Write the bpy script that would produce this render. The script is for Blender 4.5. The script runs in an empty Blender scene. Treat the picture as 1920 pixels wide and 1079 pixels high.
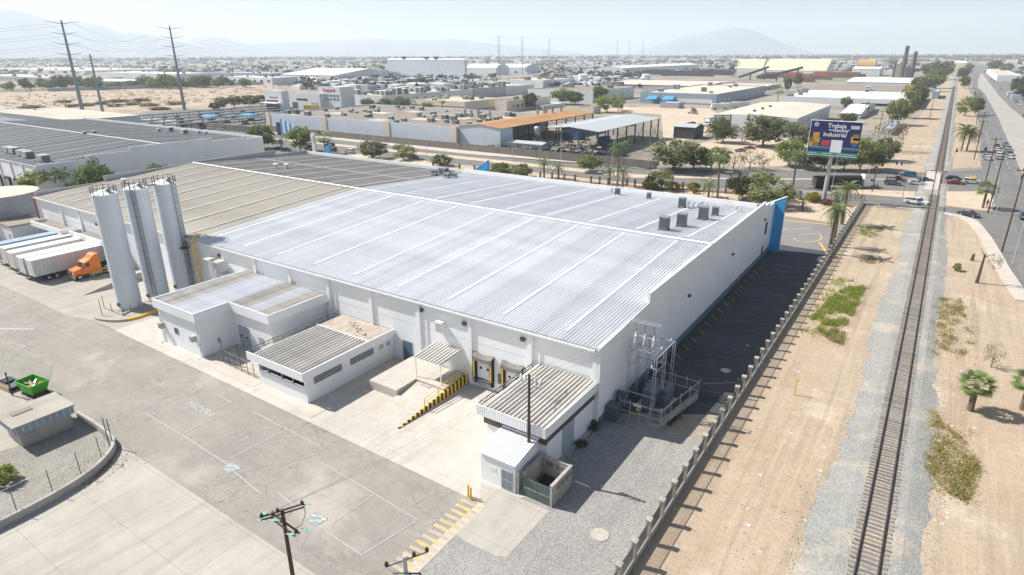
import bpy, math, random
from mathutils import Vector, Matrix
R = math.radians
rnd = random.Random(7)
S = bpy.context.scene
COL = S.collection

# ---------------------------------------------------------------- camera
F_PX, CX, CY, CAM_H = 1170.0, 960.0, 539.5, 37.0
PITCH, ROLL, YAW = R(20.55), R(-0.22), R(-34.0)
_f = Vector((math.sin(YAW)*math.cos(PITCH), math.cos(YAW)*math.cos(PITCH), -math.sin(PITCH)))
_r0 = Vector((math.cos(YAW), -math.sin(YAW), 0)); _u0 = _r0.cross(_f)
_r = _r0*math.cos(ROLL) + _u0*math.sin(ROLL); _u = -_r0*math.sin(ROLL) + _u0*math.cos(ROLL)
cam_d = bpy.data.cameras.new('camera'); cam = bpy.data.objects.new('camera', cam_d); COL.objects.link(cam)
cam_d.sensor_fit = 'HORIZONTAL'; cam_d.sensor_width = 36.0; cam_d.lens = F_PX/1920*36
cam_d.clip_start = .5; cam_d.clip_end = 60000
cam.matrix_world = Matrix(((_r.x, _u.x, -_f.x, 0), (_r.y, _u.y, -_f.y, 0), (_r.z, _u.z, -_f.z, CAM_H), (0, 0, 0, 1)))
S.camera = cam

# ---------------------------------------------------------------- sky, sun, exposure
SUN_EL, SUN_AZ = R(46.5), R(14)           # shadows fall along +x, a little towards +y
w = bpy.data.worlds.new('World'); S.world = w; w.use_nodes = True
nt = w.node_tree; bg = nt.nodes['Background']
sky = nt.nodes.new('ShaderNodeTexSky'); sky.sky_type = 'NISHITA'; sky.sun_disc = False
sky.sun_elevation = SUN_EL
to_sun = Vector((-math.cos(SUN_AZ)*math.cos(SUN_EL), -math.sin(SUN_AZ)*math.cos(SUN_EL), math.sin(SUN_EL)))
sky.sun_rotation = math.atan2(to_sun.x, to_sun.y)
sky.air_density = 1.0; sky.dust_density = 1.1; sky.ozone_density = 1.5
nt.links.new(sky.outputs[0], bg.inputs[0]); bg.inputs[1].default_value = 0.074
sl = bpy.data.lights.new('sun', 'SUN'); sl.energy = 5.0; sl.angle = R(.53); sl.color = (1, .965, .905)
so = bpy.data.objects.new('sun', sl); COL.objects.link(so)
so.rotation_euler = to_sun.to_track_quat('Z', 'Y').to_euler(); so.location = (-60, -20, 90)
S.view_settings.view_transform = 'Standard'; S.view_settings.look = 'None'
S.view_settings.gamma = 1.0; S.view_settings.exposure = 0.6; S.view_settings.use_curve_mapping = False
S.cycles.max_bounces = 6; S.cycles.diffuse_bounces = 3; S.cycles.glossy_bounces = 2
S.cycles.transmission_bounces = 3; S.cycles.volume_bounces = 3; S.cycles.transparent_max_bounces = 6
S.cycles.use_denoising = True; S.cycles.caustics_reflective = False; S.cycles.caustics_refractive = False

# ---------------------------------------------------------------- pixel -> place helpers
def ray(px, py):
    return _r*((px-CX)/F_PX) - _u*((py-CY)/F_PX) + _f
def at(px, py, z=0.0):
    d = ray(px, py); t = (z-CAM_H)/d.z
    return Vector((d.x*t, d.y*t, z))
def pxm(p):                                # photo pixels per metre at a place
    return F_PX/(Vector(p)-Vector((0, 0, CAM_H))).dot(_f)
def PX(s, z=0):
    v = [float(q) for q in s.replace(',', ' ').split()]
    return [(at(v[i], v[i+1], z).x, at(v[i], v[i+1], z).y) for i in range(0, len(v), 2)]

# ---------------------------------------------------------------- mesh builder
class MB:
    def __init__(s): s.v = []; s.f = []
    def add(s, vs, fs):
        o = len(s.v); s.v += [tuple(p) for p in vs]; s.f += [tuple(o+i for i in f) for f in fs]; return s
    def box(s, x0, x1, y0, y1, z0, z1):
        return s.add([(x0,y0,z0),(x1,y0,z0),(x1,y1,z0),(x0,y1,z0),(x0,y0,z1),(x1,y0,z1),(x1,y1,z1),(x0,y1,z1)],
                     [(0,3,2,1),(4,5,6,7),(0,1,5,4),(1,2,6,5),(2,3,7,6),(3,0,4,7)])
    def prism(s, pts, z0, z1, bot=True):
        n = len(pts); a = sum(pts[i][0]*pts[(i+1) % n][1]-pts[(i+1) % n][0]*pts[i][1] for i in range(n))
        if a < 0: pts = pts[::-1]
        zt = z1 if isinstance(z1, (list, tuple)) else [z1]*n
        if a < 0 and isinstance(z1, (list, tuple)): zt = zt[::-1]
        vs = [(p[0], p[1], z0) for p in pts]+[(p[0], p[1], zt[i]) for i, p in enumerate(pts)]
        fs = [tuple(range(n, 2*n))]+[(i, (i+1) % n, n+(i+1) % n, n+i) for i in range(n)]
        if bot: fs.append(tuple(range(n-1, -1, -1)))
        return s.add(vs, fs)
    def xz(s, pts, y0, y1):                # outline in the x-z plane, thick along y
        n = len(pts); vs = [(p[0], y0, p[1]) for p in pts]+[(p[0], y1, p[1]) for p in pts]
        return s.add(vs, [tuple(range(n)), tuple(range(2*n-1, n-1, -1))]+[(i, n+i, n+(i+1) % n, (i+1) % n) for i in range(n)])
    def yz(s, pts, x0, x1):                # outline in the y-z plane, thick along x
        n = len(pts); vs = [(x0, p[0], p[1]) for p in pts]+[(x1, p[0], p[1]) for p in pts]
        return s.add(vs, [tuple(range(n-1, -1, -1)), tuple(range(n, 2*n))]+[(i, (i+1) % n, n+(i+1) % n, n+i) for i in range(n)])
    def cyl(s, p0, p1, r0, r1=None, n=8, caps=True):
        p0 = Vector(p0); p1 = Vector(p1); r1 = r0 if r1 is None else r1
        d = (p1-p0).normalized(); a = d.orthogonal().normalized(); b = d.cross(a)
        vs = []
        for p, r in ((p0, r0), (p1, r1)):
            for i in range(n):
                t = 2*math.pi*i/n; vs.append(p+a*(r*math.cos(t))+b*(r*math.sin(t)))
        fs = [(i, (i+1) % n, n+(i+1) % n, n+i) for i in range(n)]
        if caps: fs += [tuple(range(n-1, -1, -1)), tuple(range(n, 2*n))]
        return s.add(vs, fs)
    def tube(s, pts, r, n=5):
        for a, b in zip(pts[:-1], pts[1:]): s.cyl(a, b, r, r, n)
        return s
    def lathe(s, prof, n=24, c=(0, 0)):
        vs = []; m = len(prof)
        for r, z in prof:
            for i in range(n):
                t = 2*math.pi*i/n; vs.append((c[0]+r*math.cos(t), c[1]+r*math.sin(t), z))
        fs = [(k*n+i, k*n+(i+1) % n, (k+1)*n+(i+1) % n, (k+1)*n+i) for k in range(m-1) for i in range(n)]
        fs += [tuple(range(n-1, -1, -1)), tuple(range((m-1)*n, m*n))]
        return s.add(vs, fs)
    def quad(s, a, b, c, d): return s.add([a, b, c, d], [(0, 1, 2, 3)])
    def mesh(s, name, smooth=False):
        me = bpy.data.meshes.new(name); me.from_pydata(s.v, [], s.f); me.update()
        if smooth:
            me.polygons.foreach_set('use_smooth', [True]*len(me.polygons))
            try: me.set_sharp_from_angle(angle=R(40))
            except Exception: pass
        return me

def obj(name, mesh, mat=None, parent=None, loc=None, world=True, smooth=False):
    if isinstance(mesh, MB): mesh = mesh.mesh(name, smooth)
    o = bpy.data.objects.new(name, mesh); COL.objects.link(o)
    if mat is not None and not mesh.materials: mesh.materials.append(MAT[mat] if isinstance(mat, str) else mat)
    if parent is not None:
        o.parent = parent
        if loc is None and parent.get('_w'):
            b = parent
            while b.parent is not None: b = b.parent
            if parent.parent is None: o.location = -parent.location
    if loc is not None: o.location = loc
    return o
def tag(o, label=None, cat=None, group=None, kind=None):
    if label: o['label'] = label
    if cat: o['category'] = cat
    if group: o['group'] = group
    if kind: o['kind'] = kind
    return o
def thing(name, label, cat, loc=(0, 0, 0), rz=0, group=None, world=False):
    o = bpy.data.objects.new(name, None); COL.objects.link(o); o.empty_display_size = .3
    o.location = loc; o.rotation_euler = (0, 0, rz)
    if world: o['_w'] = 1                 # parts are modelled in world coordinates
    return tag(o, label, cat, group)
def copy_tree(o, parent=None):
    c = o.copy(); COL.objects.link(c); c.parent = parent
    for ch in o.children: copy_tree(ch, c)
    return c
def sheet(name, pts, z, mat, kind='structure', label=None, cat=None):
    m = MB().prism(pts, z-.25, z, False); o = obj(name, m, mat)
    tag(o, label, cat, None, kind); return o
def strip(pts, wid, z0, z1, closed=False):  # a kerb or band of constant width along a path
    m = MB(); n = len(pts)
    L = []
    for i, p in enumerate(pts):
        a = Vector(pts[max(i-1, 0)]); b = Vector(pts[min(i+1, n-1)]); d = (b-a).normalized(); q = Vector((-d.y, d.x))*wid/2
        L.append((Vector(p)+q, Vector(p)-q))
    for (a, b), (c, d) in zip(L[:-1], L[1:]):
        vs = [(a.x,a.y,z0),(b.x,b.y,z0),(d.x,d.y,z0),(c.x,c.y,z0),(a.x,a.y,z1),(b.x,b.y,z1),(d.x,d.y,z1),(c.x,c.y,z1)]
        m.add(vs, [(0,3,2,1),(4,5,6,7),(0,1,5,4),(1,2,6,5),(2,3,7,6),(3,0,4,7)])
    return m
def smooth_path(pts, k=6):
    out = []; n = len(pts)
    for i in range(n-1):
        p0, p1, p2, p3 = (Vector(pts[j]) for j in (max(i-1, 0), i, i+1, min(i+2, n-1)))
        for t in range(k):
            t /= k
            out.append(tuple(.5*(2*p1+(p2-p0)*t+(2*p0-5*p1+4*p2-p3)*t*t+(3*p1-p0-3*p2+p3)*t**3)))
    return out+[tuple(pts[-1])]

# ---------------------------------------------------------------- materials
MAT = {}
def node(nt, t, **k):
    n = nt.nodes.new(t)
    for a, b in k.items():
        if a.startswith('i_'):
            key = a[2:].replace('_', ' '); n.inputs[int(key) if key.isdigit() else key].default_value = b
        else: setattr(n, a, b)
    return n
def base_mat(name):
    m = bpy.data.materials.new(name); m.use_nodes = True; MAT[name] = m
    return m, m.node_tree, m.node_tree.nodes['Principled BSDF']
def c4(c): return (c[0], c[1], c[2], 1)
def mulc(c, k): return tuple(min(1, x*k) for x in c)
def mix(nt, fac, a, b, mode='MIX'):
    n = node(nt, 'ShaderNodeMix', data_type='RGBA', blend_type=mode)
    for s, v in ((0, fac), (6, a), (7, b)):
        if isinstance(v, bpy.types.NodeSocket): nt.links.new(v, n.inputs[s])
        elif s == 0: n.inputs[0].default_value = v
        else: n.inputs[s].default_value = c4(v)
    return n.outputs[2]
def noise(nt, co, scale, detail=4, rough=.55, dist=0):
    n = node(nt, 'ShaderNodeTexNoise', i_Scale=scale, i_Detail=detail, i_Roughness=rough, i_Distortion=dist)
    nt.links.new(co, n.inputs['Vector']); return n.outputs[0]
def ramp(nt, fac, a, b):
    n = node(nt, 'ShaderNodeMapRange', clamp=True); n.inputs[1].default_value = a; n.inputs[2].default_value = b
    nt.links.new(fac, n.inputs[0]); return n.outputs[0]
def scaled(nt, co, s, rot=0):
    n = node(nt, 'ShaderNodeMapping'); n.inputs['Scale'].default_value = s; n.inputs['Rotation'].default_value = (0, 0, rot)
    nt.links.new(co, n.inputs[0]); return n.outputs[0]
def math_n(nt, op, a, b=None):
    n = node(nt, 'ShaderNodeMath', operation=op)
    for i, v in enumerate((a, b)):
        if v is None: continue
        if isinstance(v, bpy.types.NodeSocket): nt.links.new(v, n.inputs[i])
        else: n.inputs[i].default_value = v
    return n.outputs[0]
def bump(nt, bs, h, strength, dist=.02):
    n = node(nt, 'ShaderNodeBump', i_Strength=strength, i_Distance=dist); nt.links.new(h, n.inputs['Height']); nt.links.new(n.outputs[0], bs.inputs['Normal'])

def M(name, col, rough=.8, metal=0, var=.1, sc=.6, rand=0, bmp=0, bsc=20, spec=.3, streak=0, stain=None, along=0):
    """plain surface: two scales of noise, optional vertical streaks, stains and per-object variation"""
    m, nt, bs = base_mat(name)
    co = node(nt, 'ShaderNodeTexCoord').outputs['Object']
    f = ramp(nt, noise(nt, co, sc, 5), .3, .7)
    c = mix(nt, f, mulc(col, 1-var), mulc(col, 1+var))
    f2 = ramp(nt, noise(nt, co, sc*9, 3), .35, .65)
    c = mix(nt, math_n(nt, 'MULTIPLY', f2, var*.8), c, mulc(col, .7))
    if streak:
        f3 = ramp(nt, noise(nt, scaled(nt, co, (3, 3, .12)), 1.3, 4), .55, .8)
        c = mix(nt, math_n(nt, 'MULTIPLY', f3, streak), c, mulc(col, .55))
    if along:
        f5 = ramp(nt, noise(nt, scaled(nt, co, (1.6, .05, .3)), 1.0, 5, .65), .45, .75)
        c = mix(nt, math_n(nt, 'MULTIPLY', f5, along), c, mulc(col, .6))
        f6 = ramp(nt, noise(nt, co, .5, 6, .7), .56, .7)
        c = mix(nt, math_n(nt, 'MULTIPLY', f6, along*.8), c, mulc(col, .72))
    if stain:
        f4 = ramp(nt, noise(nt, co, stain[1], 6, .65), stain[2], stain[2]+.12)
        c = mix(nt, f4, c, stain[0])
    if rand:
        oi = node(nt, 'ShaderNodeObjectInfo')
        g = node(nt, 'ShaderNodeMapRange'); g.inputs[3].default_value = 1-rand; g.inputs[4].default_value = 1+rand
        nt.links.new(oi.outputs['Random'], g.inputs[0])
        cm = node(nt, 'ShaderNodeCombineColor'); [nt.links.new(g.outputs[0], cm.inputs[i]) for i in range(3)]
        c = mix(nt, 1.0, c, cm.outputs[0], 'MULTIPLY')
    nt.links.new(c, bs.inputs['Base Color'])
    bs.inputs['Roughness'].default_value = rough; bs.inputs['Metallic'].default_value = metal
    bs.inputs['Specular IOR Level'].default_value = spec
    if bmp: bump(nt, bs, noise(nt, co, bsc, 4), bmp)
    return m

WHITE = (.78, .79, .80)
M('white_wall', (.80, .805, .81), .75, var=.035, sc=.3, streak=.17)
M('white_trim', (.80, .80, .79), .7, var=.04, sc=.8, streak=.06)
M('plinth_grey', (.16, .19, .24), .8, var=.1, sc=.7)
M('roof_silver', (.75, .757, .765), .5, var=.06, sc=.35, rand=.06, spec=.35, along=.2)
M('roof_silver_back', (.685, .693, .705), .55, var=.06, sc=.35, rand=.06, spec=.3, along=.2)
M('skylight', (.74, .745, .74), .45, var=.10, sc=.5, spec=.4, stain=((.62, .62, .60), .35, .55))
M('skylight_old', (.47, .44, .40), .5, var=.08, sc=.9)
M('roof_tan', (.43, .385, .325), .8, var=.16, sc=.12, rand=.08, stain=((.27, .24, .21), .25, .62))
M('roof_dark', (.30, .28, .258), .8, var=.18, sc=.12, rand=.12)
M('roof_slate', (.095, .108, .12), .75, var=.15, sc=.15, rand=.1)
M('roof_cream', (.60, .565, .51), .6, var=.12, sc=.9, rand=.16, stain=((.36, .24, .14), 1.1, .66))
M('roof_white_rib', (.74, .745, .76), .5, var=.06, sc=.9, rand=.05)
M('tile_tan', (.47, .40, .33), .9, var=.2, sc=1.2, stain=((.33, .28, .23), .9, .6))
M('silo_white', (.60, .64, .68), .45, var=.06, sc=.25, streak=.22, spec=.4)
M('silo_top', (.82, .82, .80), .5, var=.06, sc=.8)
M('steel_dark', (.11, .12, .13), .6, .3, var=.2, sc=2)
M('steel_grey', (.33, .35, .37), .5, .5, var=.12, sc=2)
M('galv', (.52, .54, .56), .45, .5, var=.12, sc=2)
M('yellow', (.75, .47, .03), .55, var=.12, sc=2, stain=((.5, .4, .22), 3, .7))
M('yellow_faded', (.58, .43, .19), .8, var=.25, sc=1.2, stain=((.40, .365, .315), 1.6, .46))
M('stop_paint', (.40, .21, .06), .8, var=.2, sc=2)
M('orange', (.78, .19, .012), .35, var=.05, sc=2, spec=.5)
M('black', (.022, .023, .025), .6, var=.2, sc=3)
M('rubber', (.03, .03, .032), .85, var=.2, sc=6)
M('dark_gap', (.03, .032, .037), .8, var=.1)
M('glass_dark', (.035, .045, .055), .12, var=.1, spec=.6)
M('glass_blue', (.16, .21, .26), .2, var=.15, sc=.3, spec=.6)
M('blue_fin', (.05, .32, .62), .55, var=.05, sc=.5, streak=.05)
M('door_grey', (.36, .40, .45), .6, var=.06, sc=1)
M('door_blue', (.10, .15, .20), .6, var=.08, sc=1)
M('seal_grey', (.22, .20, .18), .85, var=.25, sc=2)
M('wood_pole', (.105, .065, .045), .85, var=.25, sc=1.5, streak=.3)
M('concrete_post', (.40, .37, .32), .85, var=.15, sc=1.2, rand=.12, streak=.15)
M('block_wall', (.42, .38, .33), .9, var=.15, sc=.8, streak=.12)
M('block_dark', (.21, .185, .165), .9, var=.18, sc=.3, streak=.15)
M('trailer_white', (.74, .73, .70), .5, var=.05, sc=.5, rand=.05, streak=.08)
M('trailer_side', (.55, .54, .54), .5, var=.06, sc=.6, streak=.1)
M('trailer_cream', (.70, .65, .57), .5, var=.05, sc=.5)
M('trailer_blue', (.32, .40, .47), .5, var=.08, sc=.5)
M('chrome', (.6, .6, .6), .25, .9, var=.05)
M('green_bin', (.06, .38, .02), .55, var=.15, sc=2, streak=.12)
M('wood_scrap', (.50, .33, .17), .85, var=.25, sc=3)
M('insul_green', (.25, .62, .50), .25, var=.1, sc=8, spec=.6)
M('insul_dark', (.04, .032, .03), .35, var=.1, spec=.5)
M('insul_white', (.62, .63, .62), .3, var=.05, spec=.5)
M('transformer', (.17, .19, .21), .55, var=.1, sc=1.5)
M('cabinet_green', (.09, .125, .12), .6, var=.1, sc=1.5)
M('rail_steel', (.10, .085, .08), .5, .4, var=.2, sc=2)
M('sleeper', (.225, .185, .15), .9, var=.3, sc=1.5, rand=.25, streak=.1)
M('kerb', (.41, .38, .34), .85, var=.15, sc=.9)
M('paint_white', (.52, .50, .47), .7, var=.12, sc=1.5, stain=((.34, .32, .29), 2.5, .53))
M('paint_faint', (.42, .395, .36), .8, var=.1, sc=1.5, stain=((.335, .315, .29), 3, .5))
M('paint_teal', (.29, .33, .305), .8, var=.15, sc=2, stain=((.335, .315, .29), 3, .6))
M('line_worn', (.22, .22, .22), .8, var=.1, sc=1.5, stain=((.09, .09, .095), 2, .5))
M('manhole', (.47, .42, .36), .85, var=.15, sc=3)
M('red_paint', (.5, .03, .03), .6, var=.1)
M('rust_roof', (.42, .23, .10), .85, var=.18, sc=.12, stain=((.30, .15, .07), .2, .58))
M('canopy_grey', (.42, .45, .46), .6, var=.05, sc=.2)
M('wall_paleblue', (.56, .61, .66), .7, var=.05, sc=.15, streak=.10)
M('wall_pale', (.66, .67, .68), .75, var=.06, sc=.15, streak=.1)
M('wall_cream', (.66, .58, .47), .8, var=.05, sc=.2, streak=.08)
M('wall_grey', (.40, .42, .44), .8, var=.08, sc=.15, streak=.12)
M('wall_steel', (.30, .35, .40), .65, var=.08, sc=.2, streak=.15)
M('wall_olive', (.40, .41, .36), .8, var=.08, sc=.15)
M('red_band', (.30, .10, .075), .8, var=.1)
M('roof_flat_tan', (.52, .46, .38), .9, var=.14, sc=.08, stain=((.38, .30, .24), .12, .6))
M('roof_flat_white', (.74, .73, .70), .8, var=.08, sc=.1)
M('roof_flat_peach', (.62, .52, .43), .85, var=.1, sc=.1, stain=((.70, .62, .52), .2, .6))
M('roof_brown', (.26, .215, .18), .85, var=.15, sc=.1, stain=((.36, .30, .25), .15, .6))
M('roof_yellow', (.70, .60, .38), .6, var=.08, sc=.05, rand=.05)
M('roof_ochre', (.48, .30, .11), .6, var=.08, sc=.05)
M('roof_red', (.36, .11, .07), .85, var=.15, sc=.1)
M('tarp_blue', (.07, .33, .62), .5, var=.1)
M('rust_pile', (.17, .10, .065), .9, var=.35, sc=.3)
M('dark_machine', (.05, .052, .055), .7, var=.3, sc=.5)
M('blue_machine', (.035, .12, .25), .6, var=.2, sc=.5)
M('ac_unit', (.50, .50, .48), .6, var=.1, sc=.8, rand=.15)
M('ac_dark', (.16, .17, .17), .6, var=.15, sc=.8, rand=.2)
M('ac_teal', (.28, .50, .44), .6, var=.1, sc=.8, rand=.1)
M('ac_green', (.42, .45, .40), .6, var=.1, sc=.8, rand=.1)
M('brick_tower', (.38, .33, .26), .85, var=.12, sc=.08)
M('stack_dark', (.10, .085, .08), .8, var=.2, sc=.1)
M('pylon', (.25, .285, .315), .55, .3, var=.06, sc=.2)
M('lamp_grey', (.48, .50, .51), .5, .3, var=.06)
M('skin', (.35, .2, .13), .6); M('cloth_dark', (.03, .032, .045), .85); M('cloth_blue', (.05, .07, .13), .85)
M('stem_brown', (.125, .09, .065), .9, var=.25, sc=3)
M('palm_trunk', (.20, .155, .115), .95, var=.3, sc=2.5)
M('litter', (.7, .69, .66), .7, var=.1, rand=.2)
for nm, c in dict(car_white=(.75, .76, .77), car_black=(.018, .02, .024), car_silver=(.36, .38, .40), car_grey=(.13, .145, .16),
                  car_red=(.30, .015, .02), car_blue=(.03, .15, .28), car_navy=(.02, .028, .07), car_beige=(.45, .38, .28)).items():
    m = M(nm, c, .25, var=.02, spec=.6); m.node_tree.nodes['Principled BSDF'].inputs['Coat Weight'].default_value = .6
M('lens_red', (.4, .02, .015), .25, spec=.6); M('lens_clear', (.7, .72, .72), .15, spec=.7)

def ground_mat(name, col, col2, grit=0, gritscale=30, big=.05, cracks=0, streakdir=None, streak=.3, spots=None, joints=None, rough=.92, bmp=.3, patch=None, clod=0):
    m, nt, bs = base_mat(name)
    co = node(nt, 'ShaderNodeTexCoord').outputs['Object']
    c = mix(nt, ramp(nt, noise(nt, co, big, 6, .6), .35, .65), col, col2)
    c = mix(nt, math_n(nt, 'MULTIPLY', ramp(nt, noise(nt, co, .7, 6, .62), .42, .72), .45), c, mulc(col2, .82))
    c = mix(nt, math_n(nt, 'MULTIPLY', ramp(nt, noise(nt, co, .22, 5, .6, .4), .5, .7), .4), c, mulc(col, 1.18))
    if patch:
        c = mix(nt, ramp(nt, noise(nt, co, patch[1], 5, .6, .3), patch[2], patch[2]+.1), c, patch[0])
    if clod:
        c = mix(nt, math_n(nt, 'MULTIPLY', ramp(nt, noise(nt, co, 2.2, 8, .75), .47, .68), clod), c, mulc(col2, .66))
        c = mix(nt, math_n(nt, 'MULTIPLY', ramp(nt, noise(nt, co, 3.4, 8, .75), .5, .7), clod), c, mulc(col, 1.22))
    if streakdir:
        f = ramp(nt, noise(nt, scaled(nt, co, streakdir), 1, 4, .6, .3), .5, .72)
        c = mix(nt, math_n(nt, 'MULTIPLY', f, streak), c, mulc(col2, .72))
        f = ramp(nt, noise(nt, scaled(nt, co, tuple(s*1.7 for s in streakdir)), 1.3, 3, .6, .3), .55, .75)
        c = mix(nt, math_n(nt, 'MULTIPLY', f, streak*.7), c, mulc(col, 1.2))
    h = noise(nt, co, 14, 4)
    if grit:
        v = node(nt, 'ShaderNodeTexVoronoi', i_Scale=gritscale, feature='F1'); nt.links.new(co, v.inputs['Vector'])
        sep = node(nt, 'ShaderNodeSeparateColor'); nt.links.new(v.outputs['Color'], sep.inputs[0])
        c = mix(nt, math_n(nt, 'MULTIPLY', ramp(nt, sep.outputs[0], .55, 1), grit), c, mulc(col2, .5))
        c = mix(nt, math_n(nt, 'MULTIPLY', ramp(nt, sep.outputs[1], .6, 1), grit), c, mulc(col, 1.5))
        h = v.outputs['Distance']
    if cracks:
        dn = node(nt, 'ShaderNodeTexNoise', i_Scale=.8, i_Detail=5); nt.links.new(co, dn.inputs['Vector'])
        va = node(nt, 'ShaderNodeVectorMath', operation='MULTIPLY_ADD'); va.inputs[1].default_value = (1.6, 1.6, 1.6)
        nt.links.new(dn.outputs['Color'], va.inputs[0]); nt.links.new(co, va.inputs[2])
        for s, wd, am in ((.32, .012, 1), (1.3, .035, .7)):
            v = node(nt, 'ShaderNodeTexVoronoi', feature='DISTANCE_TO_EDGE', i_Scale=s); nt.links.new(va.outputs[0], v.inputs['Vector'])
            line = ramp(nt, v.outputs['Distance'], wd, 0)
            msk = ramp(nt, noise(nt, co, .09, 3), .42, .58)
            c = mix(nt, math_n(nt, 'MULTIPLY', math_n(nt, 'MULTIPLY', line, msk), cracks*am), c, mulc(col2, .42))
    if spots:
        f = ramp(nt, noise(nt, co, spots[1], 3, .5), spots[2], spots[2]+.05)
        c = mix(nt, f, c, spots[0])
    if joints:
        w_ = None
        for ax, step in enumerate(joints):
            if not step: continue
            sp = node(nt, 'ShaderNodeSeparateXYZ'); nt.links.new(co, sp.inputs[0])
            a = math_n(nt, 'ABSOLUTE', math_n(nt, 'SUBTRACT', math_n(nt, 'FRACT', math_n(nt, 'DIVIDE', math_n(nt, 'ADD', sp.outputs[ax], 1000.0), step)), .5))
            l = ramp(nt, a, .05/step, 0)
            w_ = l if w_ is None else math_n(nt, 'MAXIMUM', w_, l)
        c = mix(nt, math_n(nt, 'MULTIPLY', w_, .5), c, mulc(col2, .5))
    nt.links.new(c, bs.inputs['Base Color']); bs.inputs['Roughness'].default_value = rough; bs.inputs['Specular IOR Level'].default_value = .2
    if bmp: bump(nt, bs, h, bmp, .03)
    return m
ground_mat('g_earth', (.36, .30, .235), (.28, .245, .20), .15, 3, .02, patch=((.19, .175, .15), .012, .48), bmp=.2)
ground_mat('g_sand', (.455, .365, .27), (.40, .30, .208), .18, 9, .07, streakdir=(.9, .03, 1), streak=.75, spots=((.33, .24, .165), 1.9, .68), patch=((.54, .45, .35), .10, .56), clod=.55)
ground_mat('g_sand_pale', (.56, .46, .35), (.50, .39, .28), .10, 6, .05, streakdir=(.4, .05, 1), streak=.3)
ground_mat('g_asphalt_yard', (.345, .315, .277), (.285, .26, .23), .14, 22, .08, cracks=.85, streakdir=(.04, .55, 1), streak=.3, clod=.22, patch=((.43, .395, .345), .06, .57), spots=((.12, .115, .11), .9, .76))
ground_mat('g_asphalt_side', (.085, .087, .093), (.062, .064, .071), .15, 22, .09, streakdir=(.25, .5, 1), streak=.35)
ground_mat('g_asphalt_lot', (.27, .25, .235), (.23, .215, .20), .12, 22, .09, cracks=.6)
ground_mat('g_road', (.20, .19, .18), (.165, .158, .15), .1, 16, .05, streakdir=(.05, .5, 1), streak=.3)
ground_mat('g_avenue', (.21, .20, .19), (.165, .16, .152), .1, 16, .05, streakdir=(.45, .02, 1), streak=.6)
ground_mat('g_concrete', (.565, .525, .465), (.475, .435, .38), .06, 24, .09, clod=.28, streakdir=(.8, .09, 1), streak=.35, joints=(6.0, 6.5), spots=((.27, .24, .21), .8, .77))
ground_mat('g_concrete_drive', (.46, .425, .37), (.40, .37, .32), .06, 24, .1, streakdir=(.7, .06, 1), streak=.45, clod=.2, joints=(4.6, 5.2), spots=((.2, .19, .17), .55, .78))
ground_mat('g_apron_old', (.43, .395, .345), (.36, .33, .285), .06, 24, .09, streakdir=(.8, .09, 1), streak=.45, joints=(6.0, 6.5), spots=((.2, .18, .16), .8, .74))
ground_mat('g_field', (.47, .375, .28), (.38, .295, .215), .12, 2, .03, streakdir=(.035, .012, 1), streak=.6, patch=((.25, .205, .15), .045, .53))
ground_mat('g_island', (.40, .37, .325), (.35, .32, .28), .1, 6, .06, streakdir=(.3, .02, 1), streak=.4)
ground_mat('g_pavement', (.55, .49, .42), (.49, .43, .365), .05, 20, .1, joints=(2.5, 2.5))
ground_mat('g_gravel', (.335, .32, .295), (.28, .265, .242), .55, 11, .08, streakdir=(.75, .05, 1), streak=.45, bmp=.9)
ground_mat('g_gravel_island', (.31, .285, .25), (.26, .24, .21), .55, 10, .12, bmp=.9, patch=((.16, .15, .12), .3, .66))
ground_mat('g_ballast', (.33, .32, .29), (.28, .275, .25), .5, 9, .1, bmp=1.0, patch=((.43, .38, .31), .16, .54))
ground_mat('g_dirt_lot', (.56, .455, .345), (.50, .39, .29), .1, 4, .04, streakdir=(.12, .06, 1), streak=.35)
ground_mat('g_lawn', (.10, .17, .03), (.16, .19, .05), .4, 9, .2)

def leaf_mat(name, a, b, trans=.35, rand=.2):
    m, nt, bs = base_mat(name)
    oi = node(nt, 'ShaderNodeObjectInfo'); co = node(nt, 'ShaderNodeTexCoord').outputs['Object']
    f = ramp(nt, noise(nt, co, .9, 4, .7), .3, .7)
    c = mix(nt, f, a, b)
    g = node(nt, 'ShaderNodeMapRange'); g.inputs[3].default_value = 1-rand; g.inputs[4].default_value = 1+rand
    nt.links.new(oi.outputs['Random'], g.inputs[0])
    cm = node(nt, 'ShaderNodeCombineColor'); [nt.links.new(g.outputs[0], cm.inputs[i]) for i in range(3)]
    c = mix(nt, 1.0, c, cm.outputs[0], 'MULTIPLY')
    nt.links.new(c, bs.inputs['Base Color']); bs.inputs['Roughness'].default_value = .7; bs.inputs['Specular IOR Level'].default_value = .2
    tr = node(nt, 'ShaderNodeBsdfTranslucent'); nt.links.new(c, tr.inputs[0])
    ms = node(nt, 'ShaderNodeMixShader'); ms.inputs[0].default_value = trans
    nt.links.new(bs.outputs[0], ms.inputs[1]); nt.links.new(tr.outputs[0], ms.inputs[2])
    nt.links.new(ms.outputs[0], nt.nodes['Material Output'].inputs[0])
leaf_mat('leaf_olive', (0.165, 0.204, 0.068), (0.290, 0.320, 0.106))
leaf_mat('leaf_dark', (.085, .102, .052), (.150, .162, .080))
leaf_mat('leaf_mid', (.150, .165, .080), (.260, .262, .130))
leaf_mat('leaf_bright', (.115, .165, .060), (.200, .250, .090))
leaf_mat('leaf_yellow', (0.352, 0.286, 0.022), (0.242, 0.264, 0.033))
leaf_mat('leaf_grey', (0.253, 0.261, 0.145), (0.388, 0.369, 0.214))
leaf_mat('leaf_dry', (0.242, 0.176, 0.110), (0.176, 0.127, 0.077))
leaf_mat('leaf_pink', (0.396, 0.066, 0.088), (0.154, 0.143, 0.055))
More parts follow.
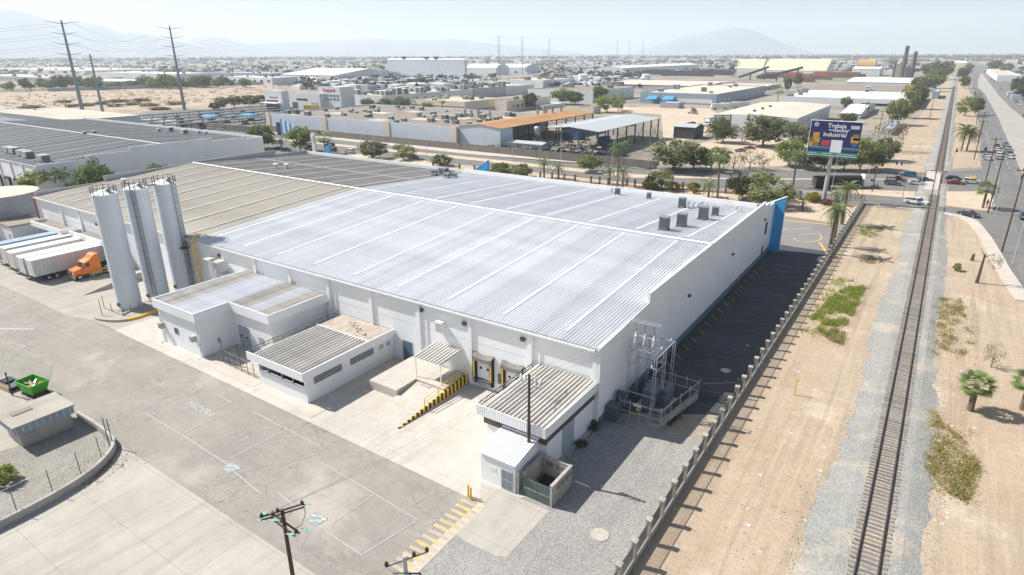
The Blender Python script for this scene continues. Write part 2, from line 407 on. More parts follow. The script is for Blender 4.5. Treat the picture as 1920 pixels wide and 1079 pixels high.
leaf_mat('palm_leaf', (0.116, 0.165, 0.068), (0.222, 0.271, 0.116))
leaf_mat('fan_leaf', (0.139, 0.194, 0.062), (0.248, 0.302, 0.109))
leaf_mat('weed_green', (.235, .285, .060), (.340, .360, .095), .3)
leaf_mat('weed_dry', (0.396, 0.308, 0.132), (0.264, 0.242, 0.088), .3)
leaf_mat('leaf_far', (.050, .060, .042), (.095, .100, .066))

# ================================================================ SETTING: ground, yard, roads, railway
obj('ground', MB().prism([(-15000, -2600), (9000, -2600), (9000, 15500), (-15000, 15500)], -.6, -.04, False), 'g_earth')['kind'] = 'structure'
sheet('sand_verge', [(-13.2, -30), (-13.2, 181), (16, 179), (17, 120), (30, 60), (34, -30)], .0, 'g_sand')
sheet('yard_asphalt', [(-190, 22.2), (-27.5, 22.0), (-27.5, 35.4), (-29.6, 35.5), (-99.7, 35.9), (-104, 34.6), (-190, 34.2)], .0, 'g_asphalt_yard')
sheet('west_apron', [(-190, 34.2), (-104, 34.6), (-99.7, 35.9), (-93, 36), (-93, 53), (-190, 53)], .012, 'g_apron_old')
sheet('loading_apron', [(-93, 36), (-92, 35.9), (-29.6, 35.5), (-27.5, 35.4), (-24.5, 38.3), (-24.5, 53), (-93, 53)], .016, 'g_concrete')
sheet('concrete_drive', [(-59.6, -10), (-26.9, -10), (-26.9, 22.05), (-62.5, 22.25), (-60.6, 20), (-59.3, 17), (-58.7, 13)], .012, 'g_concrete_drive')
sheet('gravel_yard', [(-26.95, -10), (-13.3, -10), (-13.3, 55.5), (-24.3, 55.5), (-24.5, 38.0), (-27.2, 31)], .018, 'g_gravel')
sheet('concrete_slab', [(-29.1, 37.9), (-21.8, 38.0), (-21.9, 31.6), (-22.6, 31.2), (-25.6, 31.1), (-26.8, 31.3), (-27.4, 35.4)], .03, 'g_concrete_drive')
sheet('walkway', [(-27.5, 35.4), (-26.8, 35.4), (-26.5, 20), (-26.4, -10), (-27.9, -10), (-27.8, 22)], .035, 'g_pavement')
sheet('side_parking', [(-24.2, 55.5), (-13.4, 62), (-13.4, 133), (-24.2, 133)], .02, 'g_asphalt_side')
sheet('front_lot', [(-24, 133), (-14.0, 133), (-14.6, 158), (-27.5, 159), (-27.5, 130), (-24, 130)], .026, 'g_asphalt_lot')
sheet('gravel_island', [(-59.9, -10), (-59.0, 13), (-59.6, 17), (-60.9, 19.7), (-63.1, 21.5), (-66.5, 22.1), (-80, 22.1), (-88, 26.0), (-110, 24.5), (-110, -10)], .03, 'g_gravel_island')
sheet('shed_pad', [(-74.5, 9), (-71.2, 16.2), (-73.4, 21.4), (-78, 20), (-90, 22), (-90, 9)], .045, 'g_apron_old')
sheet('north_verge', [(-190, 127), (-27.5, 127), (-27.5, 158), (-14, 158), (-13.4, 181), (-190, 173)], .0, 'g_sand_pale')
sheet('lawn', PX('1090 357 1180 362 1250 366 1330 372 1330 376 1240 371 1160 367 1090 361'), .02, 'g_lawn')
kerb_pts = smooth_path([(-58.9, -10), (-58.9, 6), (-58.9, 13), (-59.5, 17), (-60.8, 19.8), (-63, 21.75), (-66.5, 22.3), (-72, 22.3)])
tag(obj('island_kerb', strip(kerb_pts, .3, -.1, .8), 'kerb'), kind='structure')
# roads behind the warehouse
far_edge = [(-420, 200.5)]+PX('880 290 1193 315 1305 319 1400 319.5 1507 320 1620 322 1740 325 1842 318')
near_edge = PX('1872 372 1700 358 1600 357 1507 357 1400 354 1305 350 1193 345')+[(-128, 176.5), (-420, 172)]
sheet('north_street', far_edge+near_edge, .02, 'g_road')
med = PX('880 301 1193 328 1305 332 1305 334.5 1193 334 880 306')
sheet('street_median', [(-300, 186), (-128, 190.5)]+PX('1100 319 1193 328 1330 333.5 1330 336 1193 335')+[(-95, 184.6), (-128, 185), (-300, 182.5)], .15, 'g_sand_pale')
sheet('street_divider', PX('1335 334.6 1420 336.5 1507 336 1620 336.5 1715 337 1715 338.5 1620 338 1507 338 1420 338.6 1335 336.6'), .15, 'g_pavement')
sheet('north_pavement', [(-420, 203.5), (-128, 203.3)]+PX('945 290.5 1220 319 1262 319.5 1245 322.5 1193 315.2 880 290'), .14, 'g_pavement')
sheet('corner_verge', PX('1560 357.5 1640 357.5 1716 360 1716 372 1693 371.5 1600 364 1560 361'), .13, 'g_sand_pale')
sheet('palm_island', PX('1762 360 1855 360 1866 384 1862 396 1847 396 1758 384.5 1755 372'), .13, 'g_sand_pale')
sheet('service_road', PX('1440 362 1600 365 1693 372 1758 385 1847 397 1868 396 1880 420 1876 478 1850 436 1833 411 1767 397.5 1707 388.5 1633 379 1560 374 1440 372'), .03, 'g_road')
ave_l = PX('1921 553 1872 480 1850 436 1842 318 1840 300 1838 240 1825 180 1822 150 1819 126 1817 113')
ave_r = [(56, 3000), (84, 1600), (72, 1064), (62, 800), (52, 600), (47, 400), (44, 200), (40, 100)]
sheet('avenue', [(22, 60), (19, 110)]+ave_l+ave_r, .026, 'g_avenue')
sheet('avenue_island', PX('1921 335 1905 300 1890 265 1873 225 1860 200 1852 187 1845 174 1833 166 1834 150 1838 140 1842 139 1852 153 1863 166 1871 178 1880 187 1894 202')+[(40, 420), (37, 300), (31, 240)], .16, 'g_island')
pav = smooth_path(PX('1640 386 1707 391 1767 400 1815 412 1843 440 1868 482 1880 505 1921 566'))
tag(obj('avenue_pavement', strip(pav, 2.3, -.1, .14), 'g_pavement'), kind='structure')
sheet('east_verge', [(x+3, y) for x, y in ave_r[::-1]]+[(x+14, y) for x, y in ave_r], .02, 'g_island')
# open fields, dirt yards
sheet('dirt_lot', PX('1345 262 1560 258 1470 300 1480 312 1330 314 1300 298 1310 270'), .01, 'g_dirt_lot')
sheet('dirt_yard', PX('1165 200 1330 204 1350 216 1335 250 1245 275 1240 215 1110 208'), .01, 'g_dirt_lot')
sheet('rail_verge_far', PX('1640 322 1735 324 1790 140 1772 140 1716 235 1650 270'), .01, 'g_sand')
sheet('rail_verge_east', PX('1775 318 1838 314 1834 240 1820 180 1810 150 1797 150 1785 240'), .008, 'g_sand')
sheet('west_field', PX('-60 176 520 156 520 190 330 206 160 215 -60 202'), .01, 'g_field')
sheet('west_street', PX('0 208 90 214 200 219 330 232 470 252 560 268 620 262 480 240 330 226 200 213 110 205 0 200'), .015, 'g_concrete_drive')
sheet('car_yard', PX('330 244 470 252 505 240 505 205 330 206 230 218'), .012, 'g_road')
sheet('carpark_lot', PX('470 262 610 268 640 292 480 290'), .022, 'g_road')

# painted marks in the yard
def mark(name, pts, mat='paint_faint', wid=.14, z=.022):
    return tag(obj(name, strip(pts, wid, z-.02, z), mat), kind='structure')
for a, b in (((-67, 26.8), (-67, 33.6)), ((-67, 26.8), (-59.6, 26.7)), ((-59.6, 26.7), (-59.4, 31)), ((-59.6, 26.7), (-50.6, 26.4)), ((-61, 33.4), (-63.5, 33.4)),
             ((-51.6, 27), (-51.2, 33.2)), ((-57.5, 33.6), (-46, 33.3)), ((-44, 31.6), (-36, 31.2)), ((-36, 31.2), (-36.2, 26.5)), ((-36, 31.2), (-30.5, 30.8)), ((-30.5, 30.8), (-31.5, 25.6)),
             ((-43.4, 26.5), (-36.5, 25.6)), ((-36.2, 25.6), (-31.5, 25.4)), ((-49.5, 26.1), (-44.5, 25.5))):
    mark('bay_line', [a, b])
def text_obj(name, body, size, loc, rz, mat, parent=None, rx=0, ext=.003, align='CENTER', italic=0, bold=0, sx=1):
    cu = bpy.data.curves.new(name, 'FONT'); cu.body = body; cu.size = size; cu.align_x = align; cu.align_y = 'CENTER'
    cu.extrude = ext; cu.shear = italic; cu.offset = bold; cu.resolution_u = 2
    tmp = bpy.data.objects.new(name, cu); COL.objects.link(tmp)
    me = bpy.data.meshes.new_from_object(tmp.evaluated_get(bpy.context.evaluated_depsgraph_get()))
    bpy.data.objects.remove(tmp); me.materials.clear(); me.materials.append(MAT[mat])
    o = bpy.data.objects.new(name, me); COL.objects.link(o); o.location = loc; o.rotation_euler = (rx, 0, rz)
    o.scale = (sx, 1, 1)
    if parent: o.parent = parent
    return o
tag(text_obj('ground_lettering', 'MADERA', 1.25, (-62.6, 30.6, .02), 0, 'paint_white'), 'faded white letters MADERA painted on the yard asphalt', 'lettering')
for x, y, ww in ((-57.3, 29.9, .9), (-56.2, 29.4, .7), (-55.3, 29.7, .9), (-54.3, 29.2, .6), (-53.4, 29.4, .8), (-56.4, 31.6, .7), (-55.4, 31.9, .8), (-54.3, 31.5, .8), (-53.2, 31.8, .7), (-52.6, 31.5, .5)):
    mark('faded_letter', [(x, y), (x+.1, y+ww)], 'paint_faint', .13)
for cx, cy, s in ((-50.2, 26.2, .75), (-37.8, 26.1, .75)):
    mark('faded_pictogram', [(cx-s, cy), (cx+s, cy)], 'paint_teal', 1.8*s, .024)
    for dx, dy in ((-.6, .2), (.1, .5), (.5, -.1), (-.1, -.5), (.8, .4)):
        mark('faded_pictogram', [(cx+dx*s-.22, cy+dy*s), (cx+dx*s+.22, cy+dy*s+.12)], 'paint_white', .22, .03)
for k in range(14):                       # yellow zebra by the bollards
    y = 35.6-k*.74
    tag(obj('crossing_stripe', strip([(-29.0, y), (-26.9, y+.05)], .36, .02, .045 if k < 20 else .04), 'yellow_faded'), kind='structure')
for k in range(6):
    mark('crossing_bar', [(-108.4+k*.9, 26.2+k*.55), (-107.9+k*.9, 27.0+k*.55)], 'paint_white', .35)
mark('lot_arrow', smooth_path([(-21.5, 143), (-18, 146), (-17, 141), (-20, 137.5), (-22, 140)]), 'yellow_faded', .3, .04)
mark('lot_arrow', smooth_path([(-26, 146), (-22.5, 148), (-20.5, 151)]), 'yellow_faded', .3, .04)
mark('lot_kerb_line', [(-27, 154.5), (-15.2, 156)], 'yellow', .5, .05)
mark('lot_kerb_line', [(-14.6, 133), (-16.6, 139)], 'yellow', .4, .05)
for k in range(18):                       # bay lines along the warehouse
    y = 61.5+k*3.35
    mark('parking_line', [(-20.2, y), (-15.6, y+1.2)], 'line_worn', .09, .032)
for k in range(16):                       # lane dashes on the streets
    mark('lane_dash', [(-250+k*11.5, 194.6), (-246+k*11.5, 194.7)], 'paint_white', .15, .03)
for k in range(12):
    mark('lane_dash', [(17.9, 268+k*12), (17.9, 272+k*12)], 'paint_white', .18, .035)
    mark('lane_dash', [(21.4, 268+k*12), (21.4, 272+k*12)], 'paint_white', .18, .035)

# railway: ballast bed, sleepers, rails
RX = 1.69
bal = MB(); ys = [-25+i*1.2 for i in range(187)]+[200+i*25 for i in range(50)]
L = []
for y in ys:
    a = rnd.uniform(-.4, .4)+.5*math.sin(y*.11); b = rnd.uniform(-.35, .35)+.4*math.sin(y*.09+2)
    L.append([(RX-4.4+a, y, -.02), (RX-2.1, y, .26), (RX+2.1, y, .26), (RX+3.6+b, y, -.02)])
for p, q in zip(L[:-1], L[1:]):
    if 205 < p[0][1] < 244 or 183.5 < p[0][1] < 189: continue
    for i in range(3): bal.quad(p[i], p[i+1], q[i+1], q[i])
bal = obj('ballast_bed', bal, 'g_ballast'); tag(bal, kind='structure')
track = thing('railway_track', 'single railway track with wooden sleepers on grey ballast', 'railway', (RX, 60, .26)); track['kind'] = 'structure'
smesh = MB().box(-1.3, 1.3, -.12, .12, -.04, .05).mesh('sleeper')
y = 30.0
for i in range(300):
    o = obj('sleeper', smesh, 'sleeper', track, (rnd.uniform(-.07, .07), y-60, rnd.uniform(-.012, .012))); o.rotation_euler = (0, 0, rnd.uniform(-.025, .025))
    y += .56+rnd.uniform(-.03, .03)
rest = MB()
while y < 900:
    if not 205 < y < 244: rest.box(-1.3, 1.3, y-60-.12, y-60+.12, -.04, .05)
    y += .6
tag(obj('sleeper_rows', rest, 'sleeper', track, (0, 0, 0)), kind='stuff')
for s in (-.75, .75):
    rl = MB().box(s-.035, s+.035, -85, 1300, .12, .21).box(s-.07, s+.07, -85, 1300, .05, .075).box(s-.02, s+.02, -85, 1300, .07, .13)
    obj('rail', rl, 'rail_steel', track, (0, 0, 0))
sheet('level_crossing', PX('1738 322 1768 324 1758 358 1733 358'), .30, 'g_pavement')
sheet('service_crossing', [(RX-2.4, 183.5), (RX+2.4, 183.8), (RX+2.4, 189.6), (RX-2.4, 189)], .30, 'g_road')

# ---------------------------------------------------------------- hills and haze
def hills(name, sil, dist, depth, seed, label=None):
    rg = random.Random(seed); n = 90; m = MB(); rows = 9
    xs = [p[0] for p in sil]
    def h_at(px):
        for (a, ha), (b, hb) in zip(sil[:-1], sil[1:]):
            if a <= px <= b: return ha+(hb-ha)*(px-a)/(b-a)
        return 101
    jit = [[rg.uniform(-1, 1) for _ in range(rows)] for _ in range(n+1)]
    for i in range(n+1):
        px = xs[0]+(xs[-1]-xs[0])*i/n
        d = ray(px, 101); d.z = 0; d.normalize()
        top = max(0, (101-h_at(px))/F_PX*dist*1.03+30)
        for k in range(rows):
            t = k/(rows-1); prof = math.sin(math.pi*min(1, t*1.25))**1.3 if t < .8 else 0
            hgt = top*prof*(1+.05*jit[i][k]*(0 if .35 < t < .45 else 1))
            r = dist+depth*(t-.4)
            m.v.append((d.x*r, d.y*r, hgt-2 if hgt > 3 else -2))
    for i in range(n):
        for k in range(rows-1):
            a = i*rows+k; m.f.append((a, a+rows, a+rows+1, a+1))
    return tag(obj(name, m, 'hill_rock', smooth=True), kind='structure')
M('hill_rock', (.20, .21, .23), .95, var=.2, sc=.002)
hills('hills', [(-500, 92), (-250, 52), (-80, 38), (0, 43), (40, 42), (70, 46), (110, 56), (150, 54), (200, 60), (235, 70), (262, 69), (320, 78), (380, 88), (440, 101)], 9800, 2600, 3)
hills('hills', [(200, 101), (330, 84), (400, 74), (430, 76), (470, 84), (520, 82), (600, 80), (700, 76), (790, 79), (850, 76), (930, 85), (1010, 92), (1100, 101)], 11300, 2000, 5)
hills('hills', [(1180, 101), (1235, 88), (1270, 76), (1310, 72), (1340, 65), (1375, 62), (1405, 66), (1440, 78), (1480, 91), (1530, 101)], 10600, 2400, 8)
hz = obj('haze', MB().box(-15400, 9400, -2900, 15800, -2, 640)); tag(hz, 'thin pale haze lying over the plain', 'haze', None, 'stuff')
hm = bpy.data.materials.new('haze_air'); hm.use_nodes = True; hm.node_tree.nodes.clear()
ho = hm.node_tree.nodes.new('ShaderNodeOutputMaterial'); pv = hm.node_tree.nodes.new('ShaderNodeVolumePrincipled')
pv.inputs['Color'].default_value = (.84, .935, 1, 1); pv.inputs['Density'].default_value = .00014; pv.inputs['Anisotropy'].default_value = .15
hm.node_tree.links.new(pv.outputs[0], ho.inputs['Volume']); hz.data.materials.append(hm)

# ================================================================ MAIN WAREHOUSE
WX0, WX1, WY0, WY1 = -157.0, -24.2, 52.0, 125.5
EAVE, RIDGE, RY = 9.0, 11.2, 87.5
wh = thing('warehouse', 'long white warehouse with ribbed silver and tan metal roof', 'warehouse', (-90, 52, 0), world=True)
PW = 1.215                                # one roof sheet, three ribs
def roof_panel(y0, z0, y1, z1, w=PW, ribs=3, h=.17, th=.02):
    pts = []; st = w/ribs
    for i in range(ribs):
        x = i*st
        pts += [(x, 0), (x+st*.60, 0), (x+st*.70, h), (x+st*.88, h)]
    pts.append((w, 0))
    m = MB(); n = len(pts)
    m.v = [(x, y0, z0+z) for x, z in pts]+[(x, y1, z1+z) for x, z in pts]
    m.f = [(i, i+1, n+i+1, n+i) for i in range(n-1)]
    return m.mesh('roof_panel')
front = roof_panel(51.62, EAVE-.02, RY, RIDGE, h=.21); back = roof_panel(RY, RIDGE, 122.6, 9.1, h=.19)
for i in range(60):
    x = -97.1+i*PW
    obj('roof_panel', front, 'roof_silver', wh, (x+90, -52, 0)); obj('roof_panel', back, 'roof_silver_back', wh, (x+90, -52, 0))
PT = (97.1-157.0)/-50.0
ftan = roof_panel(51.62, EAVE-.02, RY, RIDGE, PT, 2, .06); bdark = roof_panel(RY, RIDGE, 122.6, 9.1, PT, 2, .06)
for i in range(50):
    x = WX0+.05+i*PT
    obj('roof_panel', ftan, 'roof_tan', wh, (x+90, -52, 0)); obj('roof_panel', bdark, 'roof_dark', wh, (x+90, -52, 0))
def roof_z(y): return EAVE+(RIDGE-EAVE)*(y-51.6)/(RY-51.6) if y < RY else RIDGE+(9.1-RIDGE)*(y-RY)/(122.6-RY)
def sky_strip(x, y0, y1, wid, mat, dz=.14):
    z0, z1 = roof_z(y0)+dz, roof_z(y1)+dz; m = MB()
    n = 7
    for k in range(n):                    # overlapping sheets
        ya = y0+(y1-y0)*k/n; yb = y0+(y1-y0)*(k+1)/n-.06; za = roof_z(ya)+dz+.01*(k % 2); zb = roof_z(yb)+dz+.01*(k % 2)
        m.add([(x, ya, za-.06), (x+wid, ya, za-.06), (x+wid, yb, zb-.06), (x, yb, zb-.06), (x, ya, za), (x+wid, ya, za), (x+wid, yb, zb), (x, yb, zb)],
              [(0,3,2,1),(4,5,6,7),(0,1,5,4),(1,2,6,5),(2,3,7,6),(3,0,4,7)])
    obj('skylight', m, mat, wh)
for k in range(9):
    x = -29.3-k*8.15
    sky_strip(x, 53.6, 86.2, .38, 'skylight', .235); sky_strip(x+.6, 89, 120, .34, 'skylight', .215)
for k in range(8):
    x = -101-k*7.2
    sky_strip(x, 53.5, 86.5, .55, 'skylight_old', .09); sky_strip(x+1, 88.6, 121.5, .5, 'skylight_old', .09)
rc = MB()
for s in range(55):                       # ridge capping in lapped lengths
    x = WX0+.1+s*(WX1-WX0-.4)/55
    zz = .16+.012*(s % 2); rc.add([(x, RY-.42, RIDGE+zz-.03), (x, RY, RIDGE+zz+.07), (x, RY+.42, RIDGE+zz-.03), (x+2.44, RY-.42, RIDGE+zz-.03), (x+2.44, RY, RIDGE+zz+.07), (x+2.44, RY+.42, RIDGE+zz-.03)], [(0, 3, 4, 1), (1, 4, 5, 2)])
obj('ridge_cap', rc, 'white_trim', wh)
mid = MB().box(WX0+.6, -97.5, 104.6, 104.9, roof_z(104.7)+.05, roof_z(104.7)+.12); obj('seam_cap', mid, 'skylight_old', wh)
# walls
pil = [-24.75, -32.75, -40.9, -48.95, -57.05, -65.2, -73.3, -81.4, -89.5, -97.6, -105.6, -113.6, -121.6, -129.6, -137.6, -145.6, -156.6]
for a, b in zip(pil[:-1], pil[1:]):
    obj('wall_panel', MB().box(b, a, WY0, WY0+.3, 0, EAVE-.08), 'white_wall', wh)
    obj('joint_groove', MB().box(b+.6, a-.6, WY0-.012, WY0-.002, 5.6, 5.63), 'door_grey', wh)
for x in pil:
    obj('pilaster', MB().box(x-.26, x+.26, WY0-.2, WY0-.003, 0, EAVE-.1), 'white_trim', wh)
obj('eave_gutter', MB().box(WX0+.02, WX1-.55, 51.5, 51.63, EAVE-.24, EAVE-.03).box(WX0+.02, WX1-.55, 51.63, 51.98, EAVE-.12, EAVE-.09), 'white_trim', wh)
for x in (-32.3, -48.5, -64.8, -81):
    obj('downpipe', MB().cyl((x, 51.72, .1), (x, 51.72, EAVE-.1), .07, n=8), 'white_trim', wh)
# east wall in upright slabs with stepped parapet
ybs = [52, 58.1, 64.4, 72, 80, 88, 96, 104, 112, 119.5, 123.3, 127.0]
tops = [(9.3, 9.55), (9.55, 9.8), (11.1, 11.2), (11.2, 11.25), (11.25, 11.3), (11.3, 11.3), (11.3, 11.3), (11.3, 11.3), (11.3, 11.3), (10.6, 10.6), (9.9, 9.9)]
for (a, b), (ta, tb) in zip(zip(ybs[:-1], ybs[1:]), tops):
    obj('wall_panel', MB().yz([(a+.006, 1.0), (b-.006, 1.0), (b-.006, tb), (a+.006, ta)], WX1-.3, WX1), 'white_wall', wh)
obj('plinth', MB().box(WX1-.3, WX1+.05, WY0+.02, 127, 0, .996), 'plinth_grey', wh)
obj('corner_pier', MB().box(WX1-.31, WX1+.02, WY0-.2, WY0-.004, 0, 9.32), 'white_trim', wh)
obj('wall_coping', MB().yz([(64.4, 11.12), (80, 11.27), (119.5, 11.32), (119.5, 11.37), (80, 11.32), (64.4, 11.17)], WX1-.36, WX1+.05), 'white_trim', wh)
# back wall, parapet and blue fins
obj('back_wall', MB().box(WX0, WX1-.31, WY1-.35, WY1, 0, 8.9), 'white_wall', wh)
obj('back_parapet', MB().box(-97, WX1-.31, 122.7, 122.95, 8.9, 10.15).box(WX0, -97.02, 122.7, 122.95, 8.9, 9.95), 'white_trim', wh)
obj('back_roof', MB().box(WX0, WX1-.31, 122.96, WY1-.02, 8.92, 9.05), 'roof_dark', wh)
obj('left_parapet', MB().box(WX0-.25, WX0, 52, 66, 0, 9.9).box(WX0-.25, WX0, 66.01, 87, 0, 11.2).box(WX0-.25, WX0, 87.01, 112, 0, 11.45).box(WX0-.25, WX0, 112.01, 123, 0, 10.2), 'wall_grey', wh)
for (x0, x1, yy, zl, zh) in ((-26.0, -22.3, 128.0, 9.1, 11.0), (-95.4, -91.9, 126.4, 9.9, 12.2), (-153.3, -150.6, 127, 9.7, 11.7)):
    fin = obj('blue_fin', MB().xz([(x0, 0), (x1, 0), (x1, zh), (x0, zl)], yy-.9, yy), 'blue_fin', wh)
    obj('fin_cap', MB().xz([(x0-.05, zl+.01), (x1+.05, zh+.04), (x1+.05, zh+.14), (x0-.05, zl+.11)], yy-.95, yy+.05), 'white_trim', fin)
# east end details: window, door, lamps, pipes
win = obj('window', MB().box(WX1+.003, WX1+.05, 121.3, 123.0, 4.6, 7.0), 'door_blue', wh)
for a in (0, 1):
    for b in (0, 1): obj('pane', MB().box(WX1+.05, WX1+.06, 121.4+a*.85, 122.1+a*.85, 4.7+b*1.15, 5.7+b*1.15), 'glass_dark', win)
obj('door', MB().box(WX1+.052, WX1+.09, 120.6, 121.8, .02, 2.6), 'door_blue', wh)
for y, z in ((78.5, 6.2), (99.2, 6.6), (119.8, 7.9)):
    obj('wall_lamp', MB().box(WX1+.003, WX1+.35, y-.2, y+.2, z, z+.25).box(WX1+.05, WX1+.3, y-.15, y+.15, z-.12, z), 'steel_dark', wh)
for x, z in ((-33.6, 7.7), (-41.7, 7.6), (-49.0+.7, 7.8), (-90.5, 7.4), (-131, 6.6)):
    obj('wall_lamp', MB().box(x-.28, x+.28, WY0-.3, WY0-.004, z, z+.28).box(x-.2, x+.2, WY0-.26, WY0-.03, z-.14, z), 'steel_dark', wh)
vb = obj('vent_box', MB().box(-45.7, -44.7, WY0-.75, WY0-.004, 5.9, 7.2), 'white_trim', wh)
obj('louvre', MB().box(-45.6, -44.8, WY0-.77, WY0-.751, 6.0, 7.1), 'ac_green', vb)
# dock doors
for i, x0 in enumerate((-40.35, -36.3)):
    dk = obj('dock_door', MB().box(x0+.35, x0+2.45, WY0-.06, WY0-.006, 1.2, 4.05), 'white_trim', wh)
    obj('door_panel', MB().box(x0+.42, x0+2.38, WY0-.10, WY0-.062, 1.25, 2.1).box(x0+.42, x0+2.38, WY0-.10, WY0-.062, 2.13, 3.0).box(x0+.42, x0+2.38, WY0-.10, WY0-.062, 3.03, 3.95), 'white_trim', dk)
    for dx in (.75, 1.75): obj('vision_pane', MB().box(x0+dx, x0+dx+.32, WY0-.115, WY0-.101, 2.45, 2.75), 'black', dk)
    hood = MB(); n = 8
    for k in range(n):
        a = k/n; b = (k+1)/n; za = 4.25-.22*math.sin(math.pi*a); zb = 4.25-.22*math.sin(math.pi*b)
        hood.add([(x0+2.8*a, WY0-.6, za-.02), (x0+2.8*b, WY0-.6, zb-.02), (x0+2.8*b, WY0-.01, zb+.3), (x0+2.8*a, WY0-.01, za+.3),
                  (x0+2.8*a, WY0-.6, za-.5), (x0+2.8*b, WY0-.6, zb-.5)], [(0, 1, 2, 3), (4, 5, 1, 0), (3, 2, 5, 4)])
    obj('dock_hood', hood, 'seal_grey', dk)
    for sx in (0, 2.42):
        obj('dock_seal', MB().box(x0+sx, x0+sx+.36, WY0-.5, WY0-.01, 1.25, 4.2), 'black', dk)
        obj('seal_stripe', MB().box(x0+sx+.1, x0+sx+.26, WY0-.53, WY0-.501, 1.3, 3.6), 'yellow', dk)
    obj('dock_leveller', MB().box(x0+.4, x0+2.4, WY0-.55, WY0-.01, 1.0, 1.18), 'steel_dark', dk)
    obj('dock_pit', MB().box(x0+.5, x0+2.3, WY0-.2, WY0-.012, .35, .98), 'door_grey', dk)
    for sx in (.05, 2.45): obj('dock_bumper', MB().box(x0+sx, x0+sx+.28, WY0-.3, WY0-.01, .55, 1.15), 'rubber', dk)
obj('push_box', MB().box(-37.0, -36.7, WY0-.18, WY0-.005, 1.3, 2.5), 'seal_grey', wh)
# rooftop coolers and vents
def cooler(x, y, s=1.0, mat='ac_dark', hh=1.9):
    z = roof_z(y)+.1
    u = obj('rooftop_cooler', MB().box(x-.6*s, x+.6*s, y-.6*s, y+.6*s, z+.25, z+hh*s), mat, wh)
    obj('louvre', MB().box(x+.6*s+.002, x+.6*s+.03, y-.5*s, y+.5*s, z+.5, z+hh*s-.2).box(x-.5*s, x+.5*s, y-.6*s-.03, y-.6*s-.002, z+.5, z+hh*s-.2), 'steel_dark', u)
    obj('stand', MB().box(x-.65*s, x-.5*s, y-.65*s, y+.65*s, z-.08, z+.25).box(x+.5*s, x+.65*s, y-.65*s, y+.65*s, z-.08, z+.25), 'steel_dark', u)
    obj('cap', MB().box(x-.66*s, x+.66*s, y-.66*s, y+.66*s, z+hh*s, z+hh*s+.1), 'steel_grey', u)
for px, py, s in ((1244, 440, 1.1), (1277, 430, 1.1), (1318, 411, 1.15), (1341, 401, .8), (1279, 384, .95), (1158, 358, .7), (1217, 365, .6), (1424, 386, .6)):
    p = at(px, py, 10.3); cooler(p.x, p.y, s)
for px, py in ((1290, 384), (1300, 386), (1310, 386), (1316, 383), (1324, 387), (1382, 392), (1389, 394), (1147, 356)):
    p = at(px, py, 10.0); z = roof_z(p.y)
    v = obj('roof_vent', MB().cyl((p.x, p.y, z), (p.x, p.y, z+.8), .2, .2, 8), 'galv', wh); obj('vent_cap', MB().lathe([(.4, z+.8), (.36, z+1.0), (.05, z+1.15)], 10, (p.x, p.y)), 'galv', v)
for px, py, s in ((815, 326, 1.0), (832, 328, 1.5), (846, 328, 1.0), (838, 333, .9), (852, 331, .8)):
    p = at(px, py, 10.0); cooler(p.x, p.y, s, 'ac_unit', 1.3)
for px, py in ((518, 318), (538, 318), (233, 341)):
    p = at(px, py, 10.4); z = roof_z(p.y)
    v = obj('roof_vent', MB().cyl((p.x, p.y, z), (p.x, p.y, z+.9), .3, .3, 8), 'ac_unit', wh); obj('vent_cap', MB().lathe([(.65, z+.9), (.6, z+1.15), (.1, z+1.3)], 10, (p.x, p.y)), 'silo_top', v)

# ================================================================ ANNEXES ALONG THE FRONT
def rib_roof(parent, x0, x1, y0, y1, z0, z1, pw, mat, ribs=2, h=.085, alt=None):
    n = max(1, round((x1-x0)/pw)); wdt = (x1-x0)/n; me = {}
    off = -parent.location
    for i in range(n):
        mt = alt(i/n) if alt else mat
        if mt not in me: me[mt] = roof_panel(y0, z0, y1, z1, wdt, ribs, h)
        obj('roof_panel', me[mt], mt, parent, (off.x+x0+i*wdt, off.y, off.z))
def parapet(m, x0, x1, y0, y1, z0, z1, t=.12, sides='nsew'):
    if 's' in sides: m.box(x0, x1, y0, y0+t, z0, z1)
    if 'n' in sides: m.box(x0, x1, y1-t, y1, z0, z1)
    if 'w' in sides: m.box(x0, x0+t, y0+t+.001, y1-t-.001, z0, z1)
    if 'e' in sides: m.box(x1-t, x1, y0+t+.001, y1-t-.001, z0, z1)
    return m
def truss(x, y0, y1, z0, z1, n, r=.035):
    m = MB().box(x-r, x+r, y0, y1, z1-r, z1+r).box(x-r, x+r, y0, y1, z0-r, z0+r)
    for i in range(n):
        a = y0+(y1-y0)*i/n; b = y0+(y1-y0)*(i+.5)/n; c = y0+(y1-y0)*(i+1)/n
        m.cyl((x, a, z0), (x, b, z1), r, n=4).cyl((x, b, z1), (x, c, z0), r, n=4)
    return m
